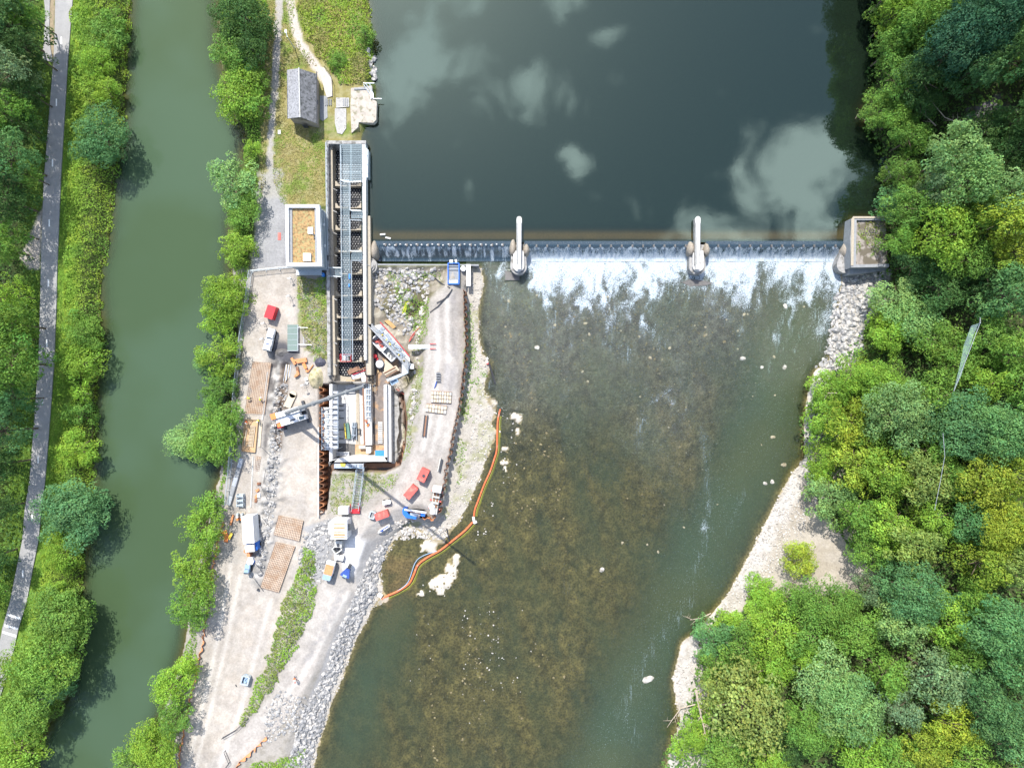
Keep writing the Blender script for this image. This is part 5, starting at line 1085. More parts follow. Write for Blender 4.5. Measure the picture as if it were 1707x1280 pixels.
# dead wood
def deadwood(pts, r, label, twigs=5, name='fallen_log', seed=1, cat='dead tree', zoff=1.0):
    rg = random.Random(seed); mb = MB(); P = [at(*p[:2], p[2]) for p in pts]; n = len(P)-1
    for i in range(n): mb.tube(P[i], P[i+1], r*(1-i/(n+1)), 6, r*(1-(i+1)/(n+1)))
    root = P[0]
    for k in range(twigs):
        i = rg.randrange(n); q = P[i].lerp(P[i+1], rg.random()); d = (P[i+1]-P[i]).normalized(); a = rg.choice((-1, 1))*rg.uniform(.5, 1.2); dd = Vector((d.x*math.cos(a)-d.y*math.sin(a), d.x*math.sin(a)+d.y*math.cos(a), rg.uniform(-.1,.4)))
        L = rg.uniform(1.0, 2.6); e = q+dd*L; mb.tube(q, e, r*.35, 5, r*.12); mb.tube(q.lerp(e,.5), q.lerp(e,.5)+Vector((dd.y,-dd.x,.2))*L*.45, r*.2, 4, r*.08)
    return tag(mb.build(name, M['deadwood'], None), label, cat)
deadwood([(1160,1150,7),(1167,1185,6.5),(1174,1215,6),(1180,1242,5.2)], .26, 'leaning bare brown trunk over the narrow beach near the bottom', 7, seed=2)
deadwood([(1165,1172,2.5),(1135,1180,1.6),(1120,1200,1.0),(1112,1212,.6)], .14, 'bare whitish branch reaching from the beach over the river', 7, seed=3)
deadwood([(1185,1022,.9),(1168,1030,.5),(1150,1033,.3)], .13, 'pale driftwood branch at the tip of the upper beach', 8, seed=4, name='driftwood', cat='driftwood')
deadwood([(1498,188,9),(1465,188,6.5),(1430,190,4),(1426,198,3.5)], .12, 'white fallen trunk lying over the olive bush towards the pool', 3, seed=5)
deadwood([(1560,210,10),(1548,198,10.3),(1534,186,10.6)], .14, 'white fallen trunk on the shaded slope below the dark trees', 2, seed=6)
deadwood([(1605,208,13),(1575,196,12),(1545,160,13)], .12, 'grey fallen trunk crossing the shaded slope', 6, seed=7)
deadwood([(1395,655,9.5),(1375,655,8.4),(1358,652,7.6),(1346,654,7)], .09, 'thin dead twig sticking out of the grove over the river', 4, seed=8, cat='dead branch', name='dead_branch')
deadwood([(1210,1215,6),(1218,1235,6),(1226,1252,5.5)], .10, 'forked dead branch under the golden olive giant', 6, seed=9, cat='dead branch', name='dead_branch')
deadwood([(1577,360,14),(1578,348,17),(1581,338,20)], .2, 'bare curved stem under the largest pale silvery tree', 0, seed=10, cat='dead branch', name='dead_branch')

# ------------------------------------------------------------------ stones
import bmesh
def rock_meshes(n, sub, seed, m):
    out = []
    for k in range(n):
        bm = bmesh.new(); bmesh.ops.create_icosphere(bm, subdivisions=sub, radius=1.0)
        off = Vector((seed*3.1+k*7.7, k*2.3, 0))
        for v_ in bm.verts:
            f = 1 + .38*mnoise.noise(v_.co*1.1+off) + .15*mnoise.noise(v_.co*2.7+off); v_.co *= f; v_.co.z *= .72
            v_.co.x = round(v_.co.x*3.2)/3.2*.45 + v_.co.x*.55
        me = bpy.data.meshes.new('boulder'); bm.to_mesh(me); bm.free(); me.materials.append(m); out.append(me)
    return out
RM = rock_meshes(6, 1, 1, M['rock']); RMP = rock_meshes(5, 1, 4, M['rockpale']); RMR = rock_meshes(5, 1, 8, M['rockriver'])
def scatter(polys, z, n, rmin, rmax, seed, power=2.2, keep=None):
    rg = np.random.default_rng(seed); out = []
    ar = []
    for poly in polys:
        P = np.array(ats(poly, z)); x, y = P[:, 0], P[:, 1]; ar.append(abs((x*np.roll(y, -1)-y*np.roll(x, -1)).sum())/2)
    for poly, a in zip(polys, ar):
        P = ats(poly, z); Pn = np.array(P); x0, y0 = Pn.min(0); x1, y1 = Pn.max(0); want = int(n*a/sum(ar)); N = int(want*(x1-x0)*(y1-y0)/a*1.3)
        x = rg.uniform(x0, x1, N); y = rg.uniform(y0, y1, N); k = sdist(x, y, P) > 0
        if keep is not None: k &= keep(x, y)
        x, y = x[k][:want], y[k][:want]; r = rmin+(rmax-rmin)*rg.random(len(x))**power
        out.append(np.stack([x, y, r], 1))
    return np.concatenate(out)
def stones(pts, meshes, name, label, parts=0, sink=.25, seed=1, zfn=None, rootname=None, base=None, flatz=(.6, 1.0)):
    """largest ones as stones of their own, the rest joined"""
    rg = np.random.default_rng(seed); pts = pts[np.argsort(-pts[:, 2])]; zz = hgt(pts[:, 0], pts[:, 1]) if zfn is None else zfn(pts[:, 0], pts[:, 1])
    root = None
    if parts:
        root = thing(rootname or name, label, None, (pts[0, 0], pts[0, 1], zz[0]), kind='structure')
        for i in range(min(parts, len(pts))):
            r = pts[i, 2]; link('boulder', meshes[i % len(meshes)], root, Vector((pts[i, 0], pts[i, 1], zz[i]+r*(.5-sink)))-root.location, (rg.uniform(-.4,.4), rg.uniform(-.4,.4), rg.uniform(0, 6.3)), (r*rg.uniform(.8,1.25), r*rg.uniform(.7,1.1), r*rg.uniform(*flatz)))
        pts = pts[parts:]; zz = zz[parts:]
    if len(pts):
        Vs, Fs, off = [], [], 0
        vs_ = [np.array([v_.co[:] for v_ in m_.vertices]) for m_ in meshes]; fs_ = [np.array([p_.vertices[:] for p_ in m_.polygons]) for m_ in meshes]
        for i in range(len(pts)):
            k = i % len(meshes); r = pts[i, 2]; a = rg.uniform(0, 6.3); c, s = math.cos(a), math.sin(a)
            v = vs_[k]*np.array([r*rg.uniform(.8,1.25), r*rg.uniform(.7,1.1), r*rg.uniform(*flatz)])
            Vs.append(np.stack([v[:, 0]*c-v[:, 1]*s+pts[i, 0], v[:, 0]*s+v[:, 1]*c+pts[i, 1], v[:, 2]+zz[i]+r*(.5-sink)], 1)); Fs.append(fs_[k]+off); off += len(v)
        o = npmesh(name, np.concatenate(Vs), np.concatenate(Fs), meshes[0].materials[0])
        o = link('small_stones' if root else name, o, root); 
        if root: o.location = -root.location
        tag(o, None if root else label, kind='stuff')
    return root
stones(scatter([[(1412,462),(1478,452),(1462,490),(1442,530),(1436,590),(1418,618),(1380,618),(1394,560),(1400,500)]], .8, 620, .28, .80, 31), RM[:4]+RMP[:1], 'riprap', 'bank of grey and pale quarry stones below the right abutment', parts=280, rootname='rock_bank')
rev_poly = [(640,905),(664,885),(650,900),(640,925),(628,960),(626,985),(604,1025),(590,1058),(570,1105),(552,1150),(540,1200),(524,1240),(512,1300),(470,1300),(490,1250),(500,1210),(520,1165),(545,1110),(566,1050),(590,1000),(604,960),(622,920)]
stones(scatter([rev_poly], 1.0, 3600, .14, .58, 33, power=2.6), RM, 'revetment', 'long bank of grey broken stone between the lower haul road and the river', parts=150, rootname='stone_revetment')
stones(scatter([[(505,890),(545,862),(566,866),(560,900),(548,925),(540,965),(520,985),(500,960),(496,920)], [(440,1180),(470,1150),(500,1160),(520,1165),(500,1215),(440,1240)]], ZG, 850, .12, .45, 35), RM, 'grey_rubble', 'grey broken rubble beside the white workshop container')
stones(scatter([[(472,640),(480,640),(470,720),(464,800),(456,870),(446,920),(436,960),(428,960),(440,880),(446,800),(450,740),(458,650)]], ZG, 700, .12, .42, 37), RM+RMP, 'spoil_rubble', 'rough grey spoil and broken concrete along the middle of the yard')
stones(scatter([[(622,448),(735,448),(716,474),(690,500),(690,560),(670,560),(640,520),(622,505)]], 1.2, 560, .12, .55, 39), RM[:3]+RMP[:2], 'basin_rubble', 'pale rubble in the drained basin beside the fish ladder')
stones(scatter([[(700,560),(716,480),(706,480),(694,540),(690,640),(684,700),(690,700)],[(668,880),(740,880),(745,900),(700,900),(650,905)],[(640,890),(668,880),(690,868),(662,868)]], 2.2, 380, .15, .5, 41), RMP, 'edge_stones', 'pale stones along the edges of the east track')
nr = lambda x, y: hgt(x, y) > -.02
stones(scatter([[(790,446),(812,446),(800,560),(830,660),(826,700),(806,790),(770,866),(735,900),(660,905),(640,1000),(600,1060),(540,1210),(520,1290),(510,1290),(590,1040),(630,900),(735,870),(775,760),(800,640),(782,520)]], .1, 1500, .07, .26, 43, keep=nr), RMP, 'bar_stones', 'pale pebbles and stones on the gravel bar')
stones(scatter([[(1340,700),(1352,720),(1362,830),(1330,900),(1280,960),(1230,1010),(1170,1070),(1160,1180),(1120,1260),(1110,1260),(1120,1120),(1200,1010),(1260,900),(1320,780)]], .2, 2300, .08, .30, 45, keep=nr), RMP, 'beach_stones', 'white pebbles on the right-bank gravel beach')
stones(scatter([[(612,85),(622,92),(626,115),(626,135),(618,130)]], ZP, 26, .4, .85, 47), RM, 'boulders', 'heap of dark grey boulders at the pool edge above the landing stage', parts=26, rootname='boulder_heap')
stones(scatter([[(1462,150),(1472,150),(1474,160),(1460,162)],[(1466,340),(1476,338),(1478,362),(1464,362)],[(1476,270),(1484,270),(1486,300),(1480,300)]], ZP, 14, .4, .9, 49), RMP, 'shore_boulders', 'pale boulders at the foot of the forest beside the pool')
stones(scatter([[(1390,490),(1400,490),(1392,560),(1376,612),(1360,612),(1384,540)]], 0, 260, .15, .5, 51), RM, 'waterline_stones', 'dark wet stones at the waterline of the rock bank')
# stones breaking the river surface
zr0 = lambda x, y: np.full(np.shape(x), -.06)
P_ = scatter([[(770,1010),(842,1010),(845,1150),(770,1165)]], 0, 120, .06, .22, 53); P2 = scatter([[(690,960),(900,990),(930,1080),(840,1240),(690,1200),(660,1010)]], 0, 60, .05, .20, 54)
P3 = scatter([[(815,480),(1395,480),(1350,640),(1100,640),(830,640)]], 0, 130, .12, .42, 55); P4 = scatter([[(830,640),(1340,640),(1300,800),(1080,960),(900,950),(850,900)]], 0, 80, .1, .34, 56)
P5 = scatter([[(805,640),(870,690),(860,790),(800,850),(790,900),(830,900)]], 0, 120, .06, .22, 57)
stones(np.concatenate([P_, P2, P5]), RMP, 'river_stones', 'many small white stones breaking the surface of the shallows', zfn=zr0, sink=.3)
stones(np.concatenate([P3, P4]), RMR, 'mossy_river_stones', 'scattered brown and mossy stones in the rapid below the weir', zfn=lambda x, y: np.full(np.shape(x), -.16), sink=.3)
cobb = scatter([[(805,470),(1395,470),(1340,660),(1330,760),(1190,960),(1060,960),(900,1280),(620,1280),(660,1050),(800,880),(830,700)]], 0, 7000, .10, .32, 58)
stones(cobb, rock_meshes(4, 1, 12, M['bedstone']), 'bed_cobbles', 'brown cobbles lying on the shallow river bed', zfn=lambda x, y: hgt(x, y)-.03, flatz=(.3,.6))
def boulder(px, py, r, label, m=M['rockriver'], z=-.1, sx=1.3, name='boulder'):
    me = rock_meshes(1, 2, int(px), m)[0]; p = at(px, py, z)
    o = link(name, me, None, p, (.2, .1, px), (r*sx*.75, r*.75, r*.6)); return tag(o, label, 'boulder')
boulder(1078, 1131, 1.25, 'flat pale grey boulder standing out of the river near the lower right beach', M['rockpale'], sx=1.5, z=-.25)
boulder(1070, 1187, 1.0, 'submerged brown boulder below the flat pale one', z=-.75); boulder(1077, 1208, .7, 'smaller submerged boulder below the brown one', z=-.6); boulder(1083, 1144, .6, 'small submerged boulder touching the flat pale one', z=-.5)
boulder(1003, 949, .7, 'pale boulder in midstream beside the deep channel', M['rockpale']); boulder(1308, 612, .6, 'pale boulder in the river left of the riprap', M['rockpale']); boulder(1270, 612+0, .5, 'pale round stone left of the boulder near the riprap', M['rockpale'])
boulder(1238, 598, .7, 'pale double boulder below the right weir bay', M['rockpale']); boulder(895, 579, .65, 'pinkish stone below the left end of the middle weir bay', M['rockpale']); boulder(1287, 803, .6, 'pale boulder beside the upper gravel beach, right of two', M['rockpale']); boulder(1275, 806, .6, 'pale boulder beside the upper gravel beach, left of two', M['rockpale'])
boulder(1307, 775, .7, 'grey boulder in the river above the pair by the beach', M['rockriver']); boulder(1288, 729, .6, 'yellowish boulder upstream of the gravel beach'); boulder(534, 1222, 1.0, 'brown boulder under water at the foot of the stone revetment', z=-.3); boulder(524, 1256, .8, 'white boulder at the bottom end of the stone revetment', M['rockpale'], z=.1)
boulder(512, 1262, .9, 'broad white boulder at the bottom end of the stone revetment, left one', M['rockpale'], z=.2); boulder(1309,510,.6,'pale boulder below the right weir bay near the bank', M['rockpale'])
for dx, lab in ((638,'upper'),(647,'lower')):
    mb = MB(); p = at(dx, 391 if lab == 'upper' else 397, ZP); mb.box(p[0],p[1],ZP-.05,1.15,.35,.22,5 if lab=='upper' else -12); tag(mb.build('drifting_board', M['offwhite'], None), 'white drifting board above the left weir bay, %s of two' % lab, 'board')
# ------------------------------------------------------------------ sheet piles
def piles(name, line_px, ztop, zbot, period, depth, label, flip=1, cols=('rust',)):
    P = [at(p[0], p[1], ztop) for p in line_px]; L = [0]
    for a, b in zip(P[:-1], P[1:]): L.append(L[-1]+(b-a).length)
    n = int(L[-1]/period); r = thing(name, label, 'sheet pile wall', (P[0].x, P[0].y, zbot)); me = {}
    h = ztop-zbot; t = .09; w = period
    prof = [(0, 0), (.16*w, 0), (.34*w, depth), (.66*w, depth), (.84*w, 0), (w, 0)]
    for c in cols:
        mb = MB()
        for (x0, y0), (x1, y1) in zip(prof[:-1], prof[1:]):
            mb.prism([(x0, y0-t/2), (x1, y1-t/2), (x1, y1+t/2), (x0, y0+t/2)], 0, h)
        o = mb.build('sheet_pile', M[c], r); me[c] = o.data; bpy.data.objects.remove(o)
    for i in range(n):
        s = (i+.0)*period; k = max(j for j in range(len(L)) if L[j] <= s); k = min(k, len(P)-2); d = (P[k+1]-P[k]).normalized(); q = P[k]+d*(s-L[k])
        o = link('sheet_pile', me[cols[i % len(cols)]], r, Vector((q.x, q.y, zbot))-r.location, (0, 0, math.atan2(d.y, d.x)), (1, flip, 1))
    return r
east = [(772,482),(773,519),(775,571),(774,601),(771,618),(768,648),(764,675),(759,697),(753,725),(749,751),(742,777),(739,802),(733,830),(731,850),(726,863)]
piles('sheet_pile_wall', east, 3.75, -.6, 1.55, .55, 'long curved rusty sheet pile wall between the east track and the gravel bar')
M['rustorange'] = mat('orange_rust', (.50,.22,.10), .9, .25, 3, .3, 10)
piles('sheet_pile_wall', [(726,863),(714,864),(698,857),(683,857)], 3.75, -.6, 1.55, .55, 'short orange-rusted return of the sheet pile wall behind the blue machine', cols=('rustorange',))
piles('sheet_pile_wall', [(533,858),(533,640)], 3.9, -1.6, 1.35, .75, 'straight brown sheet pile wall with deep folds left of the excavation', flip=-1, cols=('rust','rustorange'))
mb = MB(); mb.strip(ats([(530.5,862),(530.5,712)], 3.95), .28, 3.3, 3.98); tag(mb.build('kerb_beam', M['offwhite'], None), 'long pale edge beam along the straight brown sheet pile wall', 'beam')

# ------------------------------------------------------------------ the concrete basin under construction
pb = root_at('concrete_basin', 'new white concrete basin under construction at the foot of the fish ladder', 'basin', 600, 700, -1)
ZW = 4.0
def pp(px, z0, z1, name, m, par=pb, **kw):
    mb = MB(); mb.prism(ats(px, z1), z0, z1); o = mb.wbuild(name, m, par)
    for k, v_ in kw.items(): o[k] = v_
    return o
pp([(549,640),(554,640),(554,766),(549,776)], -1.5, ZW, 'west_wall', M['conc_new'])
pp([(549,776.5),(554,766.5),(564,764),(592,760),(640,762),(645.5,762),(645.5,769),(548,770)], -1.5, ZW, 'south_wall', M['conc_new'])
pp([(639.5,642),(644.5,640),(645.5,769),(640.5,762)], -1.5, ZW, 'east_wall', M['conc_new'])
pp([(645.5,640),(651.5,643),(652.5,770),(645.6,769)], -1.5, 3.0, 'outer_bench', M['conc_new'])
pp([(652.5,650),(664,662),(666,690),(663,700),(665,720),(661,735),(663,760),(658,773),(652.5,772)], -1.5, .9, 'footing_slab', M['concrete'])
pp([(553.8,641),(616,630),(640,640),(641,764),(554,766)], -1.6, -.5, 'basin_floor', M['conc_new'])
pp([(555,738),(592,740),(592,763),(555,765)], -.6, -.42, 'muddy_floor', M['conc_dark'])
pp([(592,741),(641,741),(641,762),(592,763)], -.6, -.36, 'board_floor', M['floorbrown'])
pp([(621,560),(640,575),(668,600),(676,616),(646,640),(640,742),(620,742)], -.6, -.30, 'board_floor', mat('dusty_formwork_floor', (.17,.145,.13), .85, .2, 1.5, .2, 5, stain=(.34,.22,.13), smask=(.5,.62), sscale=.5))
pp([(605,650),(618,640),(620,742),(607,742)], -.5, 1.7, 'centre_wall', M['conc_new'])
pp([(604,646),(606.2,646),(608.6,742),(606.2,742)], -.5, 1.9, 'rust_strip', M['rustred'])
pp([(594,645),(598,645),(600,741),(593,741)], -.5, -.30, 'floor_joint', M['conc_beige'])
pp([(575,641),(592,641),(592,655),(576,656)], -.5, -.0, 'sill_block', M['conc_new'])
pp([(560,624),(577,628),(610,628),(612,634),(577,642),(556,640)], -.5, .9, 'inlet_sill', M['conc_beige'])
pp([(577,633),(602,634),(602,639),(577,639)], .9, 1.15, 'timber_baulk', M['wood'])
for k, py in enumerate((676,684,697,716,731)):
    mb = MB(); a = at(562,py,-.4); b = at(573,py,-.4); mb.tube(a, b, .10, 5); mb.wbuild('starter_bar', M['darksteel'], pb)
# shallow mud trench round the south side
mb = MB(); mb.prism(ats([(600,772),(655,772),(668,762),(672,735),(675,745),(670,770),(660,780),(620,781),(600,779)],.6), -.6, .62); tag(mb.build('mud_trench', M['rustred'], None), 'brown muddy bottom of the trench around the south-east corner of the basin', kind='structure')
mb = MB(); a = at(641,782,1.0); mb.prism(ats([(627,779),(655,779),(652,782.5),(632,783.5)],1), .6, .75); tag(mb.build('puddle', wm_pud, None), 'bluish puddle in the muddy trench south of the basin', kind='structure')

def plat(name, px, z, th, m, label, cat='platform', rails=None, legs=True, extra=None, mrail='bluegrey'):
    c = at(sum(p[0] for p in px)/len(px), sum(p[1] for p in px)/len(px), z); r = thing(name, label, cat, (c[0], c[1], z))
    mb = MB(); mb.prism(ats(px, z), z-th, z); mb.wbuild('deck', m, r)
    if legs:
        mb = MB()
        for p in ats(px, z): mb.tube((p[0], p[1], -.8), (p[0], p[1], z), .07, 5)
        mb.wbuild('legs' if False else 'support_frame', M['steel'], r)
    if rails:
        for ra in rails:
            mb = MB(); P = [at(p[0], p[1], z+1) for p in ra]
            for a, b in zip(P[:-1], P[1:]):
                n = max(1, round((b-a).length/1.5))
                for i in range(n+1): q = a.lerp(b, i/n); mb.tube((q[0], q[1], z-.1), q, .05, 4)
                mb.tube(a, b, .055, 5); mb.tube(a-Vector((0,0,.5)), b-Vector((0,0,.5)), .045, 4)
            mb.wbuild('guard_rail', M[mrail], r)
    return r
w1_ = plat('scaffold_platform', [(554.4,652),(563,652),(563,748),(554.4,748)], 3.6, .15, M['silver'], 'scaffold deck inside the west wall of the basin', rails=[[(563,652),(563,748)]])
w2_ = plat('scaffold_platform', [(535.5,679),(548,679),(548,750),(535.5,750)], 3.2, .15, M['steel'], 'scaffold deck cluttered with formwork outside the west wall of the basin', rails=[[(536,679),(536,750)]])
mb = MB(); rng2 = random.Random(5)
for k in range(16): mb.box(*at(rng2.uniform(538,546), 681+k*4.4, 3.3)[:2], 3.2, rng2.uniform(.4,1.1), rng2.uniform(.2,.6), rng2.uniform(.1,.4), rng2.uniform(-20,20))
mb.wbuild('formwork_bits', M['offwhite'], w2_)
mb = MB()
for k in range(8): a = at(541, 680+k*9.3, 4.4); b = at(563, 680+k*9.3, 4.4); mb.tube(a, b, .07, 5)
mb.wbuild('cross_tube', M['white'], w1_)
mb = MB()
for k in range(11): p = at(558.5, 657+k*8.4, 3.7); mb.box(p[0], p[1], 3.6, .9, .25, .18, 0)
mb.wbuild('toe_clamp', M['darksteel'], w1_)
sp_ = plat('scaffold_platform', [(557,772.5),(606,772.5),(606,780),(557,780)], 3.5, .15, M['silver'], 'scaffold deck hung on the south wall of the basin with a yellow part on it', rails=[[(557,780),(606,780)]], mrail='lightblue')
mb = MB(); p = at(571,774.5,3.6); mb.prism(ats([(567,772.5),(576,773),(574,778),(568,777)],3.8), 3.5, 3.75); mb.wbuild('yellow_sheet', M['yellow'], sp_)
mb = MB(); [mb.box(*at(x,776,3.6)[:2], 3.5, .6, .5, .3) for x in (584,592,601)]; mb.wbuild('box', M['bluegrey'], sp_)

# gangway from the yard up to the basin wall
gw_ = root_at('gangway', 'long lattice gangway with a red foot leading up to the south wall of the basin', 'gangway', 594, 845)
mb = MB(); A = at(593,851,3.5); B = at(601,781,4.3); dx = Vector((1,.1,0)).normalized(); W = .75
for s in (-W, W):
    mb.tube(A+dx*s, B+dx*s, .08, 5); mb.tube(A+dx*s+Vector((0,0,1)), B+dx*s+Vector((0,0,1)), .06, 5)
    for k in range(12): q = A.lerp(B, k/11)+dx*s; mb.tube(q, q+Vector((0,0,1)), .04, 4); 
    for k in range(11): q = A.lerp(B, k/11)+dx*s; q2 = A.lerp(B, (k+1)/11)+dx*s+Vector((0,0,1)); mb.tube(q, q2, .035, 4)
mb.wbuild('side_lattice', M['steel'], gw_)
mb = MB()
for k in range(26): q = A.lerp(B, (k+.5)/26); mb.tube(q-dx*W, q+dx*W, .05, 4)
mb.wbuild('tread', M['silver'], gw_)
mb = MB(); 
for s in (-W-.1, W+.1): mb.tube(A+dx*s+Vector((0,0,-.2)), A+dx*s+Vector((0,1.6,1.2)), .10, 5); mb.tube(A+dx*s, A+dx*s+Vector((0,0,1.2)), .08, 5)
mb.box(A[0], A[1]-.1, 3.4, 1.8, .9, .45); mb.wbuild('red_foot', M['red'], gw_)

# diagonal deck and the forms in the north-east pit
dd = plat('diagonal_platform', [(612,541),(620,540),(684,606),(680,620),(668,603)], 3.4, .2, M['conc_grey'], 'diagonal working platform with a red toe board beside the foot of the fish ladder', rails=[[(613,542),(668,601)]], mrail='silver')
mb = MB(); mb.strip([p for p in ats([(634,537),(656,561),(683,594)], 3.6)], .12, 3.4, 4.0); mb.wbuild('toe_board', M['red'], dd)
mb = MB(); mb.prism(ats([(636,540),(683,594),(683,604),(624,543)], 3.38), 3.2, 3.38); mb.wbuild('sheeting', M['offwhite'], dd)
mb = MB()
for k in range(26):
    t = rng2.random(); px = 630+t*42+rng2.uniform(-3,6); py = 551+t*44+rng2.uniform(-6,2); p = at(px, py, 3.5); mb.box(p[0], p[1], 3.4, rng2.uniform(.3,1.5), rng2.uniform(.15,.5), rng2.uniform(.1,.4), rng2.uniform(20,70)-90)
mb.wbuild('stacked_panels', M['bluegrey'], dd)
mb = MB()
for k in range(7): t = rng2.random(); p = at(632+t*42, 552+t*50, 3.7); mb.box(p[0], p[1], 3.45, .3, .2, .3, rng2.uniform(0,90))
mb.wbuild('yellow_clamp', M['yellow'], dd)
def skip(name, px, py, L, W_, h, rot, m, label, z=None, fill=None, cat='skip', wall=.08):
    p = on(px, py) if z is None else at(px, py, z); r = thing(name, label, cat, p, rot)
    mb = MB(); mb.box(0,0,0,L,W_,.1)
    tw, th_ = L/2, W_/2
    for x, y, a, b in ((0, th_, L, wall), (0, -th_, L, wall)): mb.box(x, y, .1, a, b, h)
    for x in (-tw, tw): mb.box(x, 0, .1, wall, W_-wall*1.02, h)
    mb.build('body', m, r)
    mb = MB()
    for x, y, a, b in ((0, th_+.02, L+.1, wall*1.6), (0, -th_-.02, L+.1, wall*1.6)): mb.box(x, y, h+.1, a, b, .08)
    for x in (-tw, tw): mb.box(x, 0, h+.1, wall*1.6, W_-.1, .081)
    mb.build('rim', m, r)
    if fill:
        mb = MB(); rg = random.Random(int(px)); 
        for k in range(9): mb.box(rg.uniform(-tw*.7,tw*.7), rg.uniform(-th_*.6,th_*.6), .12+rg.random()*h*.3, rg.uniform(.2,.9), rg.uniform(.2,.6), rg.uniform(.2,.5), rg.uniform(0,90))
        mb.build('contents', fill, r)
    return r
skip('open_bin', 634, 572, 3.1, 1.8, 1.6, -45, M['white'], 'open white-rimmed form with rubbish inside in the pit, left one of two', z=.5, fill=M['redpale'], wall=.14)
skip('open_bin', 652, 590, 2.9, 1.7, 1.6, -45, M['white'], 'open white-rimmed form with pale bars inside in the pit, right one of two', z=.5, fill=M['offwhite'], wall=.14)
g_ = root_at('pit_machine', 'small red and dark machine on rails on the pit floor beside the fish ladder', 'machine', 625, 604, -.3)
mb = MB(); mb.box(-.3,0,0,.18,5.2,.3).box(.2,0,0,.18,5.2,.3).box(-.05,1.0,.3,.9,1.2,.6); mb.build('frame', M['darksteel'], g_)
mb = MB(); mb.cyl(.2,1.3,.4,.45,.9,10).box(.5,.8,.3,.6,.7,.5,20); mb.build('motor', M['red'], g_)
mb = MB(); mb.box(.75,-1.6,0,.3,1.4,.3); mb.build('timber', M['wood'], g_)
g_ = root_at('mixer', 'round white drum mixer on the pit floor right of the red machine', 'mixer', 634.5, 607, -.3)
mb = MB(); mb.cyl(0,0,.5,.95,.8,16,.8).cyl(0,0,1.3,.5,.25,12,.3); mb.build('drum', M['white'], g_); mb = MB(); mb.cyl(0,0,1.02,1.02,.12,16); mb.build('rim', M['darksteel'], g_); mb = MB(); mb.box(0,0,0,1.2,1.2,.5); mb.build('base', M['darksteel'], g_)
g_ = plat('slatted_shutter', [(638,620),(660,609),(666,617),(645,630)], .9, .2, M['woodpale'], 'slatted formwork panel lying in the corner of the pit', 'formwork', legs=False)
for k in range(3):
    mb = MB(); a = at(640+k*1.8, 622+k*2.9, 1.05); b = at(659+k*1.8, 612+k*2.7, 1.05); mb.tube(a, b, .13, 4); mb.wbuild('batten', M['rustred' if k != 1 else 'woodpale'], g_)
mb = MB(); mb.prism(ats([(641,598),(656,611),(640,620)], .6), -.3, .5); tag(mb.build('plywood_triangle', M['woodpale'], None), 'pale triangular plywood sheet above the slatted formwork panel', 'plywood')
plat('corner_platform', [(670,600),(679,604),(680,622),(672,626),(650,634),(646,636),(644,632),(670,622)], 3.3, .15, M['steel'], 'angled grey walkway around the north-east corner of the basin', rails=[[(680,604),(680,622),(650,636)]])
g_ = root_at('compressor', 'white rectangular compressor standing outside the corner platform', 'compressor', 687, 611, 1.8)
mb = MB(); mb.box(0,0,0,.95,1.0,1.1).cyl(0,0,1.1,.2,.15,8); mb.build('body', M['white'], g_)
g_ = skip('water_tub', 658, 636, 1.5, .8, .6, 28, M['lightblue'], 'light blue oblong tub at the north end of the east basin wall', z=3.3, cat='tub')
mb = MB(); mb.tube(at(660,648,2.5), at(673,657,1.2), .13, 6).tube(at(663,646,2.3), at(671,653,1.2), .08, 5); tag(mb.build('red_pipe', M['redpale'], None), 'red pipe sloping down outside the north-east corner of the basin', 'pipe')
# things on the basin floor
def stackth(name, px, py, z, items, label, cat, rot=0):
    r = thing(name, label, cat, at(px, py, z), rot)
    for nm, m, bx in items:
        mb = MB()
        for b in bx: mb.box(*b)
        mb.build(nm, m, r)
    return r
stackth('formwork_stack', 581, 718, -.4, [('green_panel', mat('green_panel', (.10,.20,.16), .7, .15, 3), [(0,0,0,.7,3.4,.7,8)]), ('yellow_panel', M['yellow'], [(-.6,0,0,.22,3.3,.6,6)])], 'stack of dark green panels with a yellow edge on the basin floor', 'formwork')
stackth('formwork_stack', 589, 718, -.4, [('panel', M['bluegrey'], [(0,0,0,.25,3.6,.9,-3),(.4,.2,0,.2,3.2,1.1,-4),(.8,0,0,.2,3.8,.8,2),(.3,-.9,1,.9,.3,.2,0),(.3,.9,1,.9,.3,.2,0)])], 'bundle of blue-grey formwork props on the basin floor right of the green stack', 'formwork')
stackth('trestle', 598, 719, -.3, [('frame', M['darksteel'], [(-.6,0,0,.08,1.3,.4),(-.2,0,0,.08,1.3,.4),(.3,0,0,.12,1.3,.5),(0,.5,.2,1.2,.08,.1),(0,-.5,.2,1.2,.08,.1)])], 'small dark trestle frame on the white basin floor', 'trestle')
stackth('crate', 605.5, 744.5, -.3, [('body', M['woodpale'], [(0,0,0,1.4,.6,.9)]), ('lid', M['offwhite'], [(0,0,.9,1.5,.7,.08)])], 'pale oblong crate on the brown boards at the south end of the basin', 'crate')
g_ = thing('portable_toilet', 'white rounded tank on the brown boards beside the pale crate', 'tank', at(617,748,-.3)); mb = MB(); mb.prism([(-.5,-.55),(-.3,-.8),(.3,-.8),(.5,-.55),(.5,.6),(-.5,.6)], 0, 1.8); mb.build('body', M['white'], g_); mb = MB(); mb.box(0,.45,1.8,.7,.1,.08); mb.build('vent', M['darksteel'], g_)
stackth('tarpaulin', 633, 757, 3.3-1.6, [('sheet', M['bluetarp'], [(0,0,0,1.9,1.65,.12),(.4,.3,.12,.8,.5,.06,10)])], 'bright blue square tarpaulin in the south-east corner of the basin', 'tarpaulin')
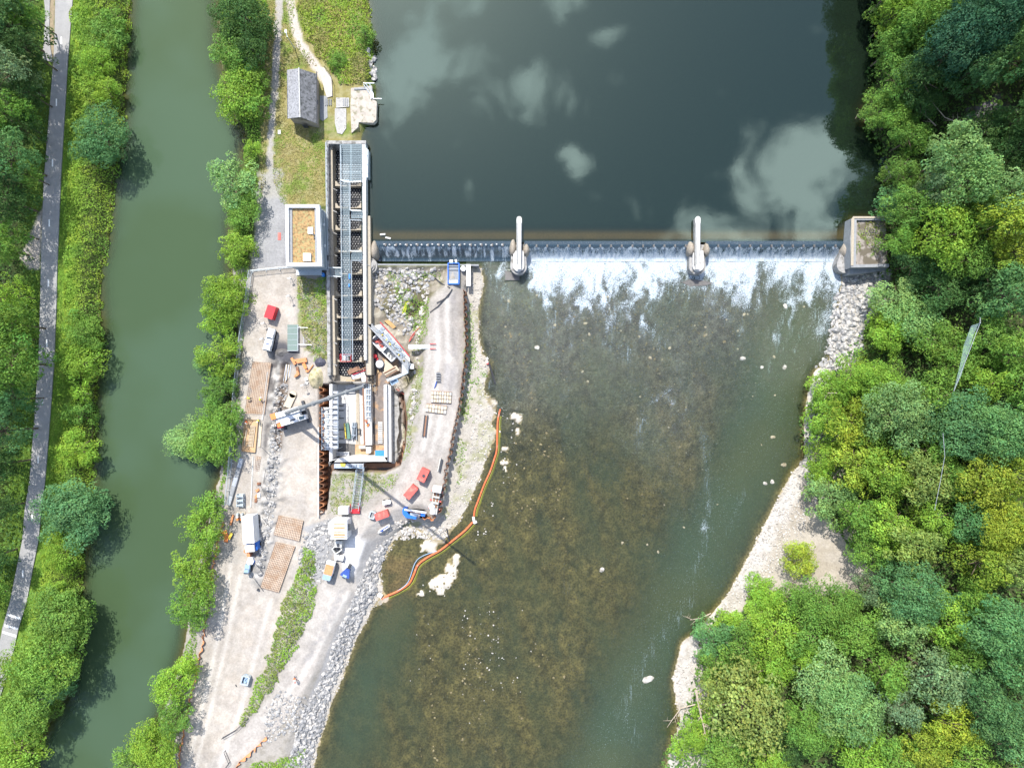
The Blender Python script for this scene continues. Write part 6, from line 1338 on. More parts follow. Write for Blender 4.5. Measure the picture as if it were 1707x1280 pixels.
lad = stackth('ladder_rack', 634, 721, -.2, [('side_rail', M['woodpale'], [(-.5,0,0,.08,4.6,.15),(.5,0,0,.08,4.6,.15)]), ('rung', M['white'], [(0,-2.2+k*.4,.05,1.0,.22,.10) for k in range(12)])], 'pale slatted ladder-like panel on the brown boards by the east wall', 'ladder')
stackth('tube_trestle', 570, 756, -.2, [('tube_frame', M['white'], [(0,.35,0,3.4,.10,1.0),(0,-.35,0,3.4,.10,1.0),(-1.7,0,.8,.1,.8,.1),(1.7,0,.8,.1,.8,.1),(0,0,.8,.1,.8,.1)]), ('tray', M['silver'], [(0,0,.3,3.2,.5,.2)])], 'white tubular frame along the south wall inside the basin', 'frame')
stackth('timber_stack', 622.5, 640, .6, [('timber', M['wood'], [(-.2+k*.0,-1.4+k*.42,0,.85,.14,.2,0) for k in range(8)]), ('side_timber', M['woodpale'], [(.4,0,.2,.12,3.6,.12)])], 'ladder-like stack of short timbers where the centre wall starts', 'timber')
stackth('prop_bundle', 614.5, 672, 1.7, [('prop', M['bluegrey'], [(-.4,0,0,.2,8.5,.3),(.1,.5,0,.25,7.2,.35,1),(.45,-.6,0,.15,6.5,.25,-1)]), ('bracket', M['white'], [(0,-3+k*1.2,.3,1.0,.14,.12) for k in range(6)])], 'long bundle of steel formwork props lying on the centre wall', 'formwork')
stackth('bucket_heap', 613, 709, 1.7, [('heap', M['orange'], [(0,0,0,.5,.5,.25,20),(.2,.2,.1,.4,.3,.3,60)])], 'small orange heap on the centre wall of the basin', 'heap')
stackth('prop_bundle', 622, 714, -.2, [('prop', M['darksteel'], [(0,0,0,.15,2.8,.3,-5),(.2,0,0,.12,2.5,.5,-7),(-.25,.3,0,.1,2.2,.3,-4)])], 'dark narrow bundle of props leaning on the east side of the centre wall', 'formwork')
stackth('inlet_formwork', 598, 622, 2.2, [('shutter', M['rustred'], [(-1,.6,0,2.6,.9,.4,25),(.9,.9,.2,1.6,.25,.5,22)]), ('white_sheet', M['white'], [(0,-.5,.2,2.8,.9,.2,15),(1.2,-1.5,.1,1.0,1.8,.3,5)]), ('red_edge', M['red'], [(.2,.15,.5,3.0,.12,.2,20),(1.8,-1.2,.4,.12,2.0,.2)]), ('bar', M['darksteel'], [(-.2,-.2,.6,2.8,.08,.1,35),(.6,-1.0,.5,.08,2.4,.1,8)])], 'jumble of white and brown shutters with red edges at the foot of the fish ladder', 'formwork')
stackth('board_pile', 588, 618, 1.0, [('board', M['wood'], [(0,0,0,1.3,.7,.12,20),(-.3,.1,.1,.9,.9,.1,-30)])], 'small yellowish board pile in the lowest chamber of the fish ladder', 'boards')
mb = MB(); mb.tube(at(616,445,3.3), at(624,470,1.6), .04, 4).tube(at(617,443,3.4), at(598,436,4.5), .05, 4); tag(mb.build('hanging_cable', M['silver'], None), 'thin cable hanging from the buttress into the rubble basin', 'cable')

# ------------------------------------------------------------------ mobile crane
def wheel(mb, x, y, r=.55, w=.4): mb.tube((x, y-w/2, r), (x, y+w/2, r), r, 12)
cr = root_at('mobile_crane', 'white telescopic mobile crane with orange corners and a long raised grey boom', 'crane', 492, 692, rot=17)
mb = MB(); mb.box(0,0,.9,6.4,2.4,.5); [mb.box(x, y, .2, .5, 1.0, .9) for x in (-2.6, 2.6) for y in (-1.9, 1.9)]; mb.build('chassis', M['darksteel'], cr)
for x in (-2.3, -.9, .9, 2.3):
    for y in (-1.1, 1.1): mb = MB(); wheel(mb, x, y); mb.build('wheel', M['rubber'], cr)
mb = MB(); mb.box(-.2,.85,1.6,6.2,1.1,2.2).box(-.6,-.2,1.6,5.2,.8,1.6); mb.build('engine_housing', M['white'], cr)
mb = MB(); mb.box(.3,-1.05,1.6,5.4,.95,1.5); mb.build('deck_box', M['white'], cr)
mb = MB(); mb.box(2.1,-1.05,3.12,1.1,.7,.08).box(2.6,.95,3.82,.7,.7,.06); mb.build('cab_glass', M['glass'], cr)
mb = MB(); mb.box(.2,-1.05,3.12,1.0,.12,.08).box(.2,-.85,3.12,1.0,.12,.08).box(-.3,-1.05,3.12,.12,.6,.08).box(1.3,-1.05,3.12,.15,.7,.08); mb.build('grille', M['darksteel'], cr)
mb = MB(); mb.box(-3.2,.9,1.6,1.1,1.2,2.3); mb.box(-2.7,-1.1,1.6,1.1,.9,1.4); mb.build('counterweight', M['orange'], cr)
mb = MB(); mb.box(-2.9,-1.5,1.4,.9,.5,1.4); mb.box(1.8,.95,3.82,.7,.5,.06); mb.build('warning_panel', M['red'], cr)
ry = .0
# boom in world terms, then brought into the crane's frame
base = cr.location + Vector((-.9, .6, 3.4)); tip = at(608, 643, 57); inv = Matrix.Rotation(-R(17), 4, 'Z')
def loc_(p): return inv @ (Vector(p) - cr.location)
segs = [(0, .26, .40), (.25, .46, .36), (.45, .66, .32), (.65, .84, .27), (.83, 1.0, .22)]
for i, (a, b, r_) in enumerate(segs):
    mb = MB(); mb.tube(loc_(base.lerp(tip, a)), loc_(base.lerp(tip, b)), r_, 8, r_*.94); mb.tube(loc_(base.lerp(tip, b-.012)), loc_(base.lerp(tip, b)), r_*1.25, 8); mb.build('boom_section', M['conc_grey'] if i else M['conc_grey'], cr)
mb = MB(); mb.tube(loc_(base+Vector((2.4,.8,-1.6))), loc_(base.lerp(tip, .22)), .28, 8, .2); mb.build('luffing_ram', M['darksteel'], cr)
mb = MB(); mb.tube(loc_(base.lerp(tip, .98)), loc_(base.lerp(tip, 1.01)), .20, 8); mb.build('boom_head', M['darksteel'], cr)
mb = MB(); q = tip.copy(); mb.tube(loc_(tip), loc_((tip.x, tip.y, 51)), .05, 4); mb.box(*loc_((tip.x, tip.y, 50.2))[:3], .3, .3, .7); mb.build('hook_block', M['darksteel'], cr)
for k, (px, py, ro, lab) in enumerate(((484,668,65,'upper left'),)):
    mb = MB(); mb.box(0,0,0,3.0,1.5,.4); mb.cyl(1.5,0,0,.75,.4,14)
    o = mb.build('ground_mat', M['woodpale'], None, loc=on(px, py)); o.rotation_euler = (0,0,R(ro)); tag(o, 'pale rounded load mat lying beside the crane', 'load mat')

# ------------------------------------------------------------------ vehicles and containers
def container(name, px, py, L, W_, h, rot, m, label, cat='container', z=None, ribs=True, roof=None, hatch=False):
    p = on(px, py) if z is None else at(px, py, z); 
    r = thing(name, label, cat, p, rot); mb = MB(); mb.box(0,0,.1,L,W_,h-.1); mb.build('body', m, r)
    if ribs:
        mb = MB(); n = int(L/.45)
        for k in range(n): x = -L/2+.2+k*(L-.4)/(n-1); mb.box(x, W_/2+.02, .2, .14, .05, h-.35).box(x, -W_/2-.02, .2, .14, .05, h-.35)
        mb.build('side_rib', m, r)
    mb = MB(); mb.box(0,0,h,L+.04,W_+.04,.06); mb.build('roof', roof or m, r)
    mb = MB(); mb.box(L/2+.03,0,.25,.05,W_*.85,h-.5); mb.build('door', m, r)
    if hatch: mb = MB(); mb.cyl(0,-.2,h+.06,.32,.14,12); mb.build('hatch', M['darksteel'], r)
    return r
container('site_box', 707, 790, 2.6, 1.75, 2.1, 65, M['redpale'], 'faded red site box with a round hatch on its roof, upper of the eastern pair', hatch=True)
container('site_box', 686.5, 818, 2.9, 1.55, 1.8, 50, M['redpale'], 'faded red site box without a hatch on the east track, below the hatched one')
container('site_box', 638.5, 856.5, 2.8, 1.4, 1.7, 20, M['redpale'], 'faded red site box beside the small open grey skip')
container('site_box', 455.5, 522, 2.7, 1.75, 2.0, 72, M['red'], 'bright red box standing alone on the pale yard above the vans')
skip('small_skip', 622, 857, 1.35, 1.0, .9, 70, M['steel'], 'small open grey skip left of the faded red site box', fill=M['conc_grey'], wall=.16)
g_ = root_at('white_van', 'small white car with a dark underside parked on the shadow of the boom', 'car', 646, 836, rot=12)
mb = MB(); mb.prism([(-.85,-.4),(.7,-.45),(.9,0),(.7,.45),(-.85,.4)], .35, 1.1); mb.build('body', M['white'], g_); mb = MB(); mb.box(.25,0,1.1,.5,.7,.12); mb.build('roof', M['white'], g_); mb = MB(); [wheel(mb, x, y, .28, .2) for x in (-.55,.55) for y in (-.45,.45)]; mb.build('wheel_set', M['rubber'], g_)
# big workshop container
wc = container('workshop_container', 573, 876, 3.9, 3.3, 4.0, 90, M['white'], 'large white workshop container with orange-rusted stripes on its roof', z=3.3)
mb = MB(); 
for k, (y, w) in enumerate(((.95,.35),(.35,.5),(-.35,.35),(-.9,.55),(-1.35,.3))): mb.box(y*1.15, -.1, 4.06, w*.75, 2.3, .03)
mb.build('rusted_roof_stripe', M['rustorange'], wc)
mb = MB(); mb.add([(-.4,-1.68,3.2),(1.0,-1.68,3.2),(1.0,-2.6,2.0),(-.4,-2.6,2.0)], [(0,1,2,3),(3,2,1,0)]); mb.build('side_awning', M['conc_grey'], wc)
mb = MB(); mb.box(0,2.1,.2,2.6,.9,2.2); mb.build('annex', M['bagwhite'], wc)
mb = MB(); mb.box(-2.5,.6,.1,.35,2.2,.9); mb.build('step', M['silver'], wc)
container('storage_box', 576, 848, 2.0, 1.5, 2.0, 0, M['white'], 'white storage box between the workshop container and the gangway foot', ribs=False)
container('generator', 567, 904, 1.4, 1.3, 1.6, 0, M['offwhite'], 'small white cube cabin below the workshop container', ribs=False, hatch=True)
skip('open_skip', 564, 913, 1.6, 1.3, 1.1, 35, M['offwhite'], 'open white skip with dark inside below the small white cabin', fill=M['darksteel'], wall=.14)
g_ = root_at('white_bags', 'pair of white bulk bags below the open skip', 'bulk bags', 566, 927); mb = MB(); mb.box(-.4,0,0,1.0,1.1,.9,8); mb.build('bag', M['bagwhite'], g_); mb = MB(); mb.box(.6,-.15,0,.9,1.0,1.1,-12).cyl(.6,-.15,1.1,.15,.1,6); mb.build('bag', M['bagwhite'], g_)
def truck(name, px, py, rot, label, cat, bodyL, bodyW, bodyH, mbody, mcab, cabL=1.6, cabW=None, roof=None, sides=None):
    r = root_at(name, label, cat, px, py, rot=rot); cw = cabW or bodyW*.95; tot = bodyL+cabL
    mb = MB(); mb.box(0,0,.55,tot,bodyW*.5,.3); mb.build('chassis', M['darksteel'], r)
    mb = MB(); x0 = -tot/2+bodyL/2; mb.box(x0,0,.85,bodyL,bodyW,bodyH); mb.build('box_body', mbody, r)
    if roof: mb = MB(); mb.box(x0+roof[1],0,.85+bodyH,bodyL*roof[2],bodyW*.96,.05); mb.build('roof_sheet', roof[0], r)
    xc = tot/2-cabL/2; mb = MB(); mb.prism([(xc-cabL/2+.08,-cw/2),(xc+cabL/2-.15,-cw/2),(xc+cabL/2,-cw/2+.2),(xc+cabL/2,cw/2-.2),(xc+cabL/2-.15,cw/2),(xc-cabL/2+.08,cw/2)], .5, 1.5+min(bodyH,1.4)*.6); mb.build('cab', mcab, r)
    mb = MB(); mb.box(xc+cabL/2-.12,0,1.55,.22,cw*.86,.65); mb.build('windscreen', M['glass'], r)
    for x in ([-tot/2+.7, xc] if bodyL < 4 else [-tot/2+.8, -tot/2+1.9, -tot/2+3.0, xc]):
        for y in (-bodyW/2+.15, bodyW/2-.15): mb = MB(); wheel(mb, x, y, .45, .3); mb.build('wheel', M['rubber'], r)
    return r
tl_ = truck('trailer_truck', 425.5, 884, -86.5, 'long white box trailer behind a blue and white tractor on the haul road', 'lorry', 5.6, 2.3, 3.1, M['white'], M['blue'], cabL=1.9, roof=None)
mb = MB(); mb.box(3.0,-.15,2.75,1.5,1.9,.5); mb.build('cab_roof', M['bagwhite'], tl_)
g_ = root_at('orange_machine', 'orange-brown wheeled machine behind the blue lorry cab', 'machine', 418, 917, rot=-60)
mb = MB(); mb.box(0,0,.5,1.7,.7,.7).box(.2,.3,1.1,.7,.5,.4,20); mb.build('body', M['rust'], g_); mb = MB(); mb.cyl(-.5,.3,.4,.55,1.0,10).cyl(-.4,-.5,.4,.4,.9,10).cyl(.6,-.3,.3,.42,1.1,10); mb.build('drum', M['rustorange'], g_)
g_ = root_at('water_tank', 'white and pale blue faceted tank on the haul road below the orange-brown machine', 'tank', 421, 932); mb = MB(); mb.prism([(-.75,-.4),(-.35,-.8),(.5,-.7),(.8,-.1),(.5,.7),(-.3,.8)], 0, 1.5); mb.build('body', M['white'], g_); mb = MB(); mb.prism([(-.8,-.45),(-.35,-.86),(.52,-.76),(.86,-.1),(.8,.0),(.5,-.6)], .2, 1.1); mb.build('band', M['blue'], g_)
g_ = truck('small_loader', 416.5, 945, -95, 'small blue and white dumper at the end of the row on the haul road', 'dumper', .9, 1.0, .7, M['lightblue'], M['lightblue'], cabL=.9)
truck('white_van', 456, 557, -103, 'plain white van, upper one of two parked end to end on the yard', 'van', 1.2, 1.35, 1.0, M['white'], M['white'], cabL=.9)
v2 = truck('white_van', 451.5, 575, -103, 'white van with a blue roof stripe, lower of the two parked vans', 'van', 1.6, 1.5, 1.1, M['white'], M['white'], cabL=1.1); mb = MB(); mb.box(-.1,0,1.96,.2,1.0,.03); mb.build('roof_stripe', M['bluedark'], v2)
truck('tipper_lorry', 552, 947, -105, 'small tipper lorry with a rust-orange load and a white tailboard by the river track', 'lorry', 2.7, 1.8, 1.3, M['white'], M['lightblue'], cabL=1.2, roof=(M['rustorange'], .35, .8))
bl_ = truck('blue_tipper', 580, 952, -115, 'dark blue tipper lorry with a flared body beside the rubble', 'lorry', 1.2, .9, .7, M['bluedark'], M['lightblue'], cabL=.8)
mb = MB(); mb.prism([(-.9,-.45),(.4,-1.0),(.75,-1.0),(.75,1.0),(.4,1.0),(-.9,.45)], 1.2, 1.9); mb.build('tipping_body', M['bluedark'], bl_); mb = MB(); mb.box(-1.4,0,.6,1.0,.6,.8); mb.build('rear_arm', M['darksteel'], bl_)
g_ = skip('grey_skip', 412, 1130, 1.7, 1.4, 1.1, 75, M['steel'], 'grey-blue open skip alone on the lower haul road', fill=M['lightblue'], wall=.18)
g_ = root_at('long_beam', 'long narrow pale grey steel beam in sections lying by the wire fence', 'beam', 393, 803, rot=-106)
for k in range(5): mb = MB(); mb.box(-4.2+k*2.05,0,.1,2.0,.85,.55).box(-4.2+k*2.05,0,.65,1.8,.5,.05); mb.build('beam_section', M['conc_grey'] if k % 2 else M['silver'], g_)
def cage(px, py, label, rot=0, m=M['silver']):
    r = root_at('pallet_stack', label, 'pallets', px, py, rot=rot)
    for k in range(3):
        mb = MB(); y = -.95+k*.95; mb.box(0,y,.0,1.5,.8,.15).box(-.65,y,.15,.1,.8,1.0).box(.65,y,.15,.1,.8,1.0).box(0,y,.8,1.4,.3,.25).box(0,y-.3,.5,1.4,.12,.3); mb.build('pallet', m, r)
    return r
cage(403,833,'stack of grey-green formwork cages left of the trailer',0, M['steel'])
r_ = root_at('pallet_pair', 'two pallets of coloured drums behind the white trailer', 'pallets', 402, 860)
for s in (-.45, .5):
    mb = MB(); mb.box(s,0,0,.85,1.7,.18); mb.build('pallet', M['woodpale'], r_)
    for k, c in enumerate(('orange','offwhite','steel')): mb = MB(); mb.cyl(s,-.55+k*.55,.18,.26,.9,8); mb.build('drum', M[c], r_)
def slat_stack(px, py, L, W_, rot, nx_, ny_, label):
    r = root_at('panel_stack', label, 'formwork panels', px, py, rot=rot)
    for i in range(nx_):
        for j in range(ny_): mb = MB(); x = -L/2+L*(i+.5)/nx_; y = -W_/2+W_*(j+.5)/ny_; mb.box(x, y, .1+(i*3+j) % 2*.04, L/nx_-.10, W_/ny_-.12, .35); mb.build('panel', M['woodpale'] if (i+j) % 3 else M['offwhite'], r)
    mb = MB(); [mb.box(0, -W_/2+W_*j/ny_, 0, L, .09, .3) for j in range(ny_+1)]; mb.build('bearer', M['rustred'], r)
    return r
slat_stack(736,662,4.3,2.4,-3,8,3,'upper stack of pale formwork panels on the east track')
slat_stack(727.5,681.5,4.4,1.7,-7,7,2,'lower stack of pale formwork panels on the east track')
stackth('steel_sections', 709, 710, 3.4, [('girder', M['darksteel'], [(-.3,0,0,.22,4.6,.3),(.3,0,0,.22,4.6,.3)]), ('web', M['rustred'], [(0,0,.05,.5,4.3,.1)])], 'pair of long dark steel girders on the east track', 'girders', rot=-6)
stackth('steel_sections', 735, 776, 3.4, [('girder', M['darksteel'], [(0,0,0,.3,2.7,.4)]), ('packing', M['offwhite'], [(-.4,.2,0,.2,3.0,.2)])], 'single dark girder with a white batten beside the sheet piles', 'girder', rot=-12)
gb2 = root_at('foot_gangway', 'small green-grey gangway with red handles at the edge of the east track', 'gangway', 699, 578, 3.2)
mb = MB(); mb.box(0,0,0,4.6,.9,.15); mb.build('deck', M['steel'], gb2); mb = MB(); [mb.box(-2.1+.35*k,0,.15,.05,.85,.04) for k in range(13)]; mb.build('cleat', M['offwhite'], gb2)
for s in (.55,-.45): mb = MB(); mb.tube((2.3,s,.4),(3.6,s+.05,.6),.09,6); mb.build('handle', M['red'], gb2)
gt = root_at('material_cage', 'small rack of grey tubes on the east track above the formwork panels', 'rack', 731, 628, 3.4)
mb = MB(); [mb.box(-.35+.22*k,0,0,.1,1.9,.5) for k in range(4)]; mb.build('tube_bundle', M['darksteel'], gt); mb = MB(); [mb.box(0,-.8+.5*k,.5,1.0,.1,.1) for k in range(4)]; mb.build('crossbar', M['silver'], gt)
stackth('blue_bars', 726, 641, 3.4, [('bar', M['bluedark'], [(0,0,0,.14,1.6,.14,-18),(.15,.1,.1,.1,1.1,.1,-18)])], 'short dark blue bars on the ground below the rack of tubes', 'bars')

# white drilling lorry and blue machine at the south end of the east track
wt = root_at('flatbed_rig', 'pinkish white wheeled rig with open bays and a round white tank at its front', 'rig', 727, 832, rot=80)
mb = MB(); mb.box(0,0,.6,6.0,1.5,.4); mb.build('chassis', M['offwhite'], wt)
mb = MB(); mb.box(2.5,0,.9,1.3,1.8,1.6); mb.build('cab', M['bagwhite'], wt)
for x in (1.3,.1,-1.2): mb = MB(); mb.box(x,.35,1.0,.75,.45,.15).box(x,-.35,1.0,.75,.45,.15); mb.build('open_bay', M['rustred'], wt)
for x in (.7,-.55): mb = MB(); mb.box(x,0,.95,.3,1.5,.7); mb.build('bulkhead', M['offwhite'], wt)
for x in (1.8,-.2,-1.9): mb = MB(); mb.box(x,0,.4,.3,2.4,.3); mb.build('outrigger', M['redpale'], wt)
mb = MB(); mb.box(-2.2,.2,1.0,1.5,.9,.6,15).tube((-1.2,.2,1.8),(-2.9,-.1,2.2),.1,5); mb.build('pump', M['bagwhite'], wt)
for x in (-1.8, 1.8):
    for y in (-.8,.8): mb = MB(); wheel(mb, x, y, .45, .35); mb.build('wheel', M['rubber'], wt)
g_ = root_at('round_tank', 'round white tank at the foot of the pinkish white rig', 'tank', 721, 842.5); mb = MB(); mb.cyl(0,0,0,.62,1.5,18).cyl(0,0,1.5,.55,.12,18,.3); mb.build('body', M['white'], g_)
bm_ = root_at('blue_boom_lift', 'blue tracked boom machine with a white folded boom beside the orange sheet piles', 'boom lift', 692, 854, rot=-6)
mb = MB(); mb.box(0,0,.2,4.4,1.7,.5); mb.build('undercarriage', M['darksteel'], bm_)
for y in (-.75,.75): mb = MB(); mb.prism([(-2,y-.2),(2,y-.2),(2,y+.2),(-2,y+.2)], 0, .7); mb.build('track', M['rubber'], bm_)
mb = MB(); mb.prism([(-2.3,-.2),(-1.6,-.9),(.6,-1.0),(.6,-.5),(-1.0,-.2),(-1.5,.4),(-1.5,1.3),(-2.2,1.3),(-2.5,.5)], .7, 2.1); mb.build('turret', M['blue'], bm_)
mb = MB(); mb.box(0,-.1,1.0,1.6,.7,.9).box(.9,-.3,.9,.6,.9,.6); mb.build('engine_cover', M['silver'], bm_)
mb = MB(); mb.box(.3,.75,2.0,4.6,.38,.4,-3); mb.build('boom', M['white'], bm_); mb = MB(); mb.box(1.9,.1,.8,.9,.7,1.2); mb.build('basket', M['blue'], bm_); mb = MB(); mb.box(.3,.4,1.9,3.4,.07,.1,-4); mb.build('ram', M['redpale'], bm_)
cl_ = root_at('small_boat', 'narrow white and purple boat-shaped trailer at the edge of the river track', 'trailer', 641, 880, rot=33)
mb = MB(); mb.prism([(-1.6,0),(-1.0,-.35),(1.3,-.3),(1.5,0),(1.3,.3),(-1.0,.35)], .3, .8); mb.build('hull', M['bagwhite'], cl_); mb = MB(); mb.box(.1,0,.8,2.2,.16,.1).box(-.5,-.2,.8,.5,.2,.14); mb.build('stripe', M['bluedark'], cl_)
# blue settling tank on the weir wall
bt_ = root_at('settling_tank', 'open blue steel tank full of grey water on the wall below the left weir bay', 'tank', 757, 458, 2.0)
mb = MB()
for x, y, a, b in ((0,2.2,2.4,.2),(0,-2.2,2.4,.2),(-1.15,0,.2,4.4),(1.15,0,.2,4.4)): mb.box(x,y,0,a,b,1.7)
mb.build('wall', M['blue'], bt_); mb = MB(); mb.box(0,.3,.1,2.1,3.5,1.1); mb.build('water', M['conc_grey'], bt_)
mb = MB(); [mb.box(0,y,1.4,2.2,.1,.15) for y in (-1.2,.9,1.6)]; mb.build('brace', M['bluegrey'], bt_); mb = MB(); mb.box(0,-1.7,1.2,1.9,.6,.5); mb.box(-.5,2.5,.6,.7,.9,.8); mb.box(.5,2.6,.6,.4,.8,1.0,10); mb.build('pump_set', M['bagwhite'], bt_)
mb = MB(); mb.cyl(0,0,0,.55,1.1,16).box(0,.1,1.1,.5,.08,.06,40).box(0,-.1,1.1,.5,.08,.06,-50); tag(mb.build('round_drum', M['white'], None, loc=at(772.5,449,2.2)), 'round white drum right of the blue tank', 'drum')
pl_ = root_at('perforated_beam', 'narrow white perforated steel beam right of the round drum', 'beam', 781, 459, 2.2); mb = MB(); mb.box(0,0,0,.95,4.6,.35); mb.build('beam', M['bagwhite'], pl_); mb = MB(); [mb.cyl(dx, -2+.45*k, .35, .07, .02, 6) for k in range(10) for dx in (-.25,.25)]; mb.build('hole', M['conc_grey'], pl_)
def hose(pts, label, z=.25, r=.10, m=M['pipe'], name='hose', cat='hose'):
    mb = MB(); P = [on(*p, z) for p in pts]; Q = []
    for a, b in zip(P[:-1], P[1:]): Q += [a.lerp(b, t/4) for t in range(4)]
    mb.path(Q+[P[-1]], r, 6); return tag(mb.build(name, m, None), label, cat)
hose([(754,482),(747,494),(738,500),(728,505)], 'short black hose running from the blue tank down the track, upper one')
hose([(752,486),(742,498),(730,511),(717,521)], 'longer black hose running from the blue tank to the rubble edge')
hose([(750,480),(738,474),(726,464),(712,458),(700,462)], 'black hose looping from the blue tank into the rubble basin')
hose([(692,556),(682,570),(686,560),(700,545)], 'thin pale hose coiled on the rubble bank', m=M['redpale'], r=.07)
hose([(815,604),(819,618),(826,640)], 'long dark pipe lying in the shallows below the gravel bar', z=.5, r=.22, name='pipe', cat='pipe')
hose([(745,880),(748,896),(750,902)], 'short dark pipe at the tip of the gravel bar', z=.4, r=.12, name='pipe', cat='pipe')
mb = MB(); mb.prism(ats([(681,502),(676,503),(670,522),(675,524)],1.6), 1.2, 1.55); tag(mb.build('mossy_beam', mat('moss', (.30,.32,.03), .95, .2, 3), None), 'mossy yellow-green beam lying in the rubble basin', 'beam')
mb = MB(); mb.prism(ats([(676,505),(692,500),(698,512),(690,528),(674,524)],1.5), 1.2, 1.42); tag(mb.build('basin_puddle', wm_pud, None), 'brown puddle in the rubble basin', kind='structure')
mb = MB(); mb.prism(ats([(640,535),(648,533),(660,545),(655,548)],1.5), .9, 1.5); tag(mb.build('muddy_puddle', mat('ochre_mud', (.36,.22,.08), .5, .2, 2), None), 'ochre muddy water behind the diagonal platform', kind='structure')

# ------------------------------------------------------------------ reinforcement mats
def mat_grid(px4, label, name='rebar_mat', sp=.34, rim=True):
    r = thing(name, label, 'reinforcement mat', on(*px4[0])); z = h1(*at(*px4[0], ZG)[:2]); z = max(z, 3.3)+.02
    P = [at(p[0], p[1], z) for p in px4]
    mb = MB(); mb.prism([p[:2] for p in P], z-.35, z+.03); mb.wbuild('blinding_slab', mat('rusty_blinding', (.44,.36,.28), .9, .2, 1.2, .2, 5, stain=(.36,.26,.18), smask=(.45,.65), sscale=.6), r)
    L1 = (P[1]-P[0]).length; L2 = (P[3]-P[0]).length; n1, n2 = int(L1/sp), int(L2/(sp*1.25))
    mb = MB()
    for i in range(n1+1): a = P[0].lerp(P[1], i/n1); b = P[3].lerp(P[2], i/n1); mb.tube(a+Vector((0,0,.16)), b+Vector((0,0,.16)), .026, 3)
    for i in range(n2+1): a = P[0].lerp(P[3], i/n2); b = P[1].lerp(P[2], i/n2); mb.tube(a+Vector((0,0,.24)), b+Vector((0,0,.24)), .026, 3)
    o = mb.wbuild('reinforcing_bars', M['rust'], r); o['kind'] = 'stuff'
    return r
mat_grid([(421.5,603),(452,605),(441,690),(408,689)], 'longest rust-brown reinforcement mat in the upper yard')
mat_grid([(464.6,859),(505.5,868),(499,901.5),(456.7,891)], 'shorter of the two lower reinforcement mats beside the grey rubble')
mat_grid([(460,903),(492,911),(465,987),(434.5,978.5)], 'tallest lower reinforcement mat above the scrub strip')
mat_grid([(427,760),(435.5,761),(432,785),(425,783)], 'narrow little reinforcement mat on the yard', sp=.3)
ft_ = root_at('formwork_tray', 'shallow brown formwork tray with a pale slatted strip inside', 'formwork', 417, 727)
mb = MB(); mb.prism(ats([(408,699),(430,700),(425,754),(403,752)],3.45), 3.2, 3.42); mb.wbuild('tray', M['plywood'], ft_)
mb = MB(); P_ = ats([(408,699),(430,700),(425,754),(403,752),(408,699)],3.7); mb.strip(P_, .12, 3.3, 3.75); mb.wbuild('side_board', M['wood'], ft_)
for k in range(15):
    mb = MB(); p = at(420.5-k*.32, 710+k*2.4, 3.6); mb.box(p[0], p[1], 3.43, .9, .16, .15, 0); mb.wbuild('slat', M['woodpale'], ft_)
mb = MB(); mb.strip(ats([(411,716),(407,742)],3.6), .14, 3.43, 3.7); mb.strip(ats([(425.5,710),(421,745)],3.6), .14, 3.43, 3.7); mb.wbuild('batten', M['woodpale'], ft_)
mb = MB(); mb.strip(ats([(435,705),(432,745)],3.5), .5, 3.3, 3.5); tag(mb.build('plank', M['woodpale'], None), 'long pale plank right of the formwork tray', 'plank')
mb = MB(); mb.strip(ats([(422,760),(420,800),(418,845)],3.45), .22, 3.3, 3.5); tag(mb.build('edge_board', M['offwhite'], None), 'long pale edge board beside the narrow reinforcement mat', 'board')
mb = MB(); mb.strip(ats([(446,620),(437,700)],3.45), .3, 3.3, 3.4); tag(mb.build('edge_board', M['offwhite'], None), 'long pale edge board right of the longest reinforcement mat', 'board')
# orange bits, poles and floodlights
og = [(432,806,'brown plate on the yard, uppermost of the loose parts'),(430,817,'orange bent part below the brown plate'),(428,827,'orange part touching the small white box'),(427,834,'rusty round part, lowest of the loose parts')]
for k, (px, py, lab) in enumerate(og):
    mb = MB(); mb.box(0,0,0,.8,.55,.25,k*27).box(.1,.05,.25,.5,.35,.15,k*40+10); tag(mb.build('metal_part', M['rust'] if k in (0,3) else M['rustorange'], None, loc=on(px, py)), lab, 'metal part')
mb = MB(); mb.box(0,0,0,.6,.8,.5); tag(mb.build('white_box', M['white'], None, loc=on(432.5,825)), 'small white box among the loose orange parts', 'box')
stackth('timber_baulk', 387, 866, 3.4, [('baulk', M['rustorange'], [(0,0,0,.35,2.2,.3)])], 'rust-orange baulk by the fence behind the trailer', 'baulk', rot=-15)
stackth('yellow_plate', 384.5, 893, 3.4, [('plate', M['yellow'], [(0,0,0,.6,1.4,.2)]), ('dark_side', M['darksteel'], [(.35,0,0,.12,1.4,.3)])], 'yellow plate with a dark edge beside the orange netting', 'plate', rot=-25)
stackth('orange_heap', 376, 890, 3.4, [('sheet', M['orange'], [(0,0,0,1.0,1.5,.2,20),(.2,-1,0,.8,1.3,.25,-10)])], 'crumpled orange netting heap at the left edge of the haul road', 'netting')
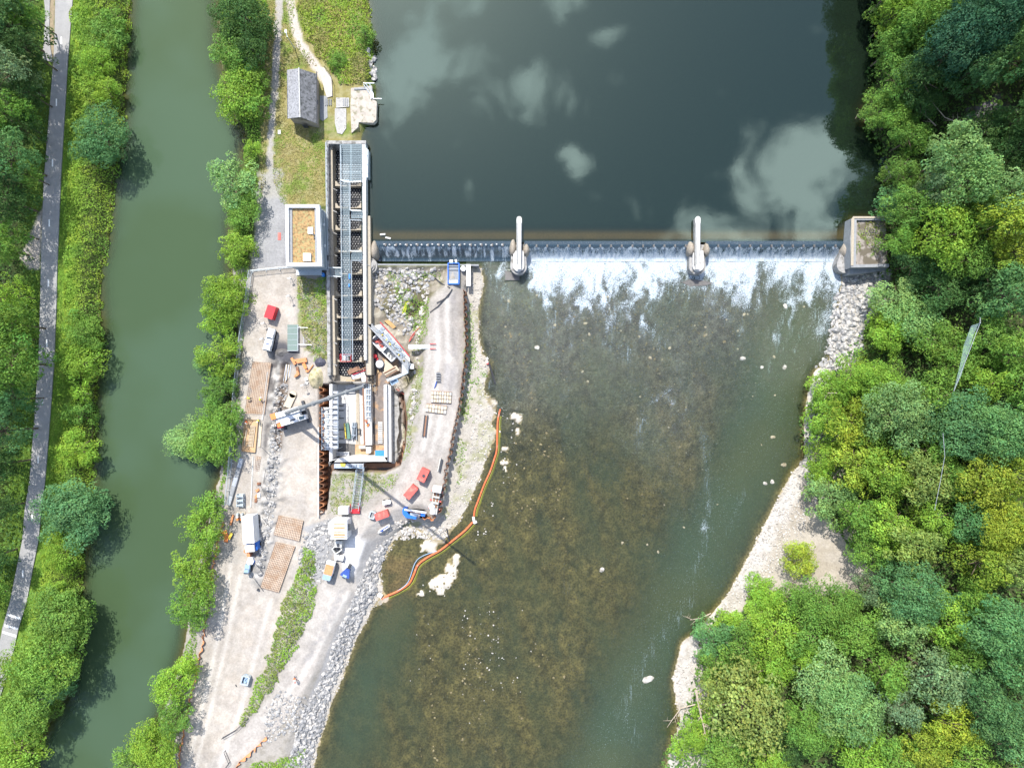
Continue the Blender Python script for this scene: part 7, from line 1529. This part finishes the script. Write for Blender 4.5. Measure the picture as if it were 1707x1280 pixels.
# excavator attachments, timbers, mound
att = root_at('digger_attachment', 'orange folded excavator arm at the top of the small concrete yard', 'excavator arm', 502, 603)
mb = MB(); mb.box(0,.4,.2,2.6,.5,.5,8).box(.3,.0,.2,2.2,.4,.5,8); mb.build('boom', M['rustorange'], att); mb = MB(); mb.box(.9,-.9,.2,.6,1.3,.4,25); mb.build('bucket', M['orange'], att); mb = MB(); mb.box(-1.5,.1,.2,.5,1.6,.4,30); mb.build('link_arm', M['rustorange'], att)
att = root_at('excavator_bucket', 'curved orange bucket and hitch lying in the small concrete yard', 'bucket', 496, 622)
mb = MB(); mb.box(.1,.9,.1,.5,.9,.5,10); mb.build('hitch', M['rust'], att); mb = MB(); mb.prism([(-.5,-.9),(.1,-.7),(.6,-.2),(.3,.6),(0,.4),(0,-.1),(-.4,-.4)], .1, .8); mb.build('shell', M['rustorange'], att)
stackth('orange_strut', 518, 614, 3.4, [('strut', M['rustorange'], [(0,0,0,.2,1.9,.3),(-.3,-.9,0,.5,.5,.3)])], 'orange strut beside the pale mound', 'strut', rot=-35)
tb_ = root_at('timber_bundle', 'bundle of long pale timbers along the left of the small concrete yard', 'timbers', 480, 621, rot=-8)
for k in range(5): mb = MB(); mb.box(-.6+k*.28, .2*k-.4, 0, .16, 4.2-k*.4, .2+.05*k, (-2, 3, -1, 4, 0)[k]); mb.build('timber', M['woodpale'] if k % 2 else M['silver'], tb_)
def heap(name, px, py, rx_, ry_, h, m, label, cat=None, seed=0, kind=None):
    mb = MB(); n, mrs = 18, 5; p = on(px, py); vs = []
    for j in range(mrs+1):
        t = j/mrs; rr = 1-t
        for k in range(n):
            a = 2*math.pi*k/n; w = 1+.28*mnoise.noise(Vector((math.cos(a)*1.3+seed, math.sin(a)*1.3, t*2))); zz = h*(1-(rr**1.4)) + .3*h*mnoise.noise(Vector((math.cos(a)*2*rr+seed, math.sin(a)*2*rr, 3)))*(rr > 0)*(t > 0); vs.append((p[0]+rx_*K*rr*w*math.cos(a), p[1]+ry_*K*rr*w*math.sin(a), p[2]-.1+zz))
    mb.add(vs, [(j*n+k, j*n+(k+1)%n, (j+1)*n+(k+1)%n, (j+1)*n+k) for j in range(mrs) for k in range(n)]); o = mb.build(name, m, None, smooth=True)
    return tag(o, label, cat, kind=kind)
heap('soil_mound', 528, 631, 13, 17, 1.9, M['mound'], 'pale yellowish mound of soil beside the lower end of the fish ladder', 'mound')
heap('dark_mound', 469, 588, 14, 9, .9, M['conc_dark'], 'dark wet spoil heap below the green mesh deck', 'heap', 4)
heap('dark_mound', 534, 604, 11, 9, .8, mat('dark_plastic_sheet', (.06,.06,.08), .5, .3, 3, .5, 5), 'dark plastic sheet heaped against the fish ladder wall', 'sheet', 9)
heap('rock_block', 630, 595, 1, 1, .1, M['rock'], 'tiny stone on the pit floor', 'stone', 2)
bpy.data.objects.remove(bpy.data.objects['rock_block'])
def flood(px, py, label, h=2.6):
    r = root_at('floodlight', label, 'floodlight', px, py); mb = MB(); mb.tube((0,0,.1),(0,0,h),.05,6)
    for a in (0, 2.1, 4.2): mb.tube((0,0,.9),(.75*math.cos(a),.75*math.sin(a),0),.04,5)
    mb.build('tripod', M['silver'], r); mb = MB(); mb.box(0,0,h,.6,.2,.35,20); mb.build('lamp_head', M['white'], r)
    return r
flood(510,642,'white tripod floodlight on the small concrete yard'); flood(441,566,'thin tripod pole left of the lower white van', 1.8); flood(443,540,'thin tripod pole between the red box and the vans', 1.6); flood(486,496,'tripod pole at the edge of the weeds below the steps', 2.4); flood(487,466,'short tripod pole below the foot of the steps', 1.6)
g_ = root_at('white_bags', 'white bags at the foot of the tripod floodlight', 'bags', 511, 634); mb = MB(); mb.box(0,.3,0,.7,.6,.4,20); mb.build('bag', M['bagwhite'], g_); mb = MB(); mb.box(.1,-.5,0,.6,.5,.35,-20); mb.build('bag', M['bagwhite'], g_)
md = root_at('mesh_deck', 'greenish grey mesh deck on posts beside the weeds', 'platform', 488, 563, 3.9)
mb = MB(); mb.box(0,0,0,2.2,5.5,.08)
mb.build('mesh', mat('green_mesh', (.14,.19,.17), .7, .3, 12), md); mb = MB(); mb.box(1.12,0,0,.1,5.5,.14); mb.box(0,-2.75,0,2.3,.1,.14); [mb.box(0,y,.08,2.2,.05,.03) for y in (-1.6,-.4,.8,2.0)]; mb.build('frame', M['silver'], md)
mb = MB(); mb.tube((1.2,-1.4,.05),(4.0,-1.5,.05),.08,5).tube((2.3,-1.4,.05),(2.3,.2,.05),.06,5).tube((1.2,2.2,.05),(3.2,2.1,.05),.06,5); mb.build('bracket', M['silver'], md)
mb = MB(); [mb.tube((x,y,-.7),(x,y,0),.06,5) for x in (-1,1) for y in (-2.6,0,2.6)]; mb.build('post', M['steel'], md)

# ------------------------------------------------------------------ fences
def fence(name, pts, label, h=1.9, plen=3.0, m='steel', feet=True, wires=5, cat='fence', flat=False, zoff=0):
    P = [on(*p, zoff) for p in pts]; L = [0]
    for a, b in zip(P[:-1], P[1:]): L.append(L[-1]+(b-a).length)
    n = max(1, round(L[-1]/plen)); pl = L[-1]/n; r = thing(name, label, cat, P[0])
    def pos(s):
        k = max(j for j in range(len(L)) if L[j] <= s+1e-6); k = min(k, len(P)-2); return P[k].lerp(P[k+1], (s-L[k])/(L[k+1]-L[k]))
    for i in range(n):
        a, b = pos(i*pl), pos((i+1)*pl); mb = MB(); o3 = Vector((0,0,h))
        if flat:
            d = (b-a).normalized(); nrm = Vector((-d.y, d.x, 0)); q = []
            for j in range(7): t = j/6; c = a.lerp(b, t); q.append((c, c+o3*(1-.25*abs(math.sin(t*3.1*2+i)))+nrm*(.35*math.sin(i*2.1+j)+.25)))
            for (c0, u0), (c1, u1) in zip(q[:-1], q[1:]): mb.add([c0, c1, u1, u0, c0+nrm*.04, c1+nrm*.04, u1+nrm*.04, u0+nrm*.04], [(0,1,2,3),(7,6,5,4),(3,2,6,7),(1,0,4,5)])
        else:
            mb.tube(a, a+o3, .05, 5).tube(b, b+o3, .05, 5).tube(a+o3, b+o3, .06, 5).tube(a+Vector((0,0,.15)), b+Vector((0,0,.15)), .04, 4)
            for w in range(1, wires): t = w/wires; mb.tube(a+o3*t, b+o3*t, .018, 3)
            nn_ = max(2, int((b-a).length/.35))
            for w in range(1, nn_): c = a.lerp(b, w/nn_); mb.tube(c, c+o3, .014, 3)
        mb.wbuild('fence_panel', M[m], r)
        if feet and not flat:
            mb = MB(); ang = math.degrees(math.atan2((b-a).y, (b-a).x)); mb.box(a[0], a[1], a[2], .25, .8, .16, ang); mb.wbuild('foot', M['offwhite'], r)
    return r
fence('wire_fence', [(420,453),(414,500),(404,560),(398,615),(394,650),(391,700),(389,740),(386,780),(380,840)], 'long wire mesh fence on pale feet along the canal side of the yard')
fence('yard_gate', [(421,453),(455,449),(490,446)], 'low wire gate across the yard below the control building', h=1.6)
fence('orange_netting', [(372,868),(362,905),(356,940),(350,985),(343,1030),(338,1070),(330,1105),(322,1145),(313,1180),(306,1220),(300,1252),(295,1300)], 'sagging orange safety netting along the left edge of the haul road', h=.8, m='rustorange', feet=False, flat=True, plen=2.2)
fence('orange_netting', [(445,1225),(432,1240),(415,1255),(395,1272),(388,1300)], 'orange netting at the lower right edge of the haul road', h=.7, m='rustorange', feet=False, flat=True, plen=2.2)
fence('low_barrier', [(372,1228),(390,1218),(404,1208),(414,1196)], 'thin dark barrier at the tip of the scrub strip', h=.9, m='darksteel', feet=False, wires=2)
fence('low_barrier', [(376,1250),(384,1268),(372,1285)], 'thin dark barrier at the bottom of the haul road', h=.9, m='darksteel', feet=False, wires=2)
for px, py, lab in ((432,703,'one'),):
    pass
# loose poles leaning over the spoil strip
for k, (x0,y0,x1,y1,lab) in enumerate(((437,806,446,832,'pole with a dark shadow below the brown plate'),(440,860,452,880,'thin pole beside the white trailer'),(420,952,440,985,'thin fence pole below the blue and white dumper'),(428,935,440,956,'crossed thin pole beside the faceted tank'),(440,745,452,760,'bent thin bar on the spoil strip'),(446,782,440,805,'thin bar left of the spoil strip'))):
    mb = MB(); mb.tube(on(x0,y0,1.2), on(x1,y1,.2), .045, 5); tag(mb.build('thin_pole', M['darksteel'], None), lab, 'pole')
for k, (px, py) in enumerate(((378,1172),(431,987))):
    mb = MB(); mb.cyl(0,0,0,.25,.5,8) if k else mb.box(0,0,0,.12,.5,.2,30); tag(mb.build('traffic_cone' if False else 'small_drum', M['darksteel'], None, loc=on(394 if k == 0 else 431, 1142 if k == 0 else 982)), 'tiny dark object on the haul road below the grey skip' if k == 0 else 'small dark drum at the lower corner of the tallest mat', 'object' if k == 0 else 'drum')

# ------------------------------------------------------------------ floating boom
fb = root_at('floating_boom', 'orange floating silt boom with a yellow skirt curving across the shallows', 'floating boom', 790, 865, 0)
def bez(pts, n=6):
    out = []
    for i in range(len(pts)-1):
        p0 = pts[max(i-1,0)]; p1 = pts[i]; p2 = pts[i+1]; p3 = pts[min(i+2, len(pts)-1)]
        for k in range(n): t = k/n; out.append(tuple(.5*((2*b)+(-a+c)*t+(2*a-5*b+4*c-d)*t*t+(-a+3*b-3*c+d)*t**3) for a, b, c, d in zip(p0, p1, p2, p3)))
    return out+[pts[-1]]
b1_ = bez([(834,682),(830,700),(829,722),(828,750),(824,765),(817,786),(807,808),(798,832),(792,848),(790,860)])
b2_ = bez([(788,870),(775,884),(758,898),(735,916),(712,929),(697,941),(690,957),(682,972),(665,984),(645,993),(637,998)])
for seq, w in ((b1_, .30), (b2_, .36)):
    n = len(seq); step = 3
    for i in range(0, n-1, step):
        mb = MB(); P = [at(*q, 0) for q in seq[i:i+step+1]]; mb.path([p+Vector((0,0,.12)) for p in P], w*.62, 8); mb.wbuild('float_section', M['boomor'], fb)
for seq, dxy in ((b1_[4:], .35), (b2_, -.45)):
    mb = MB(); q = offset([at(*p, 0)[:2] for p in seq], dxy if seq is not b2_ else .5); n = len(q); w = [.22+.32*abs(math.sin(i*.55)) for i in range(n)]
    q2 = offset(q, .45); vs = [(a, b, .02) for a, b in q] + [(a*(1-1)+c[0], c[1], -.10) for (a, b), c in zip(q, q2)]
    mb.add(vs+[(x, y, z-.06) for x, y, z in vs], [(i, i+1, n+i+1, n+i) for i in range(n-1)]+[(3*n+i, 3*n+i+1, 2*n+i+1, 2*n+i) for i in range(n-1)]); mb.wbuild('skirt', M['boomyel'], fb)
mb = MB(); mb.path([at(*p, 0)+Vector((0,0,.2)) for p in bez([(660,986),(680,970),(692,938),(705,926),(728,918)])], .09, 5); mb.wbuild('rope', M['lightblue'], fb)
mb = MB(); p = at(790,866,0); mb.box(p[0],p[1],-.2,.5,1.4,.7,10).box(p[0]+.3,p[1]-.5,-.2,.7,.5,.6,30); mb.wbuild('anchor_bag', M['bagwhite'], fb)
stackth('ballast_bag', 634, 991, .25, [('bag', M['bagwhite'], [(0,0,0,1.0,.8,.5,-35)])], 'white ballast bag at the shore end of the floating boom', 'bag')
stackth('ballast_bag', 812, 603, .2, [('bag', M['bagwhite'], [(0,0,0,.5,.6,.4,10),(0,.7,0,.5,.5,.3,30)]), ('red_cap', M['redpale'], [(.1,-.4,.1,.5,.3,.4)])], 'white and pink bags on the gravel bar at the head of the dark pipe', 'bag')

# ------------------------------------------------------------------ the grey streak of fine netting over the forest
nt_ = root_at('hanging_net', 'pale translucent strip of fine netting hanging in the trees of the right bank', 'net', 1605, 600)
mnet = bpy.data.materials.new('fine_net'); mnet.use_nodes = True; t_ = mnet.node_tree; t_.nodes.clear()
o_ = nn(t_, 'ShaderNodeOutputMaterial'); a_ = nn(t_, 'ShaderNodeBsdfTransparent'); b_ = nn(t_, 'ShaderNodeBsdfDiffuse'); b_.inputs[0].default_value = (.40,.55,.52,1); x_ = nn(t_, 'ShaderNodeMixShader'); x_.inputs[0].default_value = .17; lk(t_, a_.outputs[0], x_.inputs[1]); lk(t_, b_.outputs[0], x_.inputs[2]); lk(t_, x_.outputs[0], o_.inputs[0])
mb = MB(); top = [at(1634,538,27), at(1619,543,27), at(1607,575,26), at(1600,610,25.5), at(1590,650,25)]; bot = [at(1634,538,27), at(1624,556,26.5), at(1613,590,25.5), at(1603,625,25), at(1590,652,25)]
vs = [tuple(p) for p in top+bot]; vs += [(x, y, z-.04) for x, y, z in vs]; mb.add(vs, [(i, i+1, 5+i+1, 5+i) for i in range(4)]+[(15+i, 15+i+1, 10+i+1, 10+i) for i in range(4)]); mb.wbuild('mesh_strip', mnet, nt_)
mb = MB(); mb.tube(at(1634,530,22), at(1634,538,28), .1, 5); mb.tube(at(1634,538,27), at(1590,652,25), .05, 4); mb.wbuild('pole', M['silver'], nt_)
mb = MB(); mb.path([at(1572,722,23), at(1575,760,22.5), at(1568,800,21.5), at(1558,850,20.5)], .045, 5); tag(mb.build('slack_cable', M['silver'], None), 'slack grey cable lying over the crowns beside the yellow trees', 'cable')

# ------------------------------------------------------------------ people
def person(px, py, rot, vest, label, bend=0.0, z=None, helmet=M['white']):
    p = on(px, py) if z is None else at(px, py, z); r = thing('person', label, 'person', p, rot)
    J = dict(pelvis=(0,0,.95), chest=(.06+bend*.35,0,1.32-bend*.12), neck=(.07+bend*.5,0,1.50-bend*.2), head=(.10+bend*.62,0,1.63-bend*.25), top=(.10+bend*.66,0,1.74-bend*.28),
             hl=(0,.11,.90), kl=(.12,.13,.50), al=(.02,.14,.08), tl=(.20,.15,.04), hr=(0,-.11,.90), kr=(-.02,-.13,.50), ar=(-.18,-.14,.10), tr=(0,-.15,.04),
             sl=(.06+bend*.42,.21,1.42-bend*.17), el=(.12+bend*.45,.30,1.15-bend*.1), wl=(.34+bend*.4,.26,1.02), fl=(.43+bend*.4,.24,1.0), sr=(.06+bend*.42,-.21,1.42-bend*.17), er=(.0+bend*.45,-.31,1.14-bend*.1), wr=(.20+bend*.4,-.30,.95), fr=(.29+bend*.4,-.29,.93))
    rad = dict(pelvis=.155, chest=.17, neck=.065, head=.10, top=.085, hl=.10, kl=.065, al=.05, tl=.045, hr=.10, kr=.065, ar=.05, tr=.045, sl=.075, el=.052, wl=.038, fl=.04, sr=.075, er=.052, wr=.038, fr=.04)
    E = [('pelvis','chest'),('chest','neck'),('neck','head'),('head','top'),('pelvis','hl'),('hl','kl'),('kl','al'),('al','tl'),('pelvis','hr'),('hr','kr'),('kr','ar'),('ar','tr'),('chest','sl'),('sl','el'),('el','wl'),('wl','fl'),('chest','sr'),('sr','er'),('er','wr'),('wr','fr')]
    ks = list(J); me = bpy.data.meshes.new('body'); me.from_pydata([J[k] for k in ks], [(ks.index(a), ks.index(b)) for a, b in E], []); 
    o = bpy.data.objects.new('body', me); COL.objects.link(o); o.parent = r
    me.skin_vertices or me.attributes
    o.modifiers.new('skin', 'SKIN')
    for i, k in enumerate(ks): me.skin_vertices[0].data[i].radius = (rad[k], rad[k]); me.skin_vertices[0].data[i].use_root = (k == 'pelvis')
    s_ = o.modifiers.new('sub', 'SUBSURF'); s_.levels = 1; s_.render_levels = 1
    dg = bpy.context.evaluated_depsgraph_get(); me2 = bpy.data.meshes.new_from_object(o.evaluated_get(dg)); o.modifiers.clear(); o.data = me2
    me2.materials.clear(); [me2.materials.append(x) for x in (vest, M['cloth_blue'], M['skin'])]
    for f in me2.polygons:
        c = f.center; f.material_index = 1 if c.z < .93 and abs(c.y) < .22 else 2 if (c.z > 1.50-bend*.2 or (c.z < 1.06 and abs(c.y) > .22)) else 0
    mb = MB(); hx = J['top']; mb.cyl(hx[0],0,hx[2]-.06,.135,.10,12,.11).cyl(hx[0],0,hx[2]+.04,.11,.06,12,.05).cyl(hx[0]+.05,0,hx[2]-.07,.15,.02,12); mb.build('helmet', helmet, r)
    return r
person(493,1127,-60,M['cloth_orange'],'person in an orange vest standing on the lower haul road, left of the pair',.1)
person(496.5,1133,120,M['bagwhite'],'person in a pale shirt and pink helmet, right of the haul road pair',.1, helmet=M['redpale'])
person(388.5,669,0,M['cloth_orange'],'person in orange leaning at the wire fence beside the upper mat',.5, helmet=M['orange'])
person(413,702,-70,M['cloth_orange'],'person in an orange vest at the top of the formwork tray',.4)
person(433,700,-80,M['cloth_yellow'],'person in yellow between the reinforcement mat and the long plank',.3)
person(612.5,704,90,M['cloth_orange'],'person in orange crouching on the centre wall of the basin',.7, z=1.7, helmet=M['orange'])
person(436,667,60,M['cloth_yellow'],'person in yellow bending over the upper reinforcement mat',.8)
person(418.5,664,160,M['cloth_yellow'],'person in yellow kneeling on the left of the upper reinforcement mat',.9)

# smaller pieces hang on the part they belong to (sub-parts)
NEST = {'control_building': {'gravel_strip': 'planted_roof', 'rooflight': 'planted_roof', 'vent': 'planted_roof', 'wall_lamp': 'wall', 'cladding_rib': 'wall', 'door': 'wall'},
        'stone_hut': {'ridge': 'roof', 'gutter': 'roof', 'door': 'wall', 'window': 'wall'}, 'weir_pier': {'rail': 'coping', 'nose_step': 'round_nose'},
        'mobile_crane': {'cab_glass': 'engine_housing', 'grille': 'deck_box', 'boom_head': 'boom_section', 'hook_block': 'boom_section', 'wheel': 'chassis', 'warning_panel': 'counterweight'},
        'site_box': {'side_rib': 'body', 'hatch': 'roof', 'door': 'body'}, 'workshop_container': {'side_rib': 'body', 'door': 'body', 'rusted_roof_stripe': 'roof'}, 'trailer_truck': {'windscreen': 'cab', 'cab_roof': 'cab', 'wheel': 'chassis'},
        'white_van': {'windscreen': 'cab', 'wheel': 'chassis', 'roof_stripe': 'box_body'}, 'tipper_lorry': {'windscreen': 'cab', 'wheel': 'chassis', 'roof_sheet': 'box_body'}, 'blue_tipper': {'windscreen': 'cab', 'wheel': 'chassis'}, 'small_loader': {'windscreen': 'cab', 'wheel': 'chassis'},
        'person': {'helmet': 'body'}, 'gangway': {'tread': 'side_lattice'}, 'formwork_tray': {'slat': 'tray', 'batten': 'tray'}, 'pit_machine': {'motor': 'frame'}, 'mixer': {'rim': 'drum'}, 'landing_stage': {'kerb': 'deck'}, 'perforated_beam': {'hole': 'beam'}}
base_name = lambda o: o.name.rsplit('.', 1)[0] if o.name.rsplit('.', 1)[-1].isdigit() else o.name
for root in [o for o in bpy.data.objects if o.parent is None and base_name(o) in NEST]:
    kids = list(root.children); rule = NEST[base_name(root)]
    for k in kids:
        dst = rule.get(base_name(k))
        if dst:
            tgt = [x for x in kids if base_name(x) == dst]
            if tgt and tgt[0].location.length < 1e-6: k.parent = tgt[0]
